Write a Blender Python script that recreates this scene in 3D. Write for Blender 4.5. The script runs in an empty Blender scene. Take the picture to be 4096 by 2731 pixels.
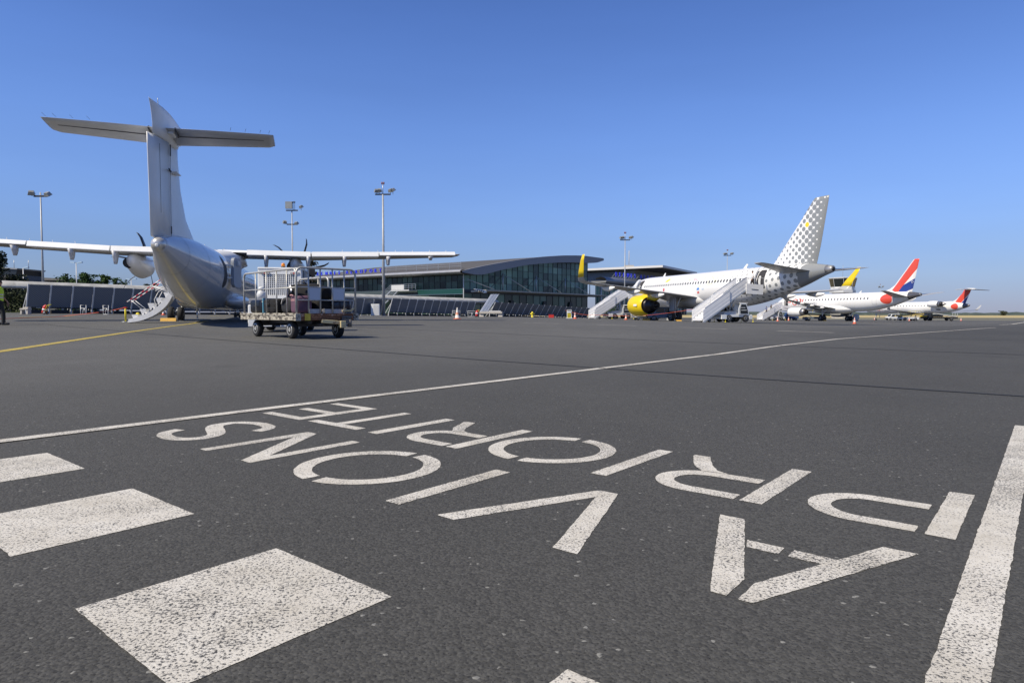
import bpy, bmesh, math, random
import numpy as np
from mathutils import Vector, Matrix
R = math.radians
random.seed(7)
scene = bpy.context.scene
col = scene.collection

# ------------------------------------------------------------------ camera, sky, sun, exposure
CAM_H = 0.54
PITCH, ROLL, FOC = R(2.473), R(0.05), 1.288
cam_d = bpy.data.cameras.new('camera')
cam = bpy.data.objects.new('camera', cam_d)
col.objects.link(cam)
cam_d.sensor_width = 36.0
cam_d.lens = 18.0 * FOC
cam_d.clip_start = 0.05
cam_d.clip_end = 20000.0
cam.location = (0, 0, CAM_H)
cam.matrix_world = Matrix.Translation((0, 0, CAM_H)) @ (Matrix.Rotation(R(90) - PITCH, 4, 'X') @ Matrix.Rotation(ROLL, 4, 'Z'))
scene.camera = cam

SUN_EL = R(48)
SUN_AZ = math.atan2(-0.80, -0.60)          # clockwise from +Y
sun_dir = Vector((math.sin(SUN_AZ) * math.cos(SUN_EL), math.cos(SUN_AZ) * math.cos(SUN_EL), math.sin(SUN_EL)))
world = bpy.data.worlds.new('World')
scene.world = world
world.use_nodes = True
wn = world.node_tree
sky = wn.nodes.new('ShaderNodeTexSky')
sky.sky_type = 'NISHITA'
sky.sun_disc = False
sky.sun_elevation = SUN_EL
sky.sun_rotation = SUN_AZ
sky.altitude = 50
sky.air_density = 1.0
sky.dust_density = 0.05
sky.ozone_density = 6.0
bg = wn.nodes['Background']
bg.inputs['Strength'].default_value = 0.102
# camera-like rendering of the clear sky: richer blue, less glare in the last degrees above the horizon
_tc = wn.nodes.new('ShaderNodeTexCoord'); _sx = wn.nodes.new('ShaderNodeSeparateXYZ')
wn.links.new(_tc.outputs['Generated'], _sx.inputs[0])
_cr = wn.nodes.new('ShaderNodeValToRGB'); _cr.color_ramp.interpolation = 'B_SPLINE'
wn.links.new(_sx.outputs[2], _cr.inputs['Fac'])
_e = _cr.color_ramp.elements
_G = 1.5                                     # the ramp holds values up to 1, the gain follows it
_stops = ((0.0, (0.35, 0.40, 0.70)), (0.05, (0.53, 0.54, 0.74)), (0.14, (0.86, 0.88, 1.14)), (0.25, (1.02, 1.07, 1.38)), (0.45, (0.78, 0.92, 1.34)), (0.62, (0.46, 0.55, 0.78)), (1.0, (0.40, 0.44, 0.60)))
for _i, (_p, _c) in enumerate(_stops):
    _n = _e[0] if _i == 0 else (_e[-1] if _i == len(_stops) - 1 else _e.new(_p))
    _n.position = _p; _n.color = (_c[0] / _G, _c[1] / _G, _c[2] / _G, 1)
_vm = wn.nodes.new('ShaderNodeVectorMath'); _vm.operation = 'SCALE'; _vm.inputs['Scale'].default_value = _G
wn.links.new(_cr.outputs['Color'], _vm.inputs[0])
_mx = wn.nodes.new('ShaderNodeMix'); _mx.data_type = 'RGBA'; _mx.blend_type = 'MULTIPLY'; _mx.inputs['Factor'].default_value = 1.0
wn.links.new(sky.outputs['Color'], _mx.inputs[6]); _mpw = wn.nodes.new('ShaderNodeMapping'); _mpw.inputs['Scale'].default_value = (1.2, 1.2, 7.0); _mpw.inputs['Rotation'].default_value = (R(12), R(8), 0)
_nzw = wn.nodes.new('ShaderNodeTexNoise'); _nzw.inputs['Scale'].default_value = 1.6; _nzw.inputs['Detail'].default_value = 5
wn.links.new(_tc.outputs['Generated'], _mpw.inputs['Vector']); wn.links.new(_mpw.outputs['Vector'], _nzw.inputs['Vector'])
_mrw = wn.nodes.new('ShaderNodeMapRange'); _mrw.inputs['From Min'].default_value = 0.42; _mrw.inputs['From Max'].default_value = 0.75; _mrw.inputs['To Min'].default_value = 0.99; _mrw.inputs['To Max'].default_value = 1.055
wn.links.new(_nzw.outputs['Fac'], _mrw.inputs['Value'])
_vm2 = wn.nodes.new('ShaderNodeVectorMath'); _vm2.operation = 'SCALE'
wn.links.new(_vm.outputs[0], _vm2.inputs[0]); wn.links.new(_mrw.outputs['Result'], _vm2.inputs['Scale'])
wn.links.new(_vm2.outputs[0], _mx.inputs[7])
wn.links.new(_mx.outputs[2], bg.inputs['Color'])
sun_d = bpy.data.lights.new('sun', 'SUN')
sun_d.energy = 5.0
sun_d.angle = R(0.5)
sun_d.color = (1.0, 0.90, 0.72)
sun = bpy.data.objects.new('sun', sun_d)
col.objects.link(sun)
sun.rotation_euler = (-sun_dir).to_track_quat('-Z', 'Y').to_euler()
sun.location = (0, 0, 60)
scene.view_settings.view_transform = 'Standard'
scene.view_settings.look = 'None'
scene.view_settings.gamma = 1.0
scene.view_settings.exposure = 0.15
scene.view_settings.use_curve_mapping = False

# ------------------------------------------------------------------ terrain and pixel helpers
def zg(x, y):
    t = min(max((y - 23.0) / 32.0, 0.0), 1.0)
    S = t * t * (3 - 2 * t)
    b = 0.1 - 0.022 * min(max(x, 0), 30) - 0.005 * max(x - 30, 0) + 0.010 * max(-x, 0) - 0.003 * max(y - 50, 0)
    return S * min(max(b, -1.75), 0.6)

_fw = Vector((0, math.cos(PITCH), -math.sin(PITCH)))
_r0 = Vector((1, 0, 0))
_u0 = _r0.cross(_fw)
_rt = _r0 * math.cos(ROLL) + _u0 * math.sin(ROLL)
_up = -_r0 * math.sin(ROLL) + _u0 * math.cos(ROLL)
def ray(px, py):
    return _fw + _rt * ((px - 2048) / (2048 * FOC)) - _up * ((py - 1365.5) / (2048 * FOC))
def at(px, py):
    """ground point seen at a pixel of the 4096 px wide photograph"""
    d = ray(px, py)
    t, step = 0.5, 0.25
    while t < 3000:
        if CAM_H + d.z * t < zg(d.x * t, d.y * t):
            lo, hi = t - step, t
            for _ in range(30):
                m = (lo + hi) / 2
                if CAM_H + d.z * m < zg(d.x * m, d.y * m): hi = m
                else: lo = m
            return Vector((d.x * hi, d.y * hi, zg(d.x * hi, d.y * hi)))
        step = max(0.1, t * 0.01)
        t += step
    return Vector((d.x * t, d.y * t, zg(d.x * t, d.y * t)))
def gd(px, Y, dz=0.0):
    """ground point on the sight line through pixel column px at distance Y"""
    d = ray(px, 1250)
    x = d.x / d.y * Y
    return Vector((x, Y, zg(x, Y) + dz))
def pd(px, py, Y):
    d = ray(px, py)
    return Vector((d.x / d.y * Y, Y, CAM_H + d.z / d.y * Y))

# ------------------------------------------------------------------ object helpers
def tag(o, label=None, cat=None, group=None, kind=None):
    if label: o['label'] = label
    if cat: o['category'] = cat
    if group: o['group'] = group
    if kind: o['kind'] = kind
    return o
def thing(name, label, cat, loc=(0, 0, 0), rotz=0.0, group=None):
    o = bpy.data.objects.new(name, None)
    col.objects.link(o)
    o.location = loc
    o.rotation_euler = (0, 0, rotz)
    o.empty_display_size = 0.2
    return tag(o, label, cat, group)
def dup(root, loc, rotz=None, label=None, group=None):
    c = root.copy(); col.objects.link(c)
    c.location = loc
    if rotz is not None: c.rotation_euler = (0, 0, rotz)
    if label: c['label'] = label
    if group: c['group'] = group
    for ch in list(root.children):
        d = ch.copy(); col.objects.link(d); d.parent = c
        for g in list(ch.children):
            e = g.copy(); col.objects.link(e); e.parent = d
    return c

class MB:
    def __init__(self):
        self.v, self.f, self.mi, self.sm, self.uv = [], [], [], [], {}
        self.M = None; self.m = 0; self.s = False
    def vert(self, p, uv=None):
        p = Vector(p)
        if self.M is not None: p = self.M @ p
        self.v.append(p[:])
        if uv is not None: self.uv[len(self.v) - 1] = uv
        return len(self.v) - 1
    def face(self, idx):
        self.f.append(tuple(idx)); self.mi.append(self.m); self.sm.append(self.s)
    def poly(self, pts):
        self.face([self.vert(p) for p in pts])
        return self
    def box(self, c, s, rz=0.0, rx=0.0, ry=0.0, taper=1.0):
        Mx = Matrix.Translation(c) @ Matrix.Rotation(rz, 4, 'Z') @ Matrix.Rotation(ry, 4, 'Y') @ Matrix.Rotation(rx, 4, 'X')
        sm, self.s = self.s, False
        h = [x / 2 for x in s]
        ids = []
        for z in (-1, 1):
            t = taper if z > 0 else 1.0
            for x, y in ((-1, -1), (1, -1), (1, 1), (-1, 1)):
                ids.append(self.vert(Mx @ Vector((x * h[0] * t, y * h[1] * t, z * h[2]))))
        for q in ((0, 3, 2, 1), (4, 5, 6, 7), (0, 1, 5, 4), (1, 2, 6, 5), (2, 3, 7, 6), (3, 0, 4, 7)):
            self.face([ids[i] for i in q])
        self.s = sm
        return self
    def bar(self, a, b, w, h=None, up=(0, 0, 1)):
        """rectangular bar from a to b"""
        a, b = Vector(a), Vector(b); h = h or w
        d = (b - a).normalized(); u = Vector(up)
        if abs(d.dot(u)) > 0.98: u = Vector((1, 0, 0))
        s = d.cross(u).normalized(); u = s.cross(d)
        sm, self.s = self.s, False
        i = [self.vert(p + s * (x * w / 2) + u * (y * h / 2)) for p in (a, b) for x, y in ((-1, -1), (1, -1), (1, 1), (-1, 1))]
        for q in ((0, 3, 2, 1), (4, 5, 6, 7), (0, 1, 5, 4), (1, 2, 6, 5), (2, 3, 7, 6), (3, 0, 4, 7)):
            self.face([i[k] for k in q])
        self.s = sm
        return self
    def loft(self, rings, cap=True, closed=True, uvs=None):
        n = len(rings[0]); ids = []
        for j, rg in enumerate(rings):
            ids.append([self.vert(p, uvs[j][k] if uvs else None) for k, p in enumerate(rg)])
        for a, b in zip(ids[:-1], ids[1:]):
            for k in range(n if closed else n - 1):
                k2 = (k + 1) % n
                self.face((a[k], a[k2], b[k2], b[k]))
        if cap:
            sm, self.s = self.s, False
            self.face(ids[0][::-1]); self.face(ids[-1])
            self.s = sm
        return self
    def tube(self, pts, r, n=8, cap=True):
        pts = [Vector(p) for p in pts]
        rs = r if isinstance(r, (list, tuple)) else [r] * len(pts)
        sm, self.s = self.s, True
        rings = []; side = None
        for i, p in enumerate(pts):
            d = (pts[min(i + 1, len(pts) - 1)] - pts[max(i - 1, 0)]).normalized()
            if side is None:
                side = d.cross(Vector((0, 0, 1)))
                if side.length < 0.05: side = Vector((1, 0, 0))
            side = (side - d * side.dot(d)).normalized()
            u = side.cross(d)
            rings.append([p + (side * math.cos(2 * math.pi * k / n) + u * math.sin(2 * math.pi * k / n)) * rs[i] for k in range(n)])
        self.loft(rings, cap)
        self.s = sm
        return self
    def lathe(self, prof, origin=(0, 0, 0), axis='Z', n=24, cap=True):
        """prof: (distance along axis, radius)"""
        o = Vector(origin); sm, self.s = self.s, True
        rings = []
        for t, r in prof:
            rg = []
            for k in range(n):
                a = 2 * math.pi * k / n; c, s_ = math.cos(a) * r, math.sin(a) * r
                rg.append(o + Vector({'Z': (c, s_, t), 'X': (t, c, s_), 'Y': (c, t, s_)}[axis]))
            rings.append(rg)
        self.loft(rings, cap)
        self.s = sm
        return self
    def prism(self, poly, fn, d0, d1):
        """poly: 2D points; fn(u, v, d) -> 3D"""
        sm, self.s = self.s, False
        a = [self.vert(fn(u, v, d0)) for u, v in poly]; b = [self.vert(fn(u, v, d1)) for u, v in poly]
        self.face(a[::-1]); self.face(b)
        n = len(poly)
        for k in range(n): self.face((a[k], a[(k + 1) % n], b[(k + 1) % n], b[k]))
        self.s = sm
        return self
    def build(self, name, mats, parent=None, loc=None, bevel=0.0):
        me = bpy.data.meshes.new(name)
        me.from_pydata(self.v, [], self.f)
        if not isinstance(mats, (list, tuple)): mats = [mats]
        for m in mats: me.materials.append(m)
        me.polygons.foreach_set('material_index', self.mi)
        me.polygons.foreach_set('use_smooth', self.sm)
        if self.uv:
            l = me.uv_layers.new(name='UVMap')
            for lp in me.loops: l.data[lp.index].uv = self.uv.get(lp.vertex_index, (0, 0))
        b = bmesh.new(); b.from_mesh(me)
        bmesh.ops.recalc_face_normals(b, faces=b.faces)
        b.to_mesh(me); b.free()
        me.update()
        o = bpy.data.objects.new(name, me)
        col.objects.link(o)
        if parent is not None: o.parent = parent
        if loc is not None: o.location = loc
        if bevel > 0:
            md = o.modifiers.new('bevel', 'BEVEL'); md.width = bevel; md.segments = 2; md.limit_method = 'ANGLE'; md.angle_limit = R(40)
        return o

def pchip(xs, ys, q):
    xs, ys = np.array(xs, float), np.array(ys, float)
    h = np.diff(xs); d = np.diff(ys) / h
    m = np.zeros_like(xs); m[0], m[-1] = d[0], d[-1]
    for i in range(1, len(xs) - 1):
        if d[i - 1] * d[i] > 0:
            w1, w2 = 2 * h[i] + h[i - 1], h[i] + 2 * h[i - 1]
            m[i] = (w1 + w2) / (w1 / d[i - 1] + w2 / d[i])
    q = np.clip(np.array(q, float), xs[0], xs[-1])
    i = np.clip(np.searchsorted(xs, q) - 1, 0, len(xs) - 2)
    t = (q - xs[i]) / h[i]
    return ys[i] * (2 * t**3 - 3 * t**2 + 1) + h[i] * m[i] * (t**3 - 2 * t**2 + t) + ys[i + 1] * (-2 * t**3 + 3 * t**2) + h[i] * m[i + 1] * (t**3 - t**2)

def font_mesh(text, size, extrude=0.0, spacing=1.0, resolution=3):
    c = bpy.data.curves.new('t', 'FONT'); c.body = text; c.size = size; c.extrude = extrude
    c.space_character = spacing; c.resolution_u = resolution
    o = bpy.data.objects.new('t', c); col.objects.link(o)
    dg = bpy.context.evaluated_depsgraph_get()
    me = o.evaluated_get(dg).to_mesh()
    v = [x.co.copy() for x in me.vertices]; f = [tuple(p.vertices) for p in me.polygons]
    o.evaluated_get(dg).to_mesh_clear()
    bpy.data.objects.remove(o); bpy.data.curves.remove(c)
    return v, f
def add_text(mb, text, size, fn, extrude=0.0, spacing=1.0):
    v, f = font_mesh(text, size, extrude, spacing)
    ids = [mb.vert(fn(p.x, p.y, p.z)) for p in v]
    for q in f: mb.face([ids[i] for i in q])
    return mb

# ------------------------------------------------------------------ materials
MATS = {}
def pm(name, c, rough=0.5, metal=0.0, var=0.0, scale=3.0, bump=0.0, bscale=60.0, coat=0.0, c2=None, spec=0.5, thr=(0.45, 0.65), emit=0.0, alpha=1.0):
    if name in MATS: return MATS[name]
    m = bpy.data.materials.new(name); m.use_nodes = True
    nt = m.node_tree; b = nt.nodes['Principled BSDF']
    b.inputs['Base Color'].default_value = (*c, 1); b.inputs['Roughness'].default_value = rough
    b.inputs['Metallic'].default_value = metal; b.inputs['Coat Weight'].default_value = coat
    b.inputs['Specular IOR Level'].default_value = spec
    if var > 0 or c2 is not None or bump > 0:
        tc = nt.nodes.new('ShaderNodeTexCoord')
    if var > 0 or c2 is not None:
        nz = nt.nodes.new('ShaderNodeTexNoise'); nz.inputs['Scale'].default_value = scale; nz.inputs['Detail'].default_value = 5; nz.inputs['Roughness'].default_value = 0.65
        nt.links.new(tc.outputs['Object'], nz.inputs['Vector'])
        rp = nt.nodes.new('ShaderNodeValToRGB')
        rp.color_ramp.elements[0].position, rp.color_ramp.elements[1].position = (thr if c2 is not None else (0.3, 0.7))
        lo = c if c2 is not None else tuple(x * (1 - var) for x in c)
        hi = c2 if c2 is not None else tuple(min(1, x * (1 + var)) for x in c)
        rp.color_ramp.elements[0].color = (*lo, 1); rp.color_ramp.elements[1].color = (*hi, 1)
        nt.links.new(nz.outputs['Fac'], rp.inputs['Fac']); nt.links.new(rp.outputs['Color'], b.inputs['Base Color'])
    if bump > 0:
        n2 = nt.nodes.new('ShaderNodeTexNoise'); n2.inputs['Scale'].default_value = bscale; n2.inputs['Detail'].default_value = 4
        nt.links.new(tc.outputs['Object'], n2.inputs['Vector'])
        bp = nt.nodes.new('ShaderNodeBump'); bp.inputs['Strength'].default_value = bump; bp.inputs['Distance'].default_value = 0.01
        nt.links.new(n2.outputs['Fac'], bp.inputs['Height']); nt.links.new(bp.outputs['Normal'], b.inputs['Normal'])
    if emit > 0:
        b.inputs['Emission Color'].default_value = (*c, 1); b.inputs['Emission Strength'].default_value = emit
    MATS[name] = m
    return m
class NT:
    """tiny shader maths helper"""
    def __init__(self, mat): self.nt = mat.node_tree; self.b = self.nt.nodes['Principled BSDF']
    def link(self, a, s): self.nt.links.new(a, s)
    def m(self, op, a, b=0.0, c=0.0):
        n = self.nt.nodes.new('ShaderNodeMath'); n.operation = op
        for i, x in enumerate((a, b, c)):
            if hasattr(x, 'links') or hasattr(x, 'is_linked'): self.nt.links.new(x, n.inputs[i])
            else: n.inputs[i].default_value = x
        return n.outputs[0]
    def obj(self):
        tc = self.nt.nodes.new('ShaderNodeTexCoord'); s = self.nt.nodes.new('ShaderNodeSeparateXYZ')
        self.nt.links.new(tc.outputs['Object'], s.inputs[0]); return s.outputs
    def uv(self):
        tc = self.nt.nodes.new('ShaderNodeTexCoord'); s = self.nt.nodes.new('ShaderNodeSeparateXYZ')
        self.nt.links.new(tc.outputs['UV'], s.inputs[0]); return s.outputs
    def mix(self, fac, a, b):
        n = self.nt.nodes.new('ShaderNodeMix'); n.data_type = 'RGBA'
        self.nt.links.new(fac, n.inputs['Factor'])
        for x, s in ((a, n.inputs[6]), (b, n.inputs[7])):
            if isinstance(x, tuple): s.default_value = (*x, 1)
            else: self.nt.links.new(x, s)
        return n.outputs[2]
    def noise(self, vec, scale, detail=4, rough=0.6):
        n = self.nt.nodes.new('ShaderNodeTexNoise'); n.inputs['Scale'].default_value = scale; n.inputs['Detail'].default_value = detail; n.inputs['Roughness'].default_value = rough
        if vec is not None: self.nt.links.new(vec, n.inputs['Vector'])
        return n.outputs['Fac']
    def convex(self, x, z, pts):
        """1 inside a convex polygon given in (x, z)"""
        a = sum(pts[i][0] * pts[(i + 1) % len(pts)][1] - pts[(i + 1) % len(pts)][0] * pts[i][1] for i in range(len(pts)))
        if a < 0: pts = pts[::-1]
        out = None
        for i in range(len(pts)):
            (x0, z0), (x1, z1) = pts[i], pts[(i + 1) % len(pts)]
            # left of the edge: (x1-x0)*(z-z0) - (z1-z0)*(x-x0) > 0
            t = self.m('MULTIPLY', z, x1 - x0)
            t = self.m('MULTIPLY_ADD', x, -(z1 - z0), t)
            t = self.m('GREATER_THAN', t, (x1 - x0) * z0 - (z1 - z0) * x0)
            out = t if out is None else self.m('MULTIPLY', out, t)
        return out
    def disc(self, x, z, cx, cz, rx, rz):
        a = self.m('MULTIPLY_ADD', x, 1 / rx, -cx / rx); b = self.m('MULTIPLY_ADD', z, 1 / rz, -cz / rz)
        return self.m('LESS_THAN', self.m('ADD', self.m('MULTIPLY', a, a), self.m('MULTIPLY', b, b)), 1.0)

white_paint = pm('aircraft_white', (0.80, 0.80, 0.79), 0.28, coat=0.3, var=0.03, scale=0.8)
white_v = pm('vehicle_white', (0.74, 0.75, 0.74), 0.42, var=0.08, scale=4)
grey_panel = pm('pale_grey_panel', (0.55, 0.56, 0.57), 0.4, var=0.06, scale=3)
steel = pm('galvanised_steel', (0.42, 0.44, 0.46), 0.42, 0.6, var=0.15, scale=8)
alu = pm('bare_aluminium', (0.62, 0.62, 0.60), 0.28, 0.9, var=0.06, scale=5)
dark_metal = pm('dark_metal', (0.06, 0.06, 0.065), 0.45, 0.5, var=0.2, scale=6)
black_rub = pm('tyre_rubber', (0.016, 0.016, 0.017), 0.8, var=0.25, scale=12)
black = pm('black_plastic', (0.012, 0.012, 0.014), 0.5)
rim_m = pm('wheel_rim', (0.45, 0.45, 0.44), 0.4, 0.4, var=0.2, scale=20)
yellow_p = pm('yellow_paint', (0.76, 0.56, 0.012), 0.35, var=0.05, scale=3)
safety_y = pm('safety_yellow', (0.75, 0.62, 0.03), 0.5, var=0.1, scale=6)
red_p = pm('red_paint', (0.55, 0.04, 0.03), 0.4, var=0.1, scale=6)
glass_d = pm('dark_glass', (0.012, 0.018, 0.022), 0.06, spec=0.6)
grey_paint = pm('mid_grey_paint', (0.30, 0.31, 0.32), 0.4, var=0.05)
concrete = pm('pale_concrete', (0.46, 0.43, 0.38), 0.85, var=0.15, scale=5, bump=0.3)

# ------------------------------------------------------------------ ground
def asphalt_material():
    m = pm('apron_asphalt', (0.045, 0.045, 0.046), 0.9)
    n = NT(m); nt = m.node_tree
    tc = nt.nodes.new('ShaderNodeTexCoord'); P = tc.outputs['Object']
    vo = nt.nodes.new('ShaderNodeTexVoronoi'); vo.inputs['Scale'].default_value = 150; nt.links.new(P, vo.inputs['Vector'])
    sep = nt.nodes.new('ShaderNodeSeparateColor'); nt.links.new(vo.outputs['Color'], sep.inputs[0])
    agg = sep.outputs[0]
    fine = n.noise(P, 170, 4, 0.7); pit = n.noise(P, 210, 3, 0.6); mid = n.noise(P, 1.3, 5, 0.6); big = n.noise(P, 0.09, 4, 0.55)
    mp = nt.nodes.new('ShaderNodeMapping'); mp.inputs['Scale'].default_value = (0.55, 0.05, 1); mp.inputs['Rotation'].default_value = (0, 0, R(-62))
    nt.links.new(P, mp.inputs['Vector']); streak = n.noise(mp.outputs[0], 1.0, 5, 0.6)
    v = n.m('MULTIPLY_ADD', agg, 0.026, 0.032)
    v = n.m('MULTIPLY', v, n.m('MULTIPLY_ADD', fine, 0.9, 0.62))
    v = n.m('MULTIPLY', v, n.m('SUBTRACT', 1.0, n.m('MULTIPLY', n.m('GREATER_THAN', pit, 0.605), 0.66)))
    v = n.m('MULTIPLY', v, n.m('MULTIPLY_ADD', mid, 0.30, 0.85))
    v = n.m('MULTIPLY', v, n.m('MULTIPLY_ADD', big, 0.7, 0.66))
    v = n.m('MULTIPLY', v, n.m('MULTIPLY_ADD', streak, 0.30, 0.85))
    # crevice shade up close painted into the colour: asphalt lightens gradually towards the apron
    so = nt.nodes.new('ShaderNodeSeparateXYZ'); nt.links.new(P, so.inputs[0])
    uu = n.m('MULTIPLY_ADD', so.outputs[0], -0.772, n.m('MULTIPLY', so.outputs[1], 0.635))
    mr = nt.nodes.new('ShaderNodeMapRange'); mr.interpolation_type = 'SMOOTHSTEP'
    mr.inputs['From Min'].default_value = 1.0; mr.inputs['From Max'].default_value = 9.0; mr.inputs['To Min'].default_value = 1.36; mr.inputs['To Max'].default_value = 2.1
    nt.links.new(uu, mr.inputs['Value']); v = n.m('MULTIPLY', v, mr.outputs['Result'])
    # pale exposed stones and dark oil spots
    st = n.m('GREATER_THAN', agg, 0.9972)
    v = n.m('ADD', v, n.m('MULTIPLY', st, 0.13))
    oil = n.noise(P, 0.55, 3, 0.5)
    v = n.m('MULTIPLY', v, n.m('SUBTRACT', 1.0, n.m('MULTIPLY', n.m('MINIMUM', n.m('MULTIPLY', n.m('MAXIMUM', n.m('SUBTRACT', oil, 0.66), 0.0), 9.0), 1.0), 0.42)))
    cb = nt.nodes.new('ShaderNodeCombineColor')
    nt.links.new(n.m('MULTIPLY', v, 1.0), cb.inputs[0]); nt.links.new(v, cb.inputs[1]); nt.links.new(n.m('MULTIPLY', v, 0.95), cb.inputs[2])
    nt.links.new(cb.outputs[0], n.b.inputs['Base Color'])
    bp = nt.nodes.new('ShaderNodeBump'); bp.inputs['Strength'].default_value = 0.55; bp.inputs['Distance'].default_value = 0.003
    h = n.m('ADD', n.m('MULTIPLY', vo.outputs['Distance'], -1.0), n.m('MULTIPLY', fine, 0.5))
    nt.links.new(h, bp.inputs['Height']); nt.links.new(bp.outputs['Normal'], n.b.inputs['Normal'])
    n.b.inputs['Roughness'].default_value = 0.85; n.b.inputs['Specular IOR Level'].default_value = 0.35
    return m
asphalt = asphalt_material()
def paint_material(name, c, wear=0.524, asph=(0.05, 0.05, 0.05)):
    m = pm(name, c, 0.75); n = NT(m); nt = m.node_tree
    tc = nt.nodes.new('ShaderNodeTexCoord'); P = tc.outputs['Object']
    cr = n.noise(P, 175, 5, 0.75); wide = n.noise(P, 2.2, 5, 0.65); mid = n.noise(P, 12, 5, 0.7)
    k = n.m('ADD', n.m('MULTIPLY', cr, 0.84), n.m('ADD', n.m('MULTIPLY', wide, 0.22), n.m('MULTIPLY', mid, 0.10)))
    mr = nt.nodes.new('ShaderNodeMapRange'); mr.inputs['From Min'].default_value = wear + 0.075; mr.inputs['From Max'].default_value = wear + 0.135
    nt.links.new(k, mr.inputs['Value'])
    tone = n.noise(P, 4.0, 5, 0.7)
    rp = nt.nodes.new('ShaderNodeValToRGB'); rp.color_ramp.elements[0].position = 0.32; rp.color_ramp.elements[1].position = 0.7
    rp.color_ramp.elements[0].color = (c[0] * 0.72, c[1] * 0.70, c[2] * 0.66, 1); rp.color_ramp.elements[1].color = (*c, 1)
    nt.links.new(tone, rp.inputs['Fac'])
    rust = n.m('GREATER_THAN', n.noise(P, 3.3, 4, 0.7), 0.735)
    cc = n.mix(n.m('MULTIPLY', rust, 0.55), rp.outputs['Color'], (0.22, 0.10, 0.04))
    nt.links.new(n.mix(mr.outputs['Result'], cc, asph), n.b.inputs['Base Color'])
    bp = nt.nodes.new('ShaderNodeBump'); bp.inputs['Strength'].default_value = 0.6; bp.inputs['Distance'].default_value = 0.004
    nt.links.new(n.m('MULTIPLY', cr, -1.0), bp.inputs['Height']); nt.links.new(bp.outputs['Normal'], n.b.inputs['Normal'])
    return m
road_white = paint_material('road_paint_white', (0.70, 0.68, 0.63))
road_yellow = paint_material('road_paint_yellow', (0.60, 0.47, 0.09), 0.53)
tar = pm('joint_tar', (0.018, 0.018, 0.019), 0.75)

def grass_material():
    m = pm('dry_grass', (0.2, 0.18, 0.08), 0.95); n = NT(m); nt = m.node_tree
    tc = nt.nodes.new('ShaderNodeTexCoord'); P = tc.outputs['Object']
    a = n.noise(P, 0.012, 4, 0.6); b = n.noise(P, 0.35, 5, 0.7)
    k = n.m('ADD', n.m('MULTIPLY', a, 0.7), n.m('MULTIPLY', b, 0.3))
    rp = nt.nodes.new('ShaderNodeValToRGB')
    e = rp.color_ramp.elements; e[0].position, e[1].position = 0.40, 0.60
    e[0].color, e[1].color = (0.105, 0.105, 0.080, 1), (0.21, 0.195, 0.125, 1)
    nt.links.new(k, rp.inputs['Fac'])
    so = nt.nodes.new('ShaderNodeSeparateXYZ'); nt.links.new(P, so.inputs[0])
    far = n.m('GREATER_THAN', n.m('ADD', so.outputs[1], n.m('MULTIPLY', n.noise(P, 0.03, 3, 0.5), 60)), 372)
    nt.links.new(n.mix(far, rp.outputs['Color'], (0.42, 0.34, 0.16)), n.b.inputs['Base Color'])
    return m
grass_m = grass_material()
def build_ground():
    xs = np.unique(np.concatenate([[-5000, -2500, -1200, -600, -350, -220], np.arange(-150, 260.1, 3.0), [0, 30, 320, 420, 600, 1000, 2500, 5000]]))
    ys = np.unique(np.concatenate([[-400, -100, -30, -10], np.arange(0, 60, 1.0), np.arange(60, 260, 4.0), [300, 400, 500, 600, 800, 1200, 2000, 3500, 6000]]))
    def grassy(x, y): return (y > 205 and x > 40) or y > 330 or x > 300 or x < -220 or y < -60
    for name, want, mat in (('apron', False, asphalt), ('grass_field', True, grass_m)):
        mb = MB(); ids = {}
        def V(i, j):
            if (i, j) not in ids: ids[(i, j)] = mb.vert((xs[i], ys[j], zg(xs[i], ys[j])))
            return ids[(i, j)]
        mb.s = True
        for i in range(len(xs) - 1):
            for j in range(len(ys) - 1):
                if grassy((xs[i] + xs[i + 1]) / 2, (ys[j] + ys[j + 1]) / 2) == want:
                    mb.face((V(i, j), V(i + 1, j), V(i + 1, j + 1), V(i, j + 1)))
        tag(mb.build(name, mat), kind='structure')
build_ground()

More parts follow.
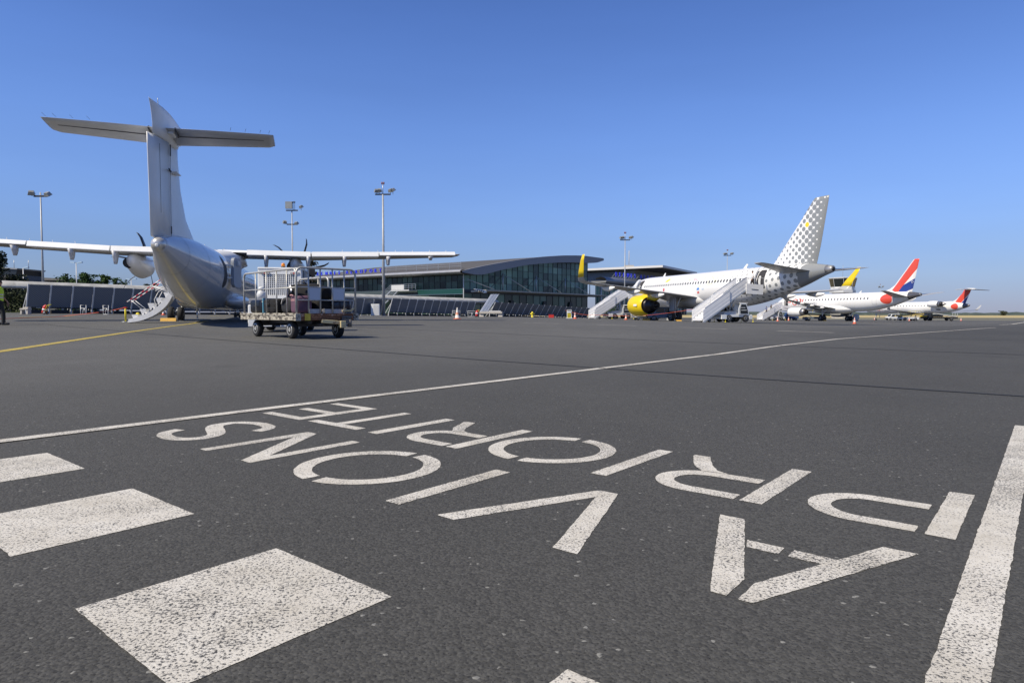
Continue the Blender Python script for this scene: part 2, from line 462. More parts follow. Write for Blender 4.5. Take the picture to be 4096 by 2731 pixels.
TH = R(39.45)
UD = Vector((-math.cos(TH), math.sin(TH), 0)); VD = Vector((-math.sin(TH), -math.cos(TH), 0))
def uvw(u, v, z=0.0012): return UD * u + VD * v + Vector((0, 0, z))
def build_lettering():
    mb = MB()
    def P(pts): mb.face([mb.vert(uvw(u, v)) for u, v in pts])
    def rect(u0, u1, v0, v1): P([(u0, v0), (u1, v0), (u1, v1), (u0, v1)])
    def strip(outer, inner):
        a = [mb.vert(uvw(*p)) for p in outer]; b = [mb.vert(uvw(*p)) for p in inner]
        for k in range(len(a) - 1): mb.face((a[k], a[k + 1], b[k + 1], b[k]))
    def arc(cu, cv, ru, rv, a0, a1, n=18):
        return [(cu + ru * math.cos(R(a0 + (a1 - a0) * k / n)), cv + rv * math.sin(R(a0 + (a1 - a0) * k / n))) for k in range(n + 1)]
    def bowl(u0, uc, cv, ro, ri, wo, wi):
        strip([(u0, cv + ro)] + arc(uc, cv, wo, ro, 90, -90) + [(u0, cv - ro)], [(u0, cv + ri)] + arc(uc, cv, wi, ri, 90, -90) + [(u0, cv - ri)])
    def ring(cu, cv):
        for a0, a1 in ((-84, 86), (96, 266)):
            strip(arc(cu, cv, 0.253, 0.253, a0, a1, 26), arc(cu, cv, 0.192, 0.192, a0, a1, 26))
    T0, B0 = -1.872, -2.370
    rect(0.169, 0.232, B0, T0); bowl(0.254, 0.392, -2.025, 0.149, 0.091, 0.147, 0.086)
    for o in (0.0, 1.199):
        rect(0.626 + o, 0.690 + o, B0, T0); bowl(0.709 + o, 0.865 + o, -2.012, 0.140, 0.081, 0.147, 0.086)
        P([(0.829 + o, -2.152), (0.915 + o, -2.140), (0.975 + o, -2.205), (1.045 + o, B0 + .02), (1.045 + o, B0), (0.985 + o, B0), (0.925 + o, -2.245), (0.880 + o, -2.180)])
    rect(1.136, 1.197, B0, T0); ring(1.532, -2.112)
    rect(2.322, 2.386, B0, T0)
    rect(2.478, 2.864, -1.934, -1.878); rect(2.645, 2.706, B0, -1.9345)
    rect(2.930, 2.998, B0, T0)
    for v0, v1, u1 in ((-1.930, T0, 3.282), (-2.140, -2.082, 3.262), (B0, -2.314, 3.300)): rect(2.9985, u1, v0, v1)
    t1, b1 = -1.217, -1.706
    P([(0.221, b1), (0.292, b1), (0.448, -1.314), (0.448, t1), (0.420, t1)]); P([(0.680, b1), (0.613, b1), (0.472, -1.315), (0.470, t1), (0.503, t1)])
    P([(0.372, -1.505), (0.354, -1.553), (0.443, -1.553), (0.443, -1.505)]); P([(0.465, -1.505), (0.465, -1.553), (0.552, -1.553), (0.536, -1.505)])
    P([(0.812, t1), (0.992, b1), (1.058, b1), (1.264, t1), (1.198, t1), (1.027, -1.636), (0.879, t1)])
    rect(1.412, 1.474, b1, t1); ring(1.855, -1.460)
    P([(2.223, b1), (2.278, b1), (2.278, -1.327), (2.533, b1), (2.600, b1), (2.603, t1), (2.550, t1), (2.540, -1.594), (2.286, t1), (2.225, t1)])
    S = [(3.107, -1.363), (3.085, -1.300), (3.02, -1.255), (2.94, -1.243), (2.86, -1.270), (2.826, -1.335), (2.855, -1.400), (2.93, -1.445), (3.03, -1.485), (3.095, -1.535), (3.105, -1.600), (3.06, -1.655), (2.97, -1.683), (2.88, -1.672), (2.82, -1.630), (2.80, -1.565)]
    S = np.array(S); t = np.linspace(0, 1, len(S)); q = np.linspace(0, 1, 46)
    sp = np.stack([pchip(t, S[:, 0], q), pchip(t, S[:, 1], q)], 1)
    o_, i_ = [], []
    for k in range(46):
        d = sp[min(k + 1, 45)] - sp[max(k - 1, 0)]; d /= np.linalg.norm(d); nn = np.array([-d[1], d[0]]); w = 0.030 + 0.010 * math.exp(-((q[k] - .5) / .12)**2)
        o_.append(tuple(sp[k] + nn * w)); i_.append(tuple(sp[k] - nn * w))
    strip(o_, i_)
    tag(mb.build('priority_lettering', road_white), kind='structure')
    mb = MB()
    for k in range(-1, 3):
        u0 = 0.96 + 0.81 * k
        mb.poly([uvw(u0, -0.808), uvw(u0 + 0.405, -0.808), uvw(u0 + 0.405, -0.405), uvw(u0, -0.405)])
    tag(mb.build('zebra_crossing', road_white), kind='structure')
    mb = MB()
    mb.poly([uvw(0.060, -3.99), uvw(0.135, -3.99), uvw(0.131, 0.3), uvw(0.057, 0.3)])
    tag(mb.build('stop_line', road_white), kind='structure')
build_lettering()
from mathutils import noise as mnoise
def rough_edges(o, seg, amp):
    b = bmesh.new(); b.from_mesh(o.data)
    for e in list(b.edges):
        n = int(e.calc_length() / seg)
        if n > 1: bmesh.ops.subdivide_edges(b, edges=[e], cuts=min(n, 400))
    for v in b.verts:
        if any(len(e.link_faces) == 1 for e in v.link_edges):
            p = v.co
            v.co.x += amp * (mnoise.noise((p.x * 55, p.y * 55, 1.7)) + .6 * mnoise.noise((p.x * 17, p.y * 17, 5.1)))
            v.co.y += amp * (mnoise.noise((p.x * 55, p.y * 55, 9.3)) + .6 * mnoise.noise((p.x * 17, p.y * 17, 8.2)))
    b.to_mesh(o.data); b.free()
for _n in ('priority_lettering', 'zebra_crossing', 'stop_line'): rough_edges(bpy.data.objects[_n], .011, .0021)
def ground_strip(pts, w, mb, dz=0.004, step=1.0):
    P = [Vector((p[0], p[1], 0)) for p in pts]; Q = [P[0]]
    for a, b in zip(P[:-1], P[1:]):
        n = max(1, int((b - a).length / step))
        for k in range(1, n + 1): Q.append(a.lerp(b, k / n))
    last = None
    for i, p in enumerate(Q):
        d = (Q[min(i + 1, len(Q) - 1)] - Q[max(i - 1, 0)]).normalized(); s = Vector((-d.y, d.x, 0)) * w / 2
        cur = [mb.vert((q.x, q.y, zg(q.x, q.y) + dz + 0.00025 * max(0, q.y - 10))) for q in (p + s, p - s)]
        if last: mb.face((last[0], last[1], cur[1], cur[0]))
        last = cur
    return mb
def markings():
    mb = MB()
    near = [uvw(3.385, 4.0), uvw(3.395, -0.75), uvw(3.408, -1.87), uvw(3.402, -4.13), uvw(3.40, -8.4)]
    far = [at(3100, 1385), at(3354, 1356), at(3693, 1331), at(3981, 1311)]
    ground_strip([p for p in near] + far, 0.082, mb)
    tag(mb.build('apron_edge_line', road_white), kind='structure')
    mb = MB()
    for a, b in (((2387, 1299.5), (2544, 1304)), ((2721, 1310), (2808, 1312)), ((2816, 1313.5), (2910, 1317)), ((3108, 1323.5), (3333, 1331)), ((1401, 1279), (1448, 1279.5)), ((1571, 1281), (1693, 1283.5)), ((1826, 1285.5), (1952, 1287.6)), ((2091, 1291), (2237, 1295))):
        ground_strip([at(*a), at(*b)], 0.13, mb)
    tag(mb.build('dashed_service_line', road_white), kind='structure')
    mb = MB()
    ground_strip([at(4002, 1299.5), at(4050, 1297), at(4096, 1290), at(4140, 1283)], 0.35, mb)
    ground_strip([at(4085, 1293.5), at(4140, 1294)], 0.25, mb)
    tag(mb.build('taxiway_curve_line', road_white), kind='structure')
    mb = MB()
    ground_strip([at(-60, 1414), at(0, 1406), at(300, 1361), at(520, 1328), at(680, 1305.7), at(770, 1294), at(831, 1283)], 0.17, mb)
    ground_strip([at(76, 1269.5), at(180, 1268), at(298, 1264.5)], 0.3, mb)
    ground_strip([at(835, 1265), at(960, 1262)], 0.25, mb)
    tag(mb.build('taxi_guide_line', road_yellow), kind='structure')
    mb = MB()
    ground_strip([at(-40, 1284), at(191, 1298), at(500, 1326), at(720, 1346), at(999, 1369), at(1924, 1440), at(3000, 1514), at(4110, 1587)], 0.035, mb)
    ground_strip([at(1373, 1305), at(2300, 1349), at(3200, 1386), at(4110, 1420)], 0.05, mb)
    ground_strip([at(2600, 1332), at(4110, 1362)], 0.04, mb)
    tag(mb.build('pavement_joint', tar), kind='structure')
markings()

def build_hills():
    fol = pm('far_woodland', (0.035, 0.055, 0.05), 0.95, c2=(0.075, 0.095, 0.075), scale=0.08, thr=(0.4, 0.6))
    mb = MB(); rnd = random.Random(3)
    for row, (Y, h0) in enumerate(((760, 2.7), (980, 4.4))):
        x = 120.0
        pts = []
        while x < 1250:
            k = (x - 120) / 1130
            h = h0 * (1.0 - 0.35 * k) * (0.72 + 0.45 * abs(math.sin(x * 0.021 + row)) * rnd.random() + 0.25 * rnd.random())
            pts.append((x, h)); x += 5 + rnd.random() * 7
        rings = [[(x, Y - 14, -1.8), (x, Y - 8 + rnd.uniform(-3, 3), -1.75 + h * 0.75), (x + rnd.uniform(-2, 2), Y, -1.75 + h), (x, Y + 14, -1.75 + h * 0.7), (x, Y + 20, -1.8)] for x, h in pts]
        mb.loft(rings, cap=True, closed=False)
    tag(mb.build('distant_woodland', fol), 'low band of dark woodland along the horizon beyond the airfield', 'woodland', kind='stuff')
build_hills()

# ------------------------------------------------------------------ aircraft kit (local axes: x towards the nose from the tail end, y left, z up)
class Body:
    def __init__(self, st):
        st = sorted(st); self.x = [s[0] for s in st]
        self.c = [[s[k] for s in st] for k in (1, 2, 3)]      # zc, rw, rh
    def at(self, x):
        return tuple(float(pchip(self.x, c, [x])[0]) for c in self.c)
    def p(self, x, a, off=0.0):
        zc, rw, rh = self.at(x)
        return Vector((x, (rw + off) * math.cos(a), zc + (rh + off) * math.sin(a)))
    def side(self, x, z, off=0.0, sgn=1):
        zc, rw, rh = self.at(x)
        t = min(max((z - zc) / rh, -0.999), 0.999)
        a = math.asin(t)
        return Vector((x, sgn * (rw + off) * math.cos(a), zc + (rh + off) * math.sin(a)))
    def mesh(self, n=44, nx=90, x0=None, x1=None):
        x0 = self.x[0] if x0 is None else x0; x1 = self.x[-1] if x1 is None else x1
        xs = np.unique(np.concatenate([np.linspace(x0, x1, nx), [x for x in self.x if x0 < x < x1], x1 - (x1 - x0) * 0.02 * np.array([.1, .3, .6])]))
        Z, W, H = (pchip(self.x, c, xs) for c in self.c)
        mb = MB(); mb.s = True; rings = []; uvs = []
        for x, zc, rw, rh in zip(xs, Z, W, H):
            an = [2 * math.pi * k / n for k in range(n)]
            rings.append([(x, rw * math.cos(a), zc + rh * math.sin(a)) for a in an])
            uvs.append([(x, rw * (math.asin(max(-1, min(1, math.sin(a)))))) for a in an])
        mb.loft(rings, True, True, uvs)
        return mb
    def patch(self, mb, pts, off=0.012, sgn=1, nz=6):
        """convex (x, z) outline laid on the skin as a thin raised plate"""
        zs = [p[1] for p in pts]; z0, z1 = min(zs), max(zs)
        rows = []
        for k in range(nz + 1):
            z = z0 + (z1 - z0) * k / nz; hit = []
            for i in range(len(pts)):
                (xa, za), (xb, zb) = pts[i], pts[(i + 1) % len(pts)]
                if abs(zb - za) < 1e-9:
                    if abs(z - za) < 1e-9: hit += [xa, xb]
                elif min(za, zb) - 1e-9 <= z <= max(za, zb) + 1e-9: hit.append(xa + (xb - xa) * (z - za) / (zb - za))
            rows.append((min(hit), max(hit), z))
        ids = [[mb.vert(self.side(x, r[2], off, sgn)) for x in (r[0], (r[0] + r[1]) / 2, r[1])] for r in rows]
        for a, b in zip(ids[:-1], ids[1:]):
            mb.face((a[0], a[1], b[1], b[0])); mb.face((a[1], a[2], b[2], b[1]))
        return mb
def rrect(cx, cz, w, h, r, n=4):
    out = []
    for sx, sz, a0 in ((1, 1, 0), (-1, 1, 90), (-1, -1, 180), (1, -1, 270)):
        for k in range(n + 1):
            a = R(a0 + 90 * k / n)
            out.append((cx + sx * (w / 2 - r) + r * math.cos(a), cz + sz * (h / 2 - r) + r * math.sin(a)))
    return out
FOIL = [(0, 0), (0.0125, 1), (0.05, 1.9), (0.12, 2.65), (0.3, 3.0), (0.5, 2.6), (0.75, 1.4), (1.0, 0.06)]
def airfoil(te, chord, th, frame, camber=0.0):
    """frame(x, h) -> 3D; x runs forward from the trailing edge"""
    up = [(te + chord * (1 - c), chord * th / 6 * t + camber * chord * 4 * c * (1 - c)) for c, t in FOIL]
    dn = [(te + chord * (1 - c), -chord * th / 6 * t + camber * chord * 4 * c * (1 - c)) for c, t in FOIL[1:]]
    return [frame(x, h) for x, h in up] + [frame(x, h) for x, h in dn[::-1]]
def wing_mesh(secs, sgn=1, vertical=False):
    """secs: (span, te_x, chord, height, thickness[, lateral])"""
    mb = MB(); mb.s = True
    rings = []
    for s in secs:
        sp, te, ch, h0, th = s[:5]; lat = s[5] if len(s) > 5 else 0.0
        if vertical: rings.append(airfoil(te, ch, th, lambda x, h, sp=sp, lat=lat: Vector((x, h + lat, sp))))
        else: rings.append(airfoil(te, ch, th, lambda x, h, sp=sp, h0=h0: Vector((x, sgn * sp, h0 + h)), 0.012))
    mb.loft(rings)
    return mb
def wheel(name, c, r, w, parent, axis='Y', tyre=black_rub, rim=rim_m, n=28):
    mb = MB()
    mb.lathe([(-w / 2, r * 0.62), (-w / 2, r * 0.86), (-w * 0.40, r * 0.955), (-w * 0.2, r), (w * 0.2, r), (w * 0.40, r * 0.955), (w / 2, r * 0.86), (w / 2, r * 0.62)], c, axis, n)
    o = mb.build(name, tyre, parent)
    m2 = MB()
    m2.lathe([(-w / 2 - 0.004, r * 0.12), (-w * 0.5 - 0.012, r * 0.16), (-w * 0.42, r * 0.3), (-w * 0.5 - 0.008, r * 0.60), (-w * 0.46, r * 0.64), (w * 0.46, r * 0.64), (w * 0.5 + 0.008, r * 0.60), (w * 0.42, r * 0.3), (w * 0.5 + 0.012, r * 0.16), (w / 2 + 0.004, r * 0.12)], c, axis, n)
    m2.build('rim', rim, o)
    return o
def window_row(body, xs, z, w, h, parent, sgns=(1,), mat=None, r=0.09):
    for x in xs:
        for sg in sgns:
            mb = MB(); body.patch(mb, rrect(x, z, w, h, r, 3), 0.008, sg, 6); mb.build('window', mat or glass_d, parent)
def outline(body, mb, x0, x1, z0, z1, off=0.006, w=0.03, sgn=1, nz=10):
    """thin door outline on the skin"""
    for a, b in ((x0, x0 + w), (x1 - w, x1)): body.patch(mb, [(a, z0), (b, z0), (b, z1), (a, z1)], off, sgn, nz)
    for a, b in ((z0, z0 + w), (z1 - w, z1)): body.patch(mb, [(x0, a), (x1, a), (x1, b), (x0, b)], off, sgn, 2)
def place(root, X, Y, Z, heading, roll):
    root.location = (X, Y, Z); root.rotation_euler = (R(roll), 0, R(90 - heading))
seam = pm('panel_seam', (0.26, 0.26, 0.27), 0.6)

# ------------------------------------------------------------------ turboprop airliner
def build_turboprop():
    t = thing('turboprop_airliner', 'large white turboprop airliner with T-tail seen from behind, airstair down', 'airliner')
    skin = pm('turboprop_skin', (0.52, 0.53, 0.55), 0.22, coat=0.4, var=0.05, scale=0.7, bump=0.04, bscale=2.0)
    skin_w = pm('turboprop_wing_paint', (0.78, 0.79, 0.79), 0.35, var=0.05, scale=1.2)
    B = Body([(0.0, 2.86, .20, .20), (0.04, 2.86, .235, .235), (0.6, 2.83, .32, .36), (1.5, 2.76, .48, .58), (3, 2.60, .78, .88), (5, 2.40, 1.10, 1.16), (7, 2.25, 1.32, 1.34), (9, 2.17, 1.42, 1.42), (10.5, 2.14, 1.43, 1.43), (22, 2.14, 1.43, 1.43), (24, 2.08, 1.30, 1.34), (25.5, 1.95, 1.0, 1.06), (26.5, 1.77, .60, .64), (27.17, 1.65, .12, .15)])
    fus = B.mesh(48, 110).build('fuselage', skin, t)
    # cheat line and panel seams
    mb = MB()
    for x in (2.2, 4.4, 9.4, 12.1, 18.5): 
        mb.s = True
        rings = [[B.p(x + d, 2 * math.pi * k / 40, 0.004) for k in range(40)] for d in (-0.012, 0.012)]
        mb.loft(rings, cap=False)
    mb.build('panel_seam', seam, fus)
    mb = MB(); mb.s = True
    mb.lathe([(-0.17, 0.02), (-0.165, 0.08), (-0.13, 0.15), (-0.06, 0.205), (0.02, 0.232), (0.05, 0.238)], (0, 0, 2.86), 'X', 28)
    cap = mb.build('tail_cap', pm('tail_cap_metal', (0.62, 0.60, 0.56), 0.3, 0.55, var=0.1, scale=6), t)
    mb = MB(); mb.lathe([(-0.185, 0.03), (-0.18, 0.065), (-0.15, 0.07)], (0, 0, 2.80), 'X', 16); mb.box((-0.17, 0, 2.88), (0.02, 0.11, 0.012)); mb.build('tail_lamp', grey_panel, cap)
    # fin with deflected rudder, cap and bullet
    mb = wing_mesh([(3.0, 1.25, 6.9, 0, 0.085), (3.45, 1.2, 5.3, 0, 0.10), (4.2, 1.15, 3.3, 0, 0.13), (5.2, 1.1, 2.4, 0, 0.15), (6.3, 1.05, 2.0, 0, 0.165), (6.95, 1.0, 2.0, 0, 0.17)], vertical=True)
    fin = mb.build('fin', skin_w, t)
    mb = MB()
    for z in (5.95, 6.15, 6.35): mb.box((2.75, -0.02, z), (0.35, 0.05, 0.05))
    mb.build('vortex_tab', steel, fin)
    mb = MB()
    for sg in (-1, 1): mb.box((1.95, sg * 0.24, 5.62), (0.75, 0.20, 0.035))
    mb.build('strake', skin_w, fin)
    rud = []
    for z, te, lat in ((3.12, -0.05, 0.20), (4.5, -0.12, 0.215), (6.0, -0.2, 0.23), (6.55, -0.22, 0.235)):
        rings = []
        xh = 1.25
        for k, (x, h) in enumerate(((te, 0.012), (te + 0.5, 0.10), (xh, 0.16), (xh + 0.08, 0.0), (xh, -0.16), (te + 0.5, -0.10), (te, -0.012))):
            l = lat * (xh - x) / (xh - te) if x < xh else 0
            rings.append(Vector((x, h + l, z)))
        rud.append(rings)
    mb = MB(); mb.s = True; mb.loft(rud); rudder = mb.build('rudder', skin_w, t)
    mb = MB()
    mb.bar((1.30, -0.172, 3.15), (1.28, -0.180, 6.5), 0.012, 0.012); mb.bar((0.55, -0.005, 4.0), (0.5, -0.0, 6.35), 0.007, 0.012)
    mb.bar((1.30, -0.18, 3.35), (1.30, -0.18, 3.62), 0.035, 0.03); mb.bar((1.28, -0.185, 6.1), (1.28, -0.185, 6.5), 0.035, 0.03); mb.bar((1.0, -0.19, 5.6), (1.3, -0.19, 5.55), 0.05, 0.03)
    mb.build('hinge_gap', dark_metal, rudder)
    # rudder upper part and rounded fin tip above the tailplane
    mb = MB(); mb.s = True; rings = []
    for z, te, le, hw, lat in ((6.56, -0.05, 3.1, .18, .10), (6.9, -0.07, 3.5, .23, .10), (7.15, -0.11, 4.3, .29, .11), (7.32, -0.16, 4.6, .30, .12), (7.46, -0.20, 4.1, .27, .13), (7.56, -0.24, 3.2, .21, .14), (7.63, -0.27, 1.9, .13, .15), (7.66, -0.28, 0.4, .03, .155)):
        prof = [(0, 0.02), (.2, .55), (.45, .95), (.7, 1.0), (.9, .66), (1, 0)]
        pts = [(te + (le - te) * a, hw * b) for a, b in prof]
        ring = [Vector((x, h + lat * max(0, 1 - (x - te) / 1.4), z)) for x, h in pts] + [Vector((x, -h + lat * max(0, 1 - (x - te) / 1.4), z)) for x, h in pts[-2::-1]]
        rings.append(ring)
    mb.loft(rings); tip = mb.build('fin_tip', skin_w, t)
    mb = MB(); mb.tube([(0.5, 0.03, 7.66), (0.45, 0.03, 7.86)], 0.012, 5); mb.lathe([(0, .05), (.05, .05), (.09, .02)], (1.55, -.05, 7.6), 'Z', 10); mb.build('antenna', steel, tip)
    # horizontal stabiliser: underside grey, elevator gap
    under = pm('tailplane_grey', (0.52, 0.53, 0.56), 0.4, var=0.08, scale=2)
    for sg in (1, -1):
        mb = MB(); mb.s = True; rings = []
        for sp_, te_, ch_, h0_, th_ in ((0.12, 0.85, 1.85, 6.97, 0.13), (1.5, 0.85, 1.70, 7.0, 0.125), (3.45, 0.85, 1.45, 7.02, 0.115), (3.66, 0.92, 1.25, 7.03, 0.09)):
            rings.append(airfoil(te_, ch_, th_, lambda x, h, sp_=sp_, h0_=h0_, te_=te_: Vector((x, sg * sp_, h0_ + h - 0.07 * (x - te_)))))
        mb.loft(rings); o = mb.build('tailplane', under, t)
        mb = MB()
        mb.bar((1.50, sg * 0.45, 6.845), (1.40, sg * 3.3, 6.925), 0.028, 0.02); mb.bar((0.9, sg * 0.42, 6.97), (1.5, sg * 0.42, 6.85), 0.05, 0.10)
        mb.build('elevator_gap', dark_metal, o)
        mb = MB()
        for q in (3.5, 3.2, 2.7, 2.2): mb.tube([(0.92, sg * q, 7.07), (0.72, sg * (q + 0.05), 7.13)], 0.006, 4)
        mb.build('static_wick', black, o)
        mb = MB(); mb.box((1.75, sg * 0.24, 6.93), (1.5, 0.22, 0.20), taper=0.8); mb.build('root_fairing', skin_w, o, bevel=0.05)
    # wing, flaps, fairings
    belly = pm('underside_shade', (.24, .245, .25), .45, var=.08, scale=1.5)  # underside shade painted in: downward wing and flap faces take this darker grey
    def shade_below(o):
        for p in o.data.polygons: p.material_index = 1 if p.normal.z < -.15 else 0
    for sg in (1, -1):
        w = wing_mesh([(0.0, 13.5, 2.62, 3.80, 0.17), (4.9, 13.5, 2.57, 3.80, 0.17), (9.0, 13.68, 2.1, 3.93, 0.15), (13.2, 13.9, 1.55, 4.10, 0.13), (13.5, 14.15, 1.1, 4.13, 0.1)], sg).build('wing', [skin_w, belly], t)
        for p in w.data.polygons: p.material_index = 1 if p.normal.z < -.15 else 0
        mb = MB()
        def flap(ya, yb, za, zb, xa, xb, drop):
            rings = []
            for y_, z_, x_ in ((ya, za, xa), (yb, zb, xb)):
                rings.append([(x_ + .9, sg * y_, z_ + .20), (x_ + .0, sg * y_, z_ + .14), (x_ - .16, sg * y_, z_ - drop), (x_ - .16, sg * y_, z_ - drop - .03), (x_ + .9, sg * y_, z_ - drop - .06)])
            mb.loft(rings)
        flap(1.6, 4.88, 3.80, 3.80, 13.45, 13.45, .12); flap(4.94, 8.6, 3.80, 3.93, 13.45, 13.62, .11)
        shade_below(mb.build('flap', [skin_w, belly], w))
        mb = MB(); flap(8.66, 13.1, 3.93, 4.10, 13.62, 13.85, .05); shade_below(mb.build('aileron', [skin_w, belly], w))
        for yq, dz, dl in ((2.55, 0.78, 1.0), (4.75, 0.80, 1.0), (6.7, 0.68, 0.95), (9.15, 0.60, 0.85), (11.6, 0.26, 0.5)):
            zt = 3.66 + max(0, yq - 4.9) * 0.033
            mb = MB(); mb.s = True
            rings = []
            for f, k in ((0, 1.0), (0.45, 0.82), (0.85, 0.5), (1, 0.3)):
                z = zt - dz * 0.8 * f; xl = 13.25 + 0.28 * f; xr = xl + dl * k; hw = 0.15 * (1 - 0.45 * f)
                rings.append([(xl, sg * yq - hw * .5, z), (xl, sg * yq + hw * .5, z), ((xl + xr) / 2, sg * yq + hw, z), (xr, sg * yq, z), ((xl + xr) / 2, sg * yq - hw, z)])
            mb.loft(rings); mb.build('flap_fairing', under, w)
        mb = MB()
        for k in range(7): mb.tube([(13.9 + k * .04, sg * (6.6 + k * 1.0), 3.98 + k * .035), (13.8 + k * .04, sg * (6.6 + k * 1.0), 4.12 + k * .035)], 0.012, 5)
        mb.build('static_wick', white_v, w)
        # engine nacelle
        cy = sg * 4.05; mb = MB(); mb.s = True; rings = []
        for x, zc, rw, rh in ((13.55, 3.33, .05, .1), (13.8, 3.26, .22, .30), (14.4, 3.16, .42, .48), (15.4, 3.06, .52, .60), (16.0, 3.04, .55, .64), (16.7, 3.10, .52, .60), (17.1, 3.16, .42, .50), (17.35, 3.2, .30, .34)):
            rings.append([(x, cy + rw * math.cos(2 * math.pi * k / 24), zc + rh * math.sin(2 * math.pi * k / 24)) for k in range(24)])
        mb.loft(rings); nac = mb.build('nacelle', white_paint, t)
        mb = MB(); mb.s = True
        mb.lathe([(0, 0.22), (0.02, 0.27), (0.6, 0.30)], (13.95, cy + 0.18, 3.12), 'X', 18); mb.build('exhaust', black, nac)
        mb = MB(); mb.lathe([(17.3, 0.30), (17.6, 0.27), (17.9, 0.17), (18.05, 0.03)], (0, cy, 3.2), 'X', 20); sp = mb.build('spinner', dark_metal, t)
        ph = 16 if sg > 0 else 50
        for k in range(6):
            a = R(ph + 60 * k); mb = MB(); mb.s = True; rings = []
            for r_, cw, off, tw in ((0.25, .10, 0, 88), (0.7, .15, .03, 80), (1.2, .18, .07, 74), (1.65, .14, .03, 70), (1.9, .09, -.07, 68), (1.965, .03, -.13, 66)):
                ax = Vector((0, math.cos(a), math.sin(a))); tg = Vector((0, -math.sin(a), math.cos(a))); cd = tg * math.cos(R(tw)) + Vector((1, 0, 0)) * math.sin(R(tw)); nn = ax.cross(cd)
                c = Vector((17.55, cy, 3.22)) + ax * r_ + tg * off
                rings.append([c + cd * cw, c + nn * cw * .12, c - cd * cw, c - nn * cw * .12])
            mb.loft(rings); mb.build('propeller_blade', pm('blade_black', (0.02, 0.022, 0.026), 0.4), sp)
    # wing-fuselage fairing
    mb = MB(); mb.s = True; rings = []
    for x, zt, hw in ((11.2, 3.66, .06), (12.0, 3.78, .65), (13.0, 3.98, 1.25), (14.5, 4.08, 1.42), (16.0, 4.1, 1.4), (17.2, 3.98, .9), (18.2, 3.72, .1)):
        rings.append([(x, hw * c, zt - .13 - dz) for c, dz in ((-1, .75), (-.93, .3), (-.6, .05), (0, 0), (.6, .05), (.93, .3), (1, .75), (0, .9))])
    mb.loft(rings); mb.build('wing_fairing', skin_w, t)
    # gear sponsons, main gear
    for sg in (1, -1):
        mb = MB(); mb.s = True; rings = []
        for x, w_, h_ in ((9.8, .04, .06), (10.8, .36, .24), (12.2, .60, .36), (14.5, .64, .40), (16.5, .52, .34), (18.2, .05, .08)):
            rings.append([(x, sg * 1.05 + w_ * math.cos(2 * math.pi * k / 16), 1.12 + h_ * math.sin(2 * math.pi * k / 16)) for k in range(16)])
        mb.loft(rings); mb.build('gear_sponson', skin, t)
        mb = MB(); mb.tube([(14.2, sg * 1.2, 1.25), (14.2, sg * 2.0, 0.62), (14.2, sg * 2.05, 0.43)], [.09, .08, .07], 10); mb.tube([(14.2, sg * 1.0, 0.95), (14.2, sg * 2.0, 0.75)], .05, 8); mb.tube([(14.2, sg * 2.05 - .2, .43), (14.2, sg * 2.05 + .2, .43)], .06, 8); mb.build('gear_strut', steel, t)
        for d in (-0.24, 0.24): wheel('wheel', (14.2, sg * 2.05 + d, 0.43), 0.43, 0.26, t)
    mb = MB(); mb.tube([(24.2, 0, 0.9), (24.2, 0, 0.3)], .07, 8); mb.build('gear_strut', steel, t)
    for d in (-0.16, 0.16): wheel('wheel', (24.2, d, 0.29), 0.29, 0.16, t)
    # tail prop (pogo stick)
    mb = MB(); mb.tube([(8.3, 0.1, 1.0), (8.3, 0.1, 0.62)], .055, 8); mb.tube([(8.3, 0.1, .64), (8.3, 0.1, 0.3)], .03, 8); mb.lathe([(0, .05), (.04, .05)], (8.3, .1, .27), 'Z', 10); mb.build('tail_stand', steel, t)
    # service door open on the right
    mb = MB(); B.patch(mb, rrect(6.85, 2.35, 0.62, 1.40, .25), 0.006, -1, 10); mb.build('door_opening', pm('door_void', (0.015, 0.02, 0.03), 0.6), t)
    mb = MB(); mb.s = False
    Md = Matrix.Translation((7.95, -1.50, 2.38)) @ Matrix.Rotation(R(-14), 4, 'Z')
    rr = rrect(0, 0, 0.95, 1.35, 0.22); mb.M = Md
    mb.prism(rr, lambda u, v, d: Vector((u, d, v - 0.10 * 0)), -0.05, -0.20)
    door = mb.build('service_door', pm('door_skin', (0.30, 0.33, 0.38), 0.35, var=0.08), t, bevel=0.02)
    mb = MB(); mb.M = Md
    mb.box((-0.05, -0.24, 0.42), (0.30, 0.08, 0.22)); mb.box((-0.05, -0.28, 0.38), (0.16, 0.04, 0.10)); mb.bar((-0.45, -0.10, 0.3), (-0.85, 0.05, 0.3), .06, .06); mb.bar((-0.45, -0.10, -0.25), (-0.85, 0.05, -0.25), .06, .06)
    mb.build('door_handle', grey_panel, door)
    # airstair door on the left
    airstair(t, B)
    # cabin windows (right side is the one in view)
    seam_w = 0
    window_row(B, [11.0 + 0.78 * k for k in range(14)], 2.45, 0.26, 0.37, t, (-1, 1))
    mb = MB()
    for x0, x1 in ((9.3, 22.5),): B.patch(mb, [(x0, 2.02), (x1, 2.02), (x1, 2.08), (x0, 2.08)], 0.004, -1, 2)
    mb.build('cheat_line', pm('cheat_grey', (0.35, 0.37, 0.4), 0.4), fus)
    mb = MB(); mb.tube([(10.2, 0, 3.55), (10.1, 0, 3.85)], .015, 5); mb.tube([(13.2, -0.4, 3.85), (13.1, -0.55, 3.95)], .012, 5); mb.build('antenna', steel, t)
    place(t, -12.0, 22.44, 0.0, -16.7, 0.3)
    return t
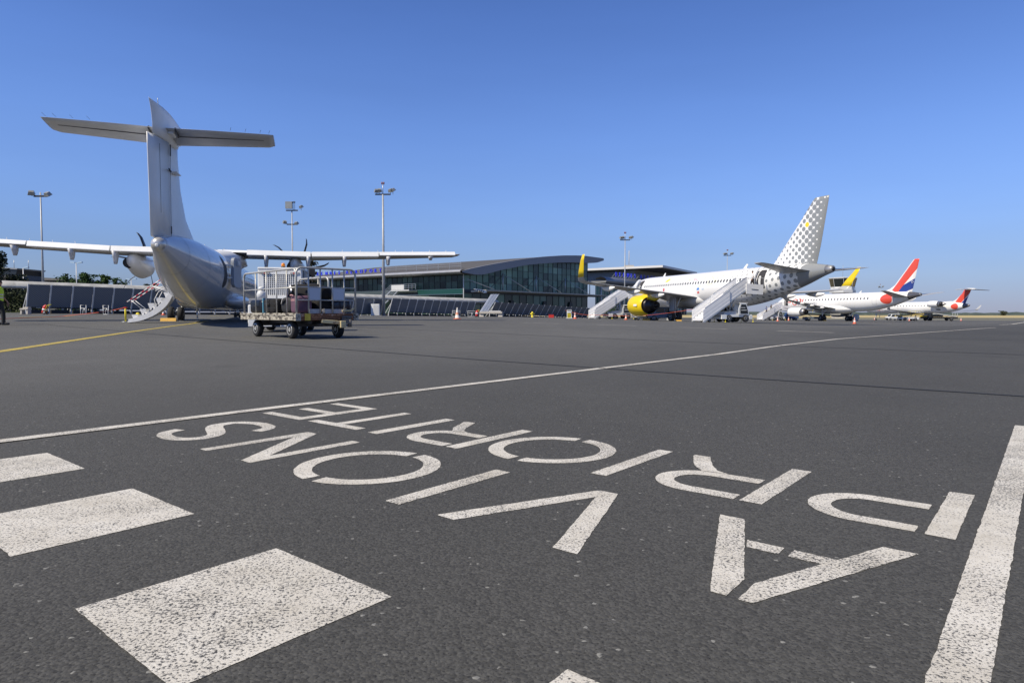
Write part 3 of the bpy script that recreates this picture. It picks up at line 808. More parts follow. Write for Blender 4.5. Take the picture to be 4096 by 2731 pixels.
def airstair(t, B):
    """curved door hinged at the sill, hanging down on the left as a stair"""
    wht = pm('airstair_white', (0.84, 0.84, 0.84), 0.4, var=0.08, scale=5); gry = pm('airstair_grey', (0.50, 0.52, 0.54), 0.45, var=0.1)
    X0, X1 = 9.9, 10.65
    # door shell profile in (y, z): from the sill out to the ground, bulging away
    prof = [(1.32, 1.72), (1.44, 1.30), (1.62, 0.95), (1.92, 0.62), (2.35, 0.33), (2.85, 0.13), (3.3, 0.05)]
    ys = np.array([p[0] for p in prof]); zs = np.array([p[1] for p in prof]); q = np.linspace(0, 1, 20); tt = np.linspace(0, 1, len(prof))
    cy, cz = pchip(tt, ys, q), pchip(tt, zs, q)
    mb = MB(); mb.s = True
    inner = [(cy[k] + 0.05, cz[k] + 0.06) for k in range(20)]
    ringA = []
    for k in range(20):
        ringA.append([(X0, cy[k], cz[k]), (X1, cy[k], cz[k]), (X1, inner[k][0], inner[k][1]), (X0, inner[k][0], inner[k][1])])
    mb.loft(ringA); dr = mb.build('airstair_door', wht, t)
    # side cheeks
    mb = MB()
    for x in (X0 - 0.02, X1 + 0.02):
        pl = [(cy[k], cz[k]) for k in range(20)] + [(3.30, 0.22), (2.92, 0.31), (2.46, 0.52), (2.08, 0.80), (1.80, 1.10), (1.60, 1.42), (1.50, 1.72)]
        mb.prism(pl, lambda u, v, d: Vector((d, u, v)), x - 0.018, x + 0.018)
    mb.build('side_cheek', wht, dr)
    for k in range(5):
        y = 1.66 + 0.34 * k; z = 1.50 - 0.27 * k
        mb = MB(); mb.box(((X0 + X1) / 2, y, z), (X1 - X0 - 0.06, 0.26, 0.03)); mb.build('step', gry, t)
        mb = MB()
        for x in (X0 + 0.02, X1 - 0.02): mb.prism([(y - .13, z), (y + .15, z), (y + .02, z - .34)], lambda u, v, d: Vector((d, u, v)), x - .012, x + .012)
        mb.build('step_bracket', wht, t)
    stripe = pm('barber_stripe', (0.75, 0.74, 0.72), 0.4)
    n = NT(stripe); o = n.obj()
    f = n.m('FRACT', n.m('MULTIPLY', n.m('ADD', o[1], n.m('MULTIPLY', o[2], -0.8)), 2.6)); n.link(n.mix(n.m('GREATER_THAN', f, 0.55), (0.75, 0.74, 0.72), (0.55, 0.05, 0.07)), n.b.inputs['Base Color'])
    for x in (X0, X1):
        mb = MB(); mb.tube([(x, 1.30, 2.42), (x, 1.45, 2.44), (x, 3.35, 1.02)], .024, 8); mb.build('handrail', stripe, t)
        mb = MB(); mb.tube([(x, 3.2, 1.12), (x, 2.75, 0.72)], .016, 6); mb.tube([(x, 2.3, 1.80), (x, 1.65, 1.50)], .016, 6); mb.tube([(x, 2.0, 1.55), (x, 2.2, 1.15), (x, 2.05, 0.5)], .014, 6); mb.tube([(x, 1.55, 1.95), (x, 2.15, 1.55)], .014, 6); mb.build('rail_post', wht, t)
    mb = MB(); mb.bar((X0 + .1, 3.32, .05), (X1 - .1, 3.32, .05), .05, .05); mb.tube([(X0 + .1, 3.3, .06), (X0 + .1, 3.42, .0)], .02, 6); mb.tube([(X1 - .1, 3.3, .06), (X1 - .1, 3.42, .0)], .02, 6); mb.build('foot_roller', dark_metal, dr)
    mb = MB(); mb.lathe([(0, .02), (.01, .08), (.04, .08), (.05, .02)], ((X0 + X1) / 2, 3.0, .45), 'X', 12); mb.build('pull_loop', safety_y, dr)
    # door void
    mb = MB(); B.patch(mb, rrect((X0 + X1) / 2, 2.45, X1 - X0 + .05, 1.6, .2), 0.006, 1, 10); mb.build('door_opening', pm('door_void', (0.015, 0.02, 0.03), 0.6), t)
build_turboprop()

# ------------------------------------------------------------------ jets
def nacelle(t, cx, cy, cz, r, x_front, x_back, x_core, paint, core_r, pylon=None):
    mb = MB(); mb.s = True; L = x_front - x_back
    mb.lathe([(x_back, r * 0.78), (x_back + .02, r * 0.82), (x_back + L * .25, r * 0.95), (x_back + L * .55, r), (x_front - L * .12, r * 0.97), (x_front - L * .03, r * 0.90), (x_front, r * 0.82), (x_front - L * .03, r * 0.76), (x_front - L * .2, r * 0.74)], (0, cy, cz), 'X', 36)
    n = mb.build('engine', paint, t)
    mb = MB(); mb.lathe([(x_front - L * .2 + .01, r * .735), (x_front - L * .2 + .02, r * .2), (x_front - L * .1, .02)], (0, cy, cz), 'X', 24); mb.build('fan', dark_metal, n)
    mb = MB(); mb.s = True
    mb.lathe([(x_back - .01, r * 0.775), (x_back + L * .12, r * 0.76), (x_back + L * .12, core_r * 1.25), (x_core + (x_back - x_core) * .4, core_r * 1.05), (x_core, core_r * .75), (x_core + .12, core_r * .6), (x_core + .1, core_r * .4), (x_core - (x_back - x_core) * .35, .03)], (0, cy, cz), 'X', 28)
    mb.build('exhaust', pm('exhaust_metal', (0.035, 0.034, 0.036), 0.4, 0.7, var=0.3, scale=4), n)
    return n
def gear_leg(t, x, y, ztop, r, w, dy, legm=None):
    mb = MB(); mb.tube([(x, y, ztop), (x, y, r)], [0.13, 0.09], 10); mb.tube([(x - .5, y * .9, ztop - .1), (x, y, r + .5)], .06, 8); mb.tube([(x, y - dy, r), (x, y + dy, r)], .07, 8)
    mb.build('gear_strut', legm or pm('gear_grey', (0.5, 0.51, 0.52), 0.4, var=.1), t)
    for d in (-dy, dy): wheel('wheel', (x, y + d, r), r, w, t)
def gear_door(t, x, y, z0, z1, ln, mat):
    mb = MB(); mb.box((x, y, (z0 + z1) / 2), (ln, 0.04, z1 - z0)); mb.build('gear_door', mat, t, bevel=0.01)

DOT_GREY, DOT_BODY = (0.255, 0.268, 0.275), (0.80, 0.80, 0.79)
def dotted_paint(name, fin=False):
    m = pm(name, (0.8, 0.8, 0.79), 0.28, coat=0.3); n = NT(m)
    if fin: o = n.obj(); x, z = o[0], o[2]; ax, az = 0.80, 0.75
    else: o = n.uv(); x, z = o[0], o[1]; ax, az = 0.74, 1.12
    a = n.m('MULTIPLY', x, 1 / ax); b = n.m('MULTIPLY', z, 1 / az)
    def cell(v):
        c = n.m('FLOOR', v); f = n.m('SUBTRACT', n.m('SUBTRACT', v, c), 0.5); return c, f
    c1, f1 = cell(n.m('ADD', a, b)); c2, f2 = cell(n.m('SUBTRACT', a, b))
    dx = n.m('MULTIPLY', n.m('ADD', f1, f2), ax / 2); dz = n.m('MULTIPLY', n.m('SUBTRACT', f1, f2), az / 2)
    d = n.m('SQRT', n.m('ADD', n.m('MULTIPLY', dx, dx), n.m('MULTIPLY', dz, dz)))
    if fin:
        k = n.m('SUBTRACT', x, n.m('MULTIPLY_ADD', z, -0.20, 3.05))           # distance ahead of the trailing edge
        rad = n.m('MULTIPLY_ADD', k, -0.055, 0.347)
        mask = n.m('LESS_THAN', d, n.m('MAXIMUM', rad, 0.10))
        mask = n.m('MAXIMUM', mask, n.m('LESS_THAN', k, 0.38))
    else:
        rad = n.m('MULTIPLY_ADD', x, -0.017, 0.275)
        rad = n.m('MULTIPLY', rad, n.m('LESS_THAN', x, 12.4))
        mask = n.m('LESS_THAN', d, rad)
        tail = n.m('LESS_THAN', n.m('ADD', x, n.m('MULTIPLY', z, 0.35)), 3.3)
        mask = n.m('MAXIMUM', mask, tail)
    c = n.mix(mask, DOT_BODY, DOT_GREY)
    if fin:
        y = n.m('LESS_THAN', n.m('ADD', n.m('ABSOLUTE', n.m('SUBTRACT', n.m('SUBTRACT', x, dx), 3.2)), n.m('ABSOLUTE', n.m('SUBTRACT', n.m('SUBTRACT', z, dz), 9.4))), 0.36)
        c = n.mix(n.m('MULTIPLY', mask, y), c, (0.80, 0.62, 0.02))
    n.link(c, n.b.inputs['Base Color'])
    return m

def build_narrowbody():
    t = thing('narrowbody_jet', 'white jet airliner with grey polka dots on its tail and a yellow engine', 'airliner')
    skin = dotted_paint('dotted_body_paint'); finp = dotted_paint('dotted_fin_paint', True)
    grey = pm('wing_grey', (0.40, 0.41, 0.42), 0.35, var=0.08, scale=1.0)
    tailg = pm('tail_grey', DOT_GREY, 0.35, var=0.03)
    st = [(0, 5.03, .26, .30), (.9, 4.98, .42, .50), (3, 4.76, .88, .98), (6, 4.36, 1.36, 1.46), (9, 4.0, 1.75, 1.83), (12, 3.79, 1.95, 2.03), (13.5, 3.75, 1.975, 2.07), (31.5, 3.75, 1.975, 2.07), (33.5, 3.70, 1.88, 1.98), (35.2, 3.52, 1.55, 1.66), (36.4, 3.28, 1.12, 1.22), (37.2, 3.05, .65, .70), (37.57, 2.92, .1, .1)]
    B = Body(st)
    fus = B.mesh(56, 130).build('fuselage', skin, t)
    mb = MB(); mb.s = True; mb.lathe([(-.02, .14), (-.03, .25), (0.0, .275), (.3, .335), (.62, .42)], (0, 0, 5.02), 'X', 28); ap = mb.build('tail_cone', pm('apu_metal', (0.42, 0.41, 0.40), 0.35, 0.6, var=.1), t)
    mb = MB(); mb.lathe([(-.034, .02), (-.033, .19)], (0, 0, 5.02), 'X', 20); mb.build('exhaust', black, ap)
    o = wing_mesh([(5.2, 2.0, 6.4, 0, .12), (5.75, 1.95, 6.25, 0, .12), (6.1, 1.85, 5.8, 0, .115), (7.3, 1.55, 4.98, 0, .11), (9.4, 1.15, 3.45, 0, .10), (11.5, .75, 2.0, 0, .10), (11.76, .73, 1.72, 0, .08)], vertical=True).build('fin', finp, t)
    for sg in (1, -1):
        s_ = wing_mesh([(.5, 2.1, 3.9, 4.95, .10), (1.0, 2.1, 3.6, 5.0, .10), (6.0, 1.75, 1.35, 5.47, .10), (6.22, 1.9, 1.05, 5.5, .08)], sg).build('tailplane', grey, t)
        # wing with sharklet
        w = wing_mesh([(0, 18.3, 7.6, 2.75, .13), (2.0, 18.3, 7.0, 2.85, .13), (6.4, 18.3, 4.1, 3.30, .12), (16.4, 15.9, 1.9, 4.02, .12), (17.0, 15.75, 1.75, 4.10, .12)], sg).build('wing', grey, t)
        rings = []
        for y, z, te, ch, tilt in ((17.0, 4.10, 15.75, 1.75, 8), (17.35, 4.22, 15.6, 1.65, 30), (17.6, 4.55, 15.35, 1.45, 62), (17.72, 5.2, 15.1, 1.25, 78), (17.95, 6.2, 14.6, .85, 80), (18.0, 6.78, 14.35, .55, 80)):
            ct, st_ = math.cos(R(tilt)), math.sin(R(tilt))
            rings.append(airfoil(te, ch, .11, lambda x, h, y=y, z=z, ct=ct, st_=st_: Vector((x, sg * (y - h * st_), z + h * ct))))
        mb = MB(); mb.s = True; mb.loft(rings[2:]); mb.build('winglet', yellow_p, w)
        mb = MB(); mb.s = True; mb.loft(rings[:3], cap=False); mb.build('winglet_blend', grey, w)
        for yq, zz in ((6.9, 3.15), (10.4, 3.42), (13.9, 3.68)):
            te = 18.3 - (yq - 6.4) * .24
            mb = MB(); mb.s = True; mb.loft([[(te + a, sg * yq + wd * math.cos(2 * math.pi * k / 12), zz - .22 + dz + hh * math.sin(2 * math.pi * k / 12)) for k in range(12)] for a, wd, hh, dz in ((-1.0, .03, .04, .1), (-.5, .16, .20, .02), (.4, .22, .30, -.02), (1.5, .16, .2, .05), (2.2, .03, .05, .15))]); mb.build('flap_fairing', white_paint, w)
        e = nacelle(t, 0, sg * 5.75, 1.86, 1.28, 25.9, 22.6, 20.8, yellow_p, .64)
        mb = MB(); mb.s = True; mb.loft([[(x, sg * 5.75 - hw, zb), (x, sg * 5.75 + hw, zb), (x, sg * 5.75 + hw * .6, zt), (x, sg * 5.75 - hw * .6, zt)] for x, hw, zb, zt in ((25.0, .05, 2.95, 3.05), (23.6, .2, 2.7, 3.25), (21.5, .22, 2.2, 3.2), (19.6, .06, 2.9, 3.1))]); mb.build('pylon', yellow_p, e)
        gear_leg(t, 19.86, sg * 3.8, 2.9, .585, .42, .46)
        gear_door(t, 19.8, sg * 4.3, 1.2, 2.85, 1.0, grey)
    # logo panel on the left engine
    mb = MB(); mb.s = True
    for x0, x1, a0, a1 in ((23.2, 24.0, -5, 6),):
        mb.loft([[Vector((x, 5.75 + 1.288 * math.cos(R(a)), 1.86 + 1.288 * math.sin(R(a)))) for x in np.linspace(x0, x1, 6)] for a in np.linspace(a0, a1, 4)], cap=False, closed=False)
    mb.build('nacelle_logo', white_paint, t)
    gear_leg(t, 32.5, 0, 2.0, .38, .22, .22)
    # belly fairing
    mb = MB(); mb.s = True
    mb.loft([[(x, w_ * math.cos(2 * math.pi * k / 28), 2.55 + h_ * math.sin(2 * math.pi * k / 28)) for k in range(28)] for x, w_, h_ in ((15.8, .1, .1), (17, 1.3, .75), (18.5, 2.0, 1.0), (23.5, 2.05, 1.02), (25.5, 1.6, .85), (27, .1, .1))]); mb.build('belly_fairing', pm('belly_white', (0.66, 0.66, 0.66), 0.35, var=.06), t)
    xs = [10.2, 10.73] + [11.8 + .533 * k for k in range(36)]
    window_row(B, [x for x in xs if x < 31.2], 4.50, .23, .33, t)
    mb = MB()
    for xc, zc in ((8.0, 4.45), (31.9, 4.45), (21.4, 4.38), (20.45, 4.38)): outline(B, mb, xc - .26 if 20 < xc < 22 else xc - .42, xc + .26 if 20 < xc < 22 else xc + .42, zc - (.5 if 20 < xc < 22 else .92), zc + (.5 if 20 < xc < 22 else .92))
    mb.build('door_seam', pm('seam_grey', (0.45, 0.45, 0.46), .5), fus)
    for xc in (7.75, 31.75):
        mb = MB(); B.patch(mb, rrect(xc, 4.42, .95, 1.85, .15), .014, 1, 12); mb.build('door_opening', pm('cabin_dark', (0.03, 0.03, 0.035), .7), t)
        mb = MB(); B.patch(mb, rrect(xc + .14, 4.15, .30, 1.2, .05), .022, 1, 8); mb.build('cabin_wall', grey_panel, t)
        # the door swung forward, parallel to the skin
        mb = MB(); zs = np.linspace(3.5, 5.3, 9)
        for k in range(8):
            q = [B.side(xc + dx, z, off) for dx, z, off in ((.52, zs[k], .34), (1.34, zs[k], .30), (1.34, zs[k + 1], .30), (.52, zs[k + 1], .34))]
            q2 = [B.side(xc + dx, z, off) for dx, z, off in ((.52, zs[k], .20), (1.34, zs[k], .16), (1.34, zs[k + 1], .16), (.52, zs[k + 1], .20))]
            mb.poly(q); mb.poly(q2)
            mb.poly([q[0], q[3], q2[3], q2[0]]); mb.poly([q[1], q[2], q2[2], q2[1]])
        mb.build('door', white_paint, t)
    # markings on the left side
    def flat(mb, pts, off=.007): B.patch(mb, pts, off, 1, 5)
    def deco(name, pts, c):
        mb = MB(); flat(mb, pts); mb.build(name, pm('deco_%s' % '_'.join('%d' % (v * 100) for v in c), c, .4), t)
    deco('decal', [(25.75, 4.82), (25.15, 4.86), (24.75, 5.28), (25.25, 5.32), (25.6, 5.1)], (.78, .68, .05))
    deco('decal', [(25.62, 3.72), (25.36, 3.72), (25.30, 4.1), (25.68, 4.1)], (.6, .05, .08))
    deco('decal', [(18.30, 3.62), (17.80, 3.66), (17.86, 3.95), (18.28, 3.92)], (.08, .25, .65)); deco('decal', [(18.22, 3.22), (17.82, 3.24), (17.84, 3.54), (18.22, 3.52)], (.6, .12, .12))
    deco('decal', [(17.3, 3.6), (16.9, 3.62), (16.9, 3.85), (17.3, 3.83)], (.55, .62, .70)); deco('decal', [(20.45, 4.86), (20.12, 4.86), (20.28, 5.06)], (.75, .55, .2)); deco('decal', [(18.2, 4.02), (17.5, 4.06), (17.5, 4.1), (18.2, 4.08)], (.8, .72, .25))
    ydec = pm('yellow_line_art', (.78, .75, .25), .4); gdec = pm('grey_line_art', (.55, .56, .57), .4); odec = pm('orange_line_art', (.75, .45, .25), .4)
    def scribble(pts, mat, w=.035):
        mb = MB()
        for (xa, za), (xb, zb) in zip(pts[:-1], pts[1:]):
            l = math.hypot(xb - xa, zb - za); nx, nz = -(zb - za) / l * w / 2, (xb - xa) / l * w / 2
            flat(mb, [(xa + nx, za + nz), (xb + nx, zb + nz), (xb - nx, zb - nz), (xa - nx, za - nz)])
        mb.build('line_drawing', mat, t)
    scribble([(16.3, 4.2), (16.3, 4.85), (15.9, 5.1), (15.5, 4.85), (15.5, 4.25), (16.3, 4.2)], ydec, .05); scribble([(15.2, 4.3), (15.0, 5.0), (14.75, 4.9), (14.8, 4.4)], ydec, .05)
    scribble([(14.2, 4.75), (14.0, 5.15), (13.8, 4.9)], ydec); scribble([(17.4, 4.7), (17.3, 5.1), (17.1, 4.8)], odec, .04); scribble([(16.2, 5.2), (15.6, 5.35), (15.0, 5.25), (14.4, 5.4)], gdec); scribble([(13.4, 5.2), (13.0, 5.4), (12.6, 5.25), (13.1, 5.15)], gdec, .05); scribble([(27.9, 4.85), (27.9, 5.2), (27.5, 5.2), (27.5, 4.9)], gdec)
    scribble([(26.8, 4.9), (26.9, 5.2)], gdec); scribble([(18.6, 5.2), (18.0, 5.35), (17.6, 5.2)], gdec); scribble([(14.6, 3.2), (14.2, 3.5), (13.9, 3.2), (13.6, 3.45)], gdec, .05)
    mb = MB(); add_text(mb, 'MAC', .52, lambda x, y, z: B.side(19.5 - x, 4.72 + y, .008)); mb.build('lettering', pm('pink_lettering', (.75, .25, .35), .4), t)
    mb = MB(); mb.tube([(12.2, 0, 5.8), (11.8, 0, 6.25)], .03, 6); mb.poly([(12.6, .02, 5.82), (12.0, .02, 5.83), (11.85, .02, 6.3), (12.05, .02, 6.3)]); mb.build('antenna', white_paint, t)
    mb = MB(); mb.prism([(29.0, 5.8), (28.5, 5.8), (28.3, 6.25), (28.5, 6.25)], lambda u, v, d: Vector((u, d, v)), -.02, .02); mb.build('antenna', white_paint, t)
    g = Vector((28.9 - .312 * 19.9, 59.7 + .95 * 19.9, 0))
    place(t, 28.9, 59.7, zg(g.x, g.y), -18.2, 0.8)
    return t

RED, BLUE = (0.72, 0.085, 0.055), (0.03, 0.06, 0.27)
def regional_paint(name, circle, red, blue):
    m = pm(name, (0.8, 0.8, 0.79), 0.28, coat=0.3); n = NT(m); o = n.obj(); c = None
    base = (0.80, 0.80, 0.79)
    if circle:
        c = n.mix(n.disc(o[0], o[2], *circle), base, RED)
    if red:
        c = n.mix(n.convex(o[0], o[2], red), c or base, RED); c = n.mix(n.convex(o[0], o[2], blue), c, BLUE)
    n.link(c, n.b.inputs['Base Color']); return m
def build_regional_twin():
    t = thing('regional_jet', 'white regional jet with underwing engines, red disc and tricolour striped fin', 'airliner')
    skin = regional_paint('regional_body_paint', (5.88, 3.88, 1.12, .84), None, None)
    finp = regional_paint('regional_fin_paint', None, [(1.40, 10.30), (.3, 10.3), (.8, 8.83), (4.5, 4.85), (5.55, 5.35)], [(1.20, 7.19), (3.38, 6.12), (4.45, 4.88), (3.6, 4.70), (1.5, 5.55)])
    grey = pm('wing_grey', (0.40, 0.41, 0.42), 0.35, var=0.08, scale=1.0)
    B = Body([(0, 4.50, .20, .22), (1, 4.46, .36, .42), (2.2, 4.36, .56, .66), (4, 4.10, .88, 1.0), (7, 3.76, 1.26, 1.38), (10, 3.54, 1.46, 1.60), (12.5, 3.48, 1.505, 1.67), (30.5, 3.48, 1.505, 1.67), (32.5, 3.40, 1.4, 1.55), (34.3, 3.2, 1.08, 1.2), (35.5, 2.95, .68, .75), (36.1, 2.72, .3, .32), (36.24, 2.66, .05, .05)])
    fus = B.mesh(48, 110).build('fuselage', skin, t)
    mb = B.mesh(36, 14, 0.0, 2.15); mb.v = [(x, y * 1.012, 4.42 + (z - 4.42) * 1.012) for x, y, z in mb.v]; mb.build('tail_cone', pm('cone_dark', (0.16, 0.16, 0.17), .35, .6), t)
    wing_mesh([(4.5, 1.75, 6.3, 0, .11), (5.15, 1.72, 6.2, 0, .11), (5.55, 1.6, 4.7, 0, .11), (6.2, 1.45, 3.8, 0, .11), (8.4, .95, 2.35, 0, .10), (10.1, .58, 1.2, 0, .10), (10.28, .56, .95, 0, .08)], vertical=True).build('fin', finp, t)
    for sg in (1, -1):
        wing_mesh([(.4, 1.8, 3.3, 4.15, .10), (.9, 1.8, 3.0, 4.2, .10), (5.8, .95, 1.2, 5.0, .10), (6.0, 1.1, .9, 5.03, .08)], sg).build('tailplane', grey, t)
        w = wing_mesh([(0, 17.0, 6.6, 2.25, .13), (1.5, 17.0, 6.0, 2.35, .13), (5.2, 16.9, 3.6, 2.75, .12), (13.0, 15.0, 1.4, 3.75, .11), (13.6, 14.85, 1.2, 3.95, .10)], sg).build('wing', grey, t)
        mb = MB(); mb.s = True
        mb.loft([airfoil(te, ch, .10, lambda x, h, y=y, z=z, c=math.cos(R(tl)), s_=math.sin(R(tl)): Vector((x, sg * (y - h * s_), z + h * c))) for y, z, te, ch, tl in ((13.6, 3.95, 14.85, 1.2, 20), (13.9, 4.25, 14.6, 1.0, 55), (14.25, 5.1, 14.1, .55, 68))]); mb.build('winglet', grey, w)
        for yq in (4.8, 7.5, 10.1):
            te = 16.9 - (yq - 5.2) * .24; zz = 2.7 + (yq - 5.2) * .128
            mb = MB(); mb.s = True; mb.loft([[(te + a, sg * yq + wd * math.cos(2 * math.pi * k / 10), zz - .2 + hh * math.sin(2 * math.pi * k / 10)) for k in range(10)] for a, wd, hh in ((-.9, .03, .04), (-.4, .14, .17), (.5, .18, .25), (1.6, .03, .05))]); mb.build('flap_fairing', white_paint, w)
        e = nacelle(t, 0, sg * 4.9, 1.66, .90, 25.3, 21.9, 20.6, white_paint, .50)
        mb = MB(); mb.s = True; mb.lathe([(21.0, .52), (21.5, .66), (22.1, .74)], (0, sg * 4.9, 1.66), 'X', 26); mb.build('nozzle', pm('nozzle_metal', (.3, .3, .31), .35, .7), e)
        mb = MB(); mb.loft([[(x, sg * 4.9 - .15, zb), (x, sg * 4.9 + .15, zb), (x, sg * 4.9 + .1, zt), (x, sg * 4.9 - .1, zt)] for x, zb, zt in ((24.3, 2.4, 2.5), (22.5, 2.2, 2.75), (20.2, 2.4, 2.6))]); mb.build('pylon', grey, e)
        gear_leg(t, 18.74, sg * 2.97, 2.3, .52, .36, .36)
    gear_leg(t, 32.2, 0, 2.0, .34, .2, .2)
    mb = MB(); mb.s = True
    mb.loft([[(x, w_ * math.cos(2 * math.pi * k / 26), 2.3 + h_ * math.sin(2 * math.pi * k / 26)) for k in range(26)] for x, w_, h_ in ((12.5, .1, .1), (14, 1.0, .55), (16, 1.6, .92), (21, 1.65, .95), (23.5, 1.2, .75), (25, .1, .1))]); mb.build('belly_fairing', white_paint, t)
    window_row(B, [9.6 + .79 * k for k in range(24)], 4.05, .26, .38, t, r=.1)
    mb = MB(); outline(B, mb, 7.75, 8.65, 2.98, 4.86, w=.05); mb.build('door_seam', pm('seam_grey', (0.45, 0.45, 0.46), .5), fus)
    xc = 31.0; mb = MB(); B.patch(mb, rrect(xc, 3.5, .9, 1.85, .15), .014, 1, 12); mb.build('door_opening', pm('cabin_dark', (0.03, 0.03, 0.035), .7), t)
    mb = MB()
    zs = np.linspace(2.6, 4.4, 8)
    for k in range(7): mb.poly([B.side(xc + dx, z, .3) for dx, z in ((.5, zs[k]), (1.35, zs[k]), (1.35, zs[k + 1]), (.5, zs[k + 1]))]); mb.poly([B.side(xc + dx, z, .18) for dx, z in ((.5, zs[k]), (1.35, zs[k]), (1.35, zs[k + 1]), (.5, zs[k + 1]))])
    mb.build('door', white_paint, t)
    red = pm('red_lettering', RED, .4); dk = pm('dark_lettering', (.04, .05, .12), .4)
    mb = MB(); add_text(mb, 'HOP!', 1.95, lambda x, y, z: B.side(30.9 - x * 1.08, 3.02 + y, .01)); mb.build('lettering', red, t)
    mb = MB(); add_text(mb, 'AIRFRANCE /', .56, lambda x, y, z: B.side(25.7 - x * 1.1, 3.12 + y, .01)); mb.build('lettering', dk, t)
    mb = MB(); add_text(mb, 'O', .55, lambda x, y, z: Vector((1.88 - x, .125, 6.42 + y))); mb.build('lettering', white_paint, t)
    mb = MB(); mb.prism([(13.2, 5.1), (12.7, 5.1), (12.5, 5.5), (12.65, 5.5)], lambda u, v, d: Vector((u, d, v)), -.02, .02); mb.build('antenna', white_paint, t)
    g = Vector((65.7 - .252 * 18.7, 106.2 + .968 * 18.7, 0))
    place(t, 65.7, 106.2, zg(g.x, g.y), -14.6, 0.6)
    return t
def build_rear_engine_jet():
    t = thing('rear_engine_jet', 'farthest white regional jet with T-tail, rear engine pod and red disc', 'airliner')
    skin = regional_paint('rear_jet_body_paint', (4.82, 3.26, 1.0, .66), None, None)
    finp = regional_paint('rear_jet_fin_paint', None, [(2.34, 7.2), (.6, 7.2), (.9, 6.2), (2.4, 5.0), (4.06, 3.6), (5.3, 4.3)], [(.7, 5.75), (2.24, 5.0), (4.06, 3.6), (2.85, 3.7), (1.2, 4.6)])
    B = Body([(0.9, 3.45, .12, .14), (1.6, 3.44, .32, .34), (2.8, 3.38, .52, .56), (5, 3.28, .9, .95), (8, 3.16, 1.22, 1.24), (11, 3.10, 1.345, 1.345), (33, 3.10, 1.345, 1.345), (35.5, 3.0, 1.2, 1.2), (37.5, 2.75, .8, .8), (38.8, 2.45, .3, .32), (39.1, 2.4, .05, .05)])
    fus = B.mesh(40, 100).build('fuselage', skin, t)
    mb = B.mesh(30, 10, 0.9, 2.7); mb.v = [(x, y * 1.015, 3.42 + (z - 3.42) * 1.015) for x, y, z in mb.v]; mb.build('tail_cone', pm('cone_dark', (0.16, 0.16, 0.17), .35, .6), t)
    wing_mesh([(3.6, 2.3, 6.0, 0, .10), (4.25, 2.1, 4.6, 0, .11), (4.8, 1.8, 3.5, 0, .12), (6.0, 1.1, 2.4, 0, .12), (6.9, .6, 2.2, 0, .12), (7.15, .5, 1.9, 0, .12)], vertical=True).build('fin', finp, t)
    mb = MB(); mb.s = True; mb.loft([[(x, r * math.cos(2 * math.pi * k / 14), 6.98 + r * .8 * math.sin(2 * math.pi * k / 14)) for k in range(14)] for x, r in ((-.9, .03), (0, .2), (1.5, .28), (2.6, .18), (3.0, .03))]); mb.build('tail_bullet', white_paint, t)
    grey = pm('wing_grey', (0.40, 0.41, 0.42), 0.35)
    for sg in (1, -1):
        wing_mesh([(.1, .3, 2.2, 6.98, .10), (4.3, -.4, 1.1, 6.75, .10)], sg).build('tailplane', grey, t)
        w = wing_mesh([(0, 15.2, 6.4, 1.75, .12), (1.3, 15.2, 5.6, 1.8, .12), (4.0, 15.0, 3.4, 1.95, .11), (12.2, 12.4, 1.2, 2.55, .10)], sg).build('wing', grey, t)
        mb = MB(); mb.s = True; mb.loft([airfoil(te, ch, .1, lambda x, h, y=y, z=z: Vector((x, sg * (y - h), z))) for y, z, te, ch in ((12.2, 2.5, 12.4, 1.2), (12.5, 3.0, 12.1, .9), (12.75, 3.75, 11.7, .45))]); mb.build('winglet', grey, w)
        e = nacelle(t, 0, sg * 2.35, 3.82, .72, 11.5, 8.1, 6.6, white_paint, .48)
        mb = MB(); mb.s = True; mb.lathe([(5.6, .04), (6.6, .34), (7.4, .52), (8.2, .62)], (0, sg * 2.35, 3.82), 'X', 22); mb.build('nozzle', pm('nozzle_metal', (.3, .3, .31), .35, .7), e)
        mb = MB(); mb.box((9.4, sg * 1.45, 3.72), (2.8, .9, .22)); mb.build('pylon', white_paint, e, bevel=.05)
        gear_leg(t, 16.6, sg * 2.05, 1.7, .45, .3, .3)
    gear_leg(t, 35.0, 0, 1.9, .24, .15, .15)
    window_row(B, [13.4 + 1.1 * k for k in range(18)], 3.5, .26, .36, t, r=.1)
    mb = MB(); outline(B, mb, 22.2, 22.8, 2.75, 3.75, w=.04); outline(B, mb, 24.0, 24.6, 2.75, 3.75, w=.04); mb.build('door_seam', pm('seam_grey', (0.45, 0.45, 0.46), .5), fus)
    mb = MB(); B.patch(mb, rrect(9.6, 2.62, 1.4, .25, .1), .02, 1, 3); mb.build('vent', dark_metal, t)
    mb = MB(); add_text(mb, 'HOP!', 1.4, lambda x, y, z: B.side(33.8 - x, 2.3 + y, .01)); mb.build('lettering', pm('red_lettering', RED, .4), t)
    mb = MB(); add_text(mb, 'AIRFRANCE', .5, lambda x, y, z: B.side(30.2 - x, 2.2 + y, .01)); mb.build('lettering', pm('dark_lettering', (.04, .05, .12), .4), t)
    place(t, 98.7, 141.5, zg(96, 160), -14.0, 0.4); t.scale = (.76, 1, 1)
    return t
build_narrowbody(); build_regional_twin(); build_rear_engine_jet()

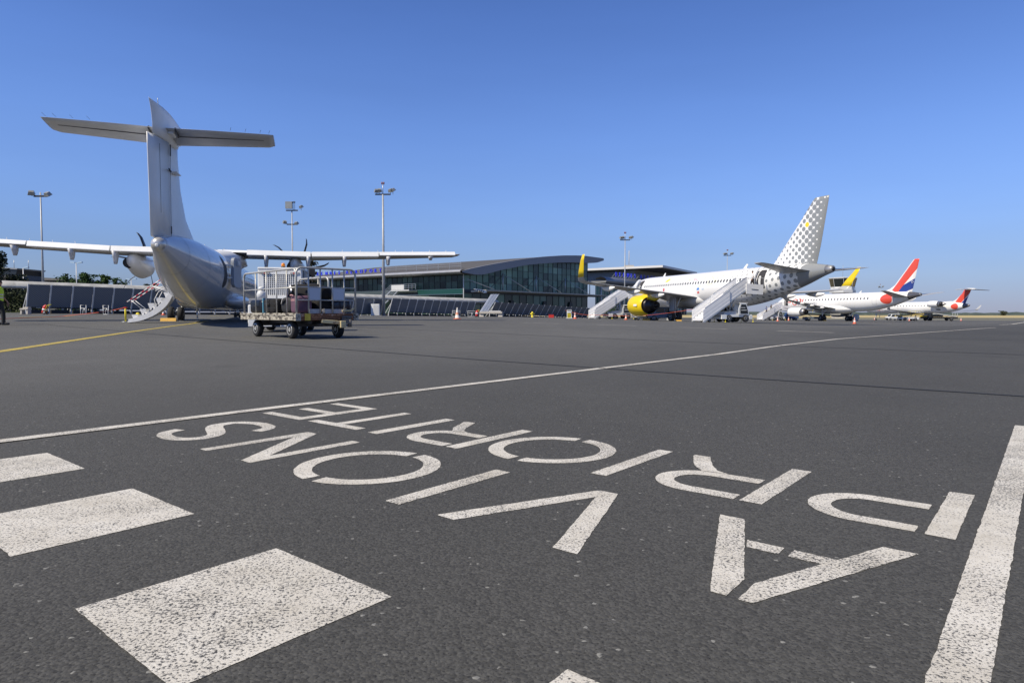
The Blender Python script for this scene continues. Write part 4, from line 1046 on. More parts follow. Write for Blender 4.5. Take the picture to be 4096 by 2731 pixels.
# ------------------------------------------------------------------ baggage trailer, bags, tractor
def rusty(name, base, rust=(0.12, 0.055, 0.03), thr=(0.44, 0.56), scale=3.5):
    m = pm(name, base, 0.7); n = NT(m); nt = m.node_tree
    tc = nt.nodes.new('ShaderNodeTexCoord'); P = tc.outputs['Object']
    mp = nt.nodes.new('ShaderNodeMapping'); mp.inputs['Scale'].default_value = (1, 1, 2.6); nt.links.new(P, mp.inputs['Vector'])
    a = n.noise(mp.outputs[0], scale, 6, 0.72); b = n.noise(P, scale * 9, 4, 0.7)
    k = n.m('ADD', n.m('MULTIPLY', a, 0.75), n.m('MULTIPLY', b, 0.25))
    rp = nt.nodes.new('ShaderNodeValToRGB'); e = rp.color_ramp.elements
    e[0].position, e[1].position = thr; e[0].color, e[1].color = (*rust, 1), (*base, 1)
    x = e.new((thr[0] + thr[1]) / 2); x.color = (rust[0] * 2.2, rust[1] * 2.3, rust[2] * 2.4, 1)
    nt.links.new(k, rp.inputs['Fac']); nt.links.new(rp.outputs['Color'], n.b.inputs['Base Color'])
    return m
def build_trailer():
    # local axes: x along the long side (away, left), y across (to the right), origin at the near corner on the ground
    C0 = Vector((-4.33, 13.22, 0)); ang = math.atan2(0.73, -0.68)
    t = thing('baggage_trailer', 'rust-stained flatbed baggage trailer with tubular side rails, loaded with suitcases', 'trailer', C0, ang)
    W, Ln, ZT = -1.36, 2.85, 0.528
    bed = rusty('trailer_bed_paint', (0.42, 0.39, 0.32), (.030, .022, .017), thr=(0.42, 0.50), scale=5.5); rail = pm('trailer_rail_metal', (0.44, 0.44, 0.42), 0.45, 0.3, var=0.25, scale=14)
    endm = rusty('trailer_end_rust', (0.58, 0.50, 0.42), (0.17, 0.068, 0.028), (0.50, 0.60), 2.6); cream = rusty('drawbar_cream', (0.60, 0.50, 0.28), thr=(0.36, 0.46))
    mb = MB(); mb.box((Ln / 2, W / 2, ZT - 0.02), (Ln - .06, abs(W) - .06, 0.03)); mb.build('deck', pm('deck_plate', (.22, .21, .20), .7, var=.3, scale=5), t)
    for y in (0, W):
        mb = MB(); mb.box((Ln / 2, y, ZT - 0.072), (Ln, 0.05, 0.145)); mb.bar((0.0, y, ZT - .02), (Ln, y, ZT - .02), .075, .05); mb.build('side_beam', bed, t, bevel=.008)
    for x in (0, Ln):
        mb = MB(); mb.box((x, W / 2, ZT - 0.074), (0.05, abs(W) - .052, 0.140)); mb.build('end_beam', endm, t, bevel=.008)
    mb = MB(); mb.box((-.03, -.235, ZT - .075), (.012, .12, .138)); mb.build('yellow_mark', pm('faded_yellow', (.60, .44, .05), .6, var=.2, scale=9), t)
    for y in (-.03, W + .03):
        mb = MB(); mb.box((-.0, y, ZT - .075), (.09, .12, .15)); mb.build('corner_plate', bed, t, bevel=.008)
    r = 0.022
    def frame(name, pts, posts, rails):
        mb = MB(); mb.tube(pts, r, 10); o = mb.build(name, rail, t)
        for a, b in posts:
            mb = MB(); mb.tube([a, b], r * .72, 8); mb.build('rail_post', rail, o)
        for a, b in rails:
            mb = MB(); mb.tube([a, b], r * .6, 8); mb.build('cross_rail', rail, o)
        return o
    H = 0.92
    def arch(p0, p1, h):
        p0, p1 = Vector(p0), Vector(p1); d = (p1 - p0).normalized(); z = Vector((0, 0, 1)); out = [p0]
        for k in range(6):
            a = R(90 * k / 5); out.append(p0 + z * (h - .12 + .12 * math.sin(a)) + d * (.12 - .12 * math.cos(a)))
        for k in range(6):
            a = R(90 * k / 5); out.append(p1 + z * (h - .12 + .12 * math.cos(a)) - d * (.12 - .12 * math.sin(a)))
        return out + [p1]
    z0 = ZT
    fx = (0.02, 2.72)
    frame('side_rail', arch((fx[1], -.02, z0), (fx[0], -.02, z0), H - .02), [((x, -.02, z0), (x, -.02, z0 + H - .03)) for x in (.45, .95, 1.47, 2.05)], [((fx[0], -.02, z0 + .52), (fx[1], -.02, z0 + .52))])
    e = frame('end_rail', arch((-.01, -.01, z0), (-.01, W + .03, z0), H), [((-.01, y, z0), (-.01, y, z0 + H - .01)) for y in (-.27, -.53, -.80, -1.07)], [((-.01, -.02, z0 + h), (-.01, W + .03, z0 + h)) for h in (.27, .53)])
    for y in (-.40, -.94):
        mb = MB(); mb.box((-.012, y, z0 + .40), (.012, .262, .235)); mb.build('placard', pm('placard_grey', (.50, .53, .60), .35), e)
    frame('far_rail', arch((fx[1], W + .02, z0), (1.2, W + .02, z0), H - .1), [((x, W + .02, z0), (x, W + .02, z0 + H - .12)) for x in (1.7, 2.2)], [((1.2, W + .02, z0 + .45), (fx[1], W + .02, z0 + .45))])
    for k, y in enumerate((-.42, -.70, -.95)):
        mb = MB(); mb.box((.02, y, z0 + .045), (.02, .24, .09)); mb.build('kick_plate', pm('kick_grey', (.42, .40, .40), .6, var=.25, scale=10), t)
    mb = MB(); mb.tube([(-.01, -1.02, z0 + .05), (-.01, -1.22, z0 + .06), (-.01, -1.30, z0 + .10)], .02, 8); mb.build('latch_bar', cream, t)
    mb = MB()
    for y in (-.62, -1.11): mb.bar((.0, y, z0), (.0, y, z0 + .1), .022, .022)
    mb.build('stake', bed, t)
    # chassis and running gear
    mb = MB(); mb.box((Ln / 2, W / 2 - .3, .36), (Ln - .3, .08, .09)); mb.box((Ln / 2, W / 2 + .3, .36), (Ln - .3, .08, .09)); mb.box((.55, W / 2, .30), (.16, .95, .10)); mb.box((2.25, W / 2, .30), (.16, .95, .10)); mb.build('chassis', dark_metal, t)
    mb = MB(); mb.s = True; mb.lathe([(.33, .26), (.37, .26)], (.55, W / 2, 0), 'Z', 24); mb.build('turntable', dark_metal, t)
    for x, ys in ((.52, (-.16, W + .16)), (2.3, (-.16, W + .16))):
        for y in ys: wheel('wheel', (x, y, .145 + .045), .19, .125, t, 'Y')
    # drawbar folded at the right hand end
    mb = MB(); mb.bar((-.06, -.52, .37), (-.12, -.98, .33), .06, .075); mb.box((-.12, -.96, .30), (.10, .12, .14)); mb.build('drawbar', cream, t, bevel=.008)
    mb = MB(); mb.box((-.08, -1.08, .37), (.10, .16, .12)); mb.tube([(-.08, -1.02, .43), (-.08, -1.02, .30)], .05, 10); mb.tube([(-.10, -1.14, .40), (-.10, -1.14, .24)], .045, 10); mb.tube([(-.08, -.98, .45), (-.08, -1.2, .45)], .022, 8); mb.build('tow_coupling', pm('coupling_metal', (.16, .145, .13), .6, .3, var=.4, scale=12), t)
    mb = MB(); mb.tube([(.3, -.5, .30), (.0, -.6, .30)], .03, 8); mb.build('tow_arm', dark_metal, t)
    return t, C0, ang, ZT
def soft_box(mb, c, s, r=0.25, n=12, rz=0.0, wob=0.0, seed=0, p=4.0):
    """superellipsoid: a soft padded box"""
    rnd = random.Random(seed); Mx = Matrix.Translation(c) @ Matrix.Rotation(rz, 4, 'Z'); sm, mb.s = mb.s, True
    f = lambda v: math.copysign(abs(v) ** (2 / p), v)
    rings = []
    for i in range(n + 1):
        th = -math.pi / 2 + math.pi * i / n; rg = []
        for k in range(2 * n):
            ph = 2 * math.pi * k / (2 * n)
            w = 1 + wob * math.sin(3 * ph + seed) * math.cos(2 * th + seed)
            rg.append(Mx @ Vector((s[0] / 2 * f(math.cos(th)) * f(math.cos(ph)) * w, s[1] / 2 * f(math.cos(th)) * f(math.sin(ph)) * w, s[2] / 2 * f(math.sin(th)) * w)))
        rings.append(rg)
    mb.loft(rings); mb.s = sm
def build_bags(C0, ang, ZT):
    Mw = Matrix.Translation(C0) @ Matrix.Rotation(ang, 4, 'Z')
    def bag(name, label, p, s, m, rz=0.0, wob=0.02, seed=0, pw=5.0, handle=None, tagp=None, trim=None, seams=(), hardshell=False):
        w = Mw @ Vector((p[0], p[1], p[2]))
        t = thing(name, label, 'luggage', w, ang + rz)
        mb = MB(); soft_box(mb, (0, 0, s[2] / 2), s, wob=wob, seed=seed, p=pw, n=16); mb.build('shell', m, t)
        for zz in seams:
            mb = MB(); soft_box(mb, (0, 0, s[2] * zz), (s[0] * 1.012, s[1] * 1.015, .022), p=pw, n=8); mb.build('zip', trim or black, t)
        if handle:
            (a, b, h) = handle; mb = MB(); a, b = Vector(a), Vector(b); d = Vector(h); mb.tube([a, a + d * .8, a.lerp(b, .2) + d, a.lerp(b, .8) + d, b + d * .8, b], .013, 8); mb.build('handle', trim or black, t)
        if tagp:
            q, dr = Vector(tagp[0]), Vector(tagp[1]); mb = MB(); mb.bar(q, q + dr, .055, .006, up=(0.3, 1, .4)); mb.bar(q - dr * .12, q + dr * .05, .022, .006, up=(.3, 1, .4)); mb.build('paper_tag', pm('tag_paper', (.82, .82, .82), .6), t)
        return t
    blk = pm('black_fabric', (.005, .005, .006), .9, var=.3, scale=20); shell = pm('black_shell', (.005, .005, .007), .35, var=.2, scale=10)
    navy = pm('navy_plastic_wrap', (.010, .014, .035), .22, var=.3, scale=12, bump=.5, bscale=9); purple = pm('mauve_fabric', (.115, .058, .092), .7, var=.15, scale=9); pink = pm('pink_piping', (.50, .28, .28), .6)
    grey = pm('charcoal_fabric', (.016, .017, .021), .75, var=.3, scale=15)
    z = ZT
    bag('suitcase', 'black hard suitcase lying flat at the far left end of the trailer', (2.2, -.28, z), (.68, .44, .30), shell, 0.02, seed=1, pw=7, handle=((-.10, .235, .15), (.10, .235, .15), (0, .035, 0)), seams=(.5,))
    bag('suitcase', 'black soft suitcase strapped with a blue belt, mid trailer', (1.50, -.30, z), (.66, .46, .32), blk, -.03, seed=2, pw=6, seams=(.35, .65), handle=((-.1, .24, .2), (.1, .24, .2), (0, .03, 0)))
    mb = MB(); mb.box((0, 0, .165), (.035, .47, .335)); st = mb.build('blue_belt', pm('belt_blue', (.10, .30, .42), .6), bpy.data.objects['suitcase.001']); st.location = (.3, 0, 0)
    bag('backpack', 'small black backpack propped upright behind the strapped suitcase', (1.35, -.62, z), (.34, .28, .46), blk, .2, .05, 3, 3.5)
    bag('duffel_bag', 'big slumped black duffel heaped on top of the pile with a white tag', (1.0, -.70, z + .30), (.98, .50, .34), blk, .08, .06, 4, 3.2, handle=((-.2, .1, .32), (.2, .1, .32), (0, .05, .05)), tagp=((.28, .22, .30), (-.17, .06, -.12)))
    bag('duffel_bag', 'black duffel supporting the pile in the middle of the trailer', (.95, -.72, z), (.95, .5, .33), blk, .05, .04, 5, 3.5)
    bag('holdall', 'charcoal holdall with a white airline tag next to the mauve bag', (.76, -.27, z), (.40, .34, .34), grey, .1, .03, 6, 4, seams=(.5,), tagp=((.10, .19, .22), (-.16, .04, .15)))
    bag('vanity_case', 'mauve soft case with pink piping behind the corner post', (.27, -.24, z), (.42, .34, .36), purple, -.12, .02, 7, 6, seams=(.72, .78), trim=pink, handle=((-.08, .17, .34), (.08, .17, .34), (0, .03, .03)))
    bag('rucksack', 'dark rucksack resting high against the grey placards', (.33, -.66, z + .26), (.50, .44, .32), blk, .3, .06, 8, 3.0)
    bag('rucksack', 'black rucksack at the bottom behind the mauve case', (.36, -.68, z), (.5, .4, .28), blk, 0, .04, 9, 4)
    bag('wrapped_suitcase', 'long dark blue plastic wrapped suitcase at the right end of the trailer', (.36, -1.08, z + .02), (.56, .46, .28), navy, 0.05, .02, 10, 6)
    bag('wrapped_suitcase', 'dark blue plastic wrapped suitcase on the far side of the trailer', (1.05, -1.12, z), (.66, .36, .28), navy, 0, .03, 11, 5)
    bag('cabin_case', 'small black cabin case poking up behind the right placard', (.72, -1.02, z + .28), (.38, .28, .26), blk, .2, .04, 12, 4)
    bag('kit_bag', 'black kit bag under the cabin case on the trailer', (1.75, -.95, z), (.6, .5, .3), blk, 0, .04, 13, 4)
def build_tractor(loc, heading, label, scale=1.0, body=None, name='baggage_tractor', text='CHARLATTE'):
    # local: x forward, y left, origin under the middle of the rear bumper
    body = body or white_v
    t = thing(name, label, 'tractor', loc, R(90 - heading))
    t.scale = (scale, scale, scale)
    mb = MB()
    mb.box((1.4, 0, .55), (2.75, 1.50, .42)); mb.build('chassis_body', body, t, bevel=.03)
    mb = MB()
    mb.box((-.02, .42, .27), (.04, .62, .22)); mb.box((-.02, -.42, .27), (.04, .62, .22))
    for y in (-.70, .70): mb.prism([(0.02, .36), (0.62, .36), (0.60, .10), (0.45, .10), (0.02, .26)], lambda u, v, d: Vector((u, d, v)), y - .05, y + .05)
    mb.build('rear_skirt', body, t, bevel=.01)
    mb = MB(); mb.box((2.4, 0, .95), (1.1, 1.3, .36)); mb.build('bonnet', body, t, bevel=.05)
    mb = MB(); mb.box((.35, 0, .86), (.66, 1.44, .14)); mb.build('battery_deck', pm('deck_grey', (.28, .29, .31), .5, var=.2, scale=6), t, bevel=.01)
    # cab: rear grille, roof, pillars, windows
    xr, w2, zb, zt = .70, .575, .92, 1.77
    mb = MB()
    mb.box((xr, 0, zb + .04), (.05, 2 * w2, .16)); mb.box((xr, 0, zt - .06), (.05, 2 * w2, .16)); mb.box((xr, w2 - .06, (zb + zt) / 2), (.05, .14, zt - zb - .16)); mb.box((xr, -w2 + .06, (zb + zt) / 2), (.05, .14, zt - zb - .16))
    rear = mb.build('rear_panel', body, t, bevel=.006)
    mb = MB(); g0, g1, h0, h1 = -w2 + .125, w2 - .125, zb + .115, zt - .135
    nx, nz = 17, 11
    for k in range(nx + 1):
        y = g0 + (g1 - g0) * k / nx; mb.box((xr - .012, y, (h0 + h1) / 2), (.016, .019, h1 - h0))
    for k in range(nz + 1):
        z = h0 + (h1 - h0) * k / nz; mb.box((xr - .0, 0, z), (.016, g1 - g0, .021))
    mb.build('grille', body, t)
    mb = MB(); mb.box((xr + .06, 0, (h0 + h1) / 2), (.012, g1 - g0 + .1, h1 - h0 + .05)); mb.build('rear_window', pm('cab_dark', (.015, .017, .02), .4), t)
    for y in (-.40, .40):
        mb = MB(); mb.box((xr - .035, y, zt - .10), (.03, .24, .06)); lm = mb.build('tail_lamp', pm('lamp_clear', (.45, .43, .42), .25), t, bevel=.006)
        mb = MB(); mb.box((xr - .052, y, zt - .10), (.01, .07, .042)); mb.build('red_lens', pm('lens_red', (.50, .05, .04), .25), lm)
    mb = MB(); add_text(mb, text, .075, lambda x, y, z: Vector((xr - .030, .03 - x, zt - .035 + y * .95)), 0.001, 1.25); mb.build('lettering', pm('logo_dark', (.03, .03, .035), .5), t)
    mb = MB(); mb.box((1.30, 0, zt + .03), (1.28, 2 * w2 + .06, .06)); roof = mb.build('roof', body, t, bevel=.02)
    mb = MB(); mb.lathe([(.0, .05), (.02, .065), (.04, .06)], (.95, -.05, zt + .06), 'Z', 14); b = mb.build('beacon_base', black, t)
    mb = MB(); mb.lathe([(.04, .055), (.11, .052), (.14, .035), (.145, .005)], (.95, -.05, zt + .06), 'Z', 14); mb.build('amber_lens', pm('amber_lens', (.80, .25, .02), .2), b)
    for y in (-w2, w2):
        for x in (.74, 1.35, 1.90):
            mb = MB(); mb.bar((x, y, .95), (x if x < 1.8 else x - .12, y, zt), .07, .05); mb.build('pillar', body, t)
        mb = MB(); mb.box((1.04, y, 1.45), (.52, .012, .76)); mb.build('side_window', pm('cab_glass', (.03, .04, .05), .08), t)
        mb = MB(); mb.box((1.32, y, 1.08), (1.15, .05, .30)); mb.build('door', body, t, bevel=.01)
    mb = MB(); mb.poly([(1.93, -w2, 1.1), (1.93, w2, 1.1), (1.80, w2, zt), (1.80, -w2, zt)]); mb.build('windscreen', pm('cab_glass', (.03, .04, .05), .08), t)
    mb = MB(); mb.box((1.85, -.74, 1.75), (.06, .18, .24)); mb.bar((1.85, -.58, 1.7), (1.85, -.70, 1.75), .02); mb.build('mirror', black, t)
    mb = MB(); soft_box(mb, (1.15, 0, 1.0), (.5, .9, .3)); mb.build('seat', black, t)
    mb = MB(); mb.box((-.03, 0, .45), (.06, 1.2, .14)); mb.tube([(-.02, 0, .40), (-.22, 0, .38)], .03, 8); mb.build('rear_bumper', dark_metal, t)
    mb = MB()
    for k in range(6): mb.box((.0, .05, .90 + .0 - .05 * k), (.02, .42, .022))
    mb.build('louvre', grey_panel, t)
    for x in (.62, 2.45):
        for y in (-.58, .58): wheel('wheel', (x, y, .32), .32, .24, t)
    return t
_tr = build_trailer(); build_bags(_tr[1], _tr[2], _tr[3])
def _jug():
    t = thing('canister', 'small white canister with cap on the rear deck of the white tractor', 'canister', (-6.98, 18.4, .93))
    mb = MB(); mb.lathe([(0, .02), (.005, .12), (.12, .13), (.20, .10), (.22, .06), (.26, .06)], (0, 0, 0), 'Z', 16); mb.build('body', grey_panel, t)
    mb = MB(); mb.lathe([(.26, .075), (.31, .075), (.33, .04)], (0, 0, 0), 'Z', 14); mb.build('cap', white_v, t)
_tw = build_tractor(Vector((-6.50, 18.2, zg(-6.5, 18.2))), -10, 'white baggage tractor with perforated rear cab wall parked beyond the loaded trailer')
_jug()

# ------------------------------------------------------------------ terminal
K0 = Vector((-9.2, 125.0, 0.0)); E1 = Vector((0.6, 0.8, 0)); E2 = Vector((-0.8, 0.6, 0)); GZ = 0.0
def tp(s, q, z): return K0 + E1 * s + E2 * q + Vector((0, 0, z))
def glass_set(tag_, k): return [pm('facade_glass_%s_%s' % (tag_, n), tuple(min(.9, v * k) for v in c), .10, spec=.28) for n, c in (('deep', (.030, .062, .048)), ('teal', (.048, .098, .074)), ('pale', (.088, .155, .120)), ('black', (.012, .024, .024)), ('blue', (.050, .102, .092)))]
pane_m = glass_set('shade', 2.0); pane_sun = glass_set('sun', .62)  # same glass, lighting put into the tint: lightened for shaded fronts, darkened for sunlit
mull = pm('mullion_grey', (.03, .04, .043), .5, .2); roof_m = pm('roof_metal', (.085, .082, .080), .75, .0, var=.08, scale=.3); fascia_m = pm('fascia_slate', (.20, .215, .245), .5, var=.05)
gutter_m = pm('gutter_metal', (.48, .48, .48), .35, .5, var=.1, scale=.6); conc_w = pm('white_render', (.55, .56, .56), .7, var=.08, scale=1)
def facade(parent, name, fn, u0, u1, z0, ztop, du, dz, rnd, mats=None, weights=(4, 5, 2, 3, 2)):
    """panes between mullions; fn(u, z, out) -> 3D"""
    mb = MB(); nu = max(1, round((u1 - u0) / du)); rows = []
    for i in range(nu):
        a, b = u0 + (u1 - u0) * i / nu, u0 + (u1 - u0) * (i + 1) / nu
        zt = ztop((a + b) / 2) if callable(ztop) else ztop
        nz = max(1, round((zt - z0) / dz))
        for k in range(nz):
            c, d = z0 + dz * k, (zt if k == nz - 1 else z0 + dz * (k + 1))
            mb.m = rnd.choices(range(5), weights)[0]
            if k == nz - 1 and callable(ztop): mb.poly([fn(a, c, 0), fn(b, c, 0), fn(b, ztop(b), 0), fn(a, ztop(a), 0)])
            else: mb.poly([fn(a, c, 0), fn(b, c, 0), fn(b, d, 0), fn(a, d, 0)])
    o = mb.build(name, mats or pane_m, parent)
    mb = MB()
    for i in range(nu + 1):
        a = u0 + (u1 - u0) * i / nu; zt = ztop(a) if callable(ztop) else ztop
        mb.bar(fn(a, z0, .04), fn(a, zt, .04), .10, .10)
    zmax = max(ztop(u0), ztop(u1), ztop((u0 + u1) / 2)) if callable(ztop) else ztop
    z = z0
    while z < zmax - .3:
        us = [u0 + (u1 - u0) * i / nu for i in range(nu + 1)]
        ok = [u for u in us if (ztop(u) if callable(ztop) else ztop) > z]
        if len(ok) > 1: mb.bar(fn(ok[0], z, .03), fn(ok[-1], z, .03), .13, .06)
        z += dz
    mb.build('mullion', mull, o)
    return o
def build_terminal():
    rnd = random.Random(11)
    t = thing('airport_terminal', 'long glass airport terminal with a sweeping arched grey metal roof', 'terminal', (0, 0, 0))
    ts = [-2.6, 3.8, 12, 18.6, 25.8, 33.6, 42, 50.6]; tz = [8.24, 9.5, 10.9, 11.92, 12.8, 13.55, 14.0, 14.02]
    bs = [-2.6, 1.56, 9.85, 18.6, 25.8, 33.6, 46.4, 50.85]; bz = [8.0, 7.75, 9.15, 10.6, 11.38, 12.0, 12.72, 13.6]
    S = np.linspace(-2.6, 50.6, 50); T = pchip(ts, tz, S); Bq = pchip(bs, bz, S)
    mb = MB(); mb.s = True; rings = []
    for q in (-2.0, 10, 22, 34, 46.5):
        rings.append([tp(s, q, z) for s, z in zip(S, T)])
    mb.loft(rings, cap=False, closed=False); mb.build('roof', roof_m, t)
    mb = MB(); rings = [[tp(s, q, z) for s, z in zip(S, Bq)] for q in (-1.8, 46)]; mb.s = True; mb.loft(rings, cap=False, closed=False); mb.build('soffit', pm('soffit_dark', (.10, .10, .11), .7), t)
    mb = MB(); mb.loft([[tp(s, -2.01, z) for s, z in zip(S, T)], [tp(s, -2.01, z) for s, z in zip(S, Bq)]], cap=False, closed=False)
    mb.loft([[tp(s, 46.4, z) for s, z in zip(S, T)], [tp(s, 46.4, z) for s, z in zip(S, Bq)]], cap=False, closed=False)
    mb.poly([tp(S[-1], q, z) for q, z in ((-2.01, T[-1]), (46.4, T[-1]), (46.4, Bq[-1]), (-2.01, Bq[-1]))]); mb.build('fascia', fascia_m, t)
    mb = MB(); mb.s = True
    mb.loft([[tp(s - .02, -2.02, z + .05) for s, z in zip(S, T)], [tp(s, -1.7, z + .07) for s, z in zip(S, T)], [tp(s, -1.6, z + .01) for s, z in zip(S, T)]], cap=False, closed=False); mb.build('roof_edge', gutter_m, t)
    # half-round gutter along the left front
    mb = MB(); mb.s = True
    mb.loft([[tp(-1.6 + 1.15 * math.cos(a), q, 8.2 + .42 * math.sin(a)) for a in np.linspace(R(60), R(300), 14)] for q in np.linspace(-1.6, 46, 24)], cap=False, closed=False); mb.build('gutter', gutter_m, t)
    mb = MB()
    for q in np.arange(2, 26, 3.0): mb.bar(tp(1.6, q, 9.0), tp(1.6, q, 10.25), .05)
    for h in (9.6, 10.0, 10.25): mb.bar(tp(1.6, 2, h), tp(1.6, 26, h), .05)
    mb.build('roof_railing', steel, t)
    ztop = lambda s: float(pchip(bs, bz, [s])[0])
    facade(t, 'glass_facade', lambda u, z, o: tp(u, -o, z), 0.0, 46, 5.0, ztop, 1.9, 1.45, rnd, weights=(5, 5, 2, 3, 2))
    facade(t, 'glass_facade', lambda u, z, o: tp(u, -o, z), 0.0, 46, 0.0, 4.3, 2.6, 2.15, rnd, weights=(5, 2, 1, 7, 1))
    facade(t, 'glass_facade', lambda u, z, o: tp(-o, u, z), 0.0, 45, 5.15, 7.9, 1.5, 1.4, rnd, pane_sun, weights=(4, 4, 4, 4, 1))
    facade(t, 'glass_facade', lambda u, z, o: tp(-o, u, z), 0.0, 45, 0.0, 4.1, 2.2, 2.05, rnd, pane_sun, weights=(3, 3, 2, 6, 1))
    mb = MB(); mb.box(tp(-.05, 6, 4.62), (12, .22, .95), rz=math.atan2(.6, -.8)); mb.build('spandrel', pm('green_spandrel', (.012, .060, .052), .3), t)
    mb = MB(); mb.box(tp(-.05, 28.6, 4.62), (33, .22, .95), rz=math.atan2(.6, -.8)); mb.build('floor_band', pm('floor_band_grey', (.05, .07, .075), .5), t)
    mb = MB(); mb.box(tp(23, -.08, 4.62), (46, .2, .72), rz=math.atan2(.8, .6)); mb.build('spandrel', pm('dark_spandrel', (.014, .02, .028), .4), t)
    mb = MB(); mb.bar(tp(-.15, -.15, 0), tp(-.15, -.15, 7.9), .16); mb.build('corner_post', grey_panel, t)
    for k, s in enumerate((8, 15, 27, 38, 60)):
        if s < 46:
            mb = MB(); mb.box(tp(s, -.25, 2.6), (1.6, .3, 1.1), rz=math.atan2(.8, .6), taper=.5); mb.build('air_outlet', black, t)
    # canopy
    mb = MB()
    mb.prism([(-1.2, 4.42), (-4.9, 4.62), (-4.9, 4.86), (-1.2, 4.80)], lambda u, v, d: tp(d, u, v), .8, 47.5); cn = mb.build('canopy', pm('canopy_beige', (.36, .34, .29), .6, var=.15, scale=1.2), t)
    mb = MB(); mb.prism([(-2.8, 4.85), (-2.2, 4.95), (.6, 4.72), (1.0, 4.35), (.2, 4.2), (-.8, 4.45)], lambda u, v, d: tp(u, d, v), -4.95, -4.75)
    mb.build('truss_end', white_v, cn)
    for k in range(4):
        mb = MB(); mb.s = True; mb.lathe([(0, .05), (0, .17), (.02, .17)], (0, 0, 0), 'Y', 12); o = mb.build('truss_hole', black, cn); o.location = tp(-1.7 + .55 * k, -4.98, 4.68 - .06 * k); o.rotation_euler = (0, 0, math.atan2(.8, .6)); o.scale = (.9 + .2 * (k == 2), 1, .8)
    for s in (10.9, 22.6, 34.3, 45.5):
        mb = MB(); mb.tube([tp(s, -1.0, 4.85), tp(s, -1.0, 8.5)], .11, 8); mb.build('mast', steel, cn)
        mb = MB(); mb.tube([tp(s, -1.0, 8.3), tp(s + 4.6, -4.6, 4.9)], .055, 6); mb.build('strut', steel, cn)
        mb = MB(); mb.tube([tp(s, -1.0, 8.2), tp(s - 5.0, -1.5, 5.1)], .055, 6); mb.build('strut', dark_metal, cn)
    mb = MB(); mb.tube([tp(-.6, -1.5, 6.82), tp(3.9, -4.4, 5.0)], .055, 6); mb.build('strut', steel, cn)
    # ---- second hall further along: barrel gutter, upper volume, overhanging slab roof
    mb = MB(); mb.s = True
    mb.loft([[tp(s, -.9 + 1.7 * math.cos(a), 8.6 + 1.0 * math.sin(a)) for a in np.linspace(R(20), R(270), 14)] for s in np.linspace(50.9, 108, 12)], cap=False, closed=False); mb.build('gutter', pm('barrel_metal', (.20, .22, .255), .42, .4, var=.08, scale=.4), t)
    facade(t, 'glass_facade', lambda u, z, o: tp(u, -o, z), 50, 108, 0.0, 7.7, 2.4, 2.5, rnd, weights=(4, 4, 3, 3, 4))
    for s in range(52, 108, 5):
        mb = MB(); mb.tube([tp(s, -.5, 0), tp(s, -.5, 7.8)], .22, 10); mb.build('column', conc_w, t)
    mb = MB(); mb.box(tp(90, 9, 10.9), (36, 17, 3.4), rz=math.atan2(.8, .6)); mb.build('upper_wall', pm('panel_grey', (.20, .21, .215), .5, var=.06, scale=.5), t)
    mb = MB(); mb.prism([(69.5, -9.2), (104, -5.2), (110, 22), (69.5, 22)], lambda u, v, d: tp(u, v, d), 12.62, 13.2); mb.build('slab_roof', pm('slab_white', (.62, .62, .61), .5), t)
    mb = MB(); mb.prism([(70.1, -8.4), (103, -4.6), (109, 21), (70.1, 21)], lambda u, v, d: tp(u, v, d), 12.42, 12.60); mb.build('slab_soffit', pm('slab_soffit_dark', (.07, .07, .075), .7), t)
    mb = MB(); mb.box(tp(80, 6, 13.8), (2.6, 1.6, 1.2)); mb.tube([tp(80, 6, 14.3), tp(80, 6, 18.6)], .09, 6); mb.build('roof_plant', concrete, t)
    # escape stair on the left front
    mb = MB()
    mb.box(tp(-1.5, 14.6, 5.0), (5.2, 2.0, .22), rz=math.atan2(.6, -.8)); st = mb.build('stair_landing', grey_panel, t)
    mb = MB()
    for q in (-2.45, -.55):
        mb.bar(tp(q, 17.2, 5.0), tp(q, 22.6, 1.5), .10, .28)
        for h in (.4, .75, 1.1): mb.bar(tp(q, 17.2, 5.1 + h), tp(q, 22.6, 1.6 + h), .05)
    mb.build('stair_flight', steel, st)
    mb = MB()
    for h in (.4, .75, 1.1):
        mb.bar(tp(-2.45, 17.2, 5.1 + h), tp(-2.45, 10.2, 5.1 + h), .05)
    for q in np.arange(10.2, 17.3, 1.0): mb.bar(tp(-2.45, q, 5.1), tp(-2.45, q, 6.2), .05)
    mb.build('stair_railing', steel, st)
    mb = MB(); mb.box(tp(-2.5, 15.2, 5.62), (3.6, .05, .95), rz=math.atan2(.6, -.8)); mb.build('stair_panel', conc_w, st)
build_terminal()
def build_sign(label, word_pts, fn, size, group, struts):
    blue = pm('sign_blue', (.03, .05, .80), .35); t = thing('rooftop_sign', label, 'sign', fn(0, 0, 0))
    base = fn(0, 0, 0)
    v, _ = font_mesh('E', size)
    x = 0.0
    for w, ch in enumerate(word_pts):
        if ch == ' ': x += size * .95; continue
        mb = MB(); add_text(mb, ch, size, lambda a, b, c, x=x: fn(x + a, b, c) - base, .10); mb.build('letter', blue, t)
        x += size * 1.42 if ch not in 'I' else size * .8
    mb = MB()
    for h in (.15, .55): mb.bar(fn(-.5, size * h, -.16) - base, fn(x, size * h, -.16) - base, .05)
    if struts:
        k = 0.0
        while k < x: mb.bar(fn(k, size * .4, -.2) - base, fn(k + .2, -1.2, -2.0) - base, .09); k += 1.55
        mb.bar(fn(-.5, -.3, -.4) - base, fn(x, -.3, -.4) - base, .08)
    mb.build('sign_frame', steel, t)
    return t
build_sign('blue letters on the roof edge of the glass terminal behind the trailer', 'RENNES AEROPORT', lambda a, b, c: tp(-.6 - c, 43.6 - a, 9.0 + b), 1.08, 'airport signs', False)
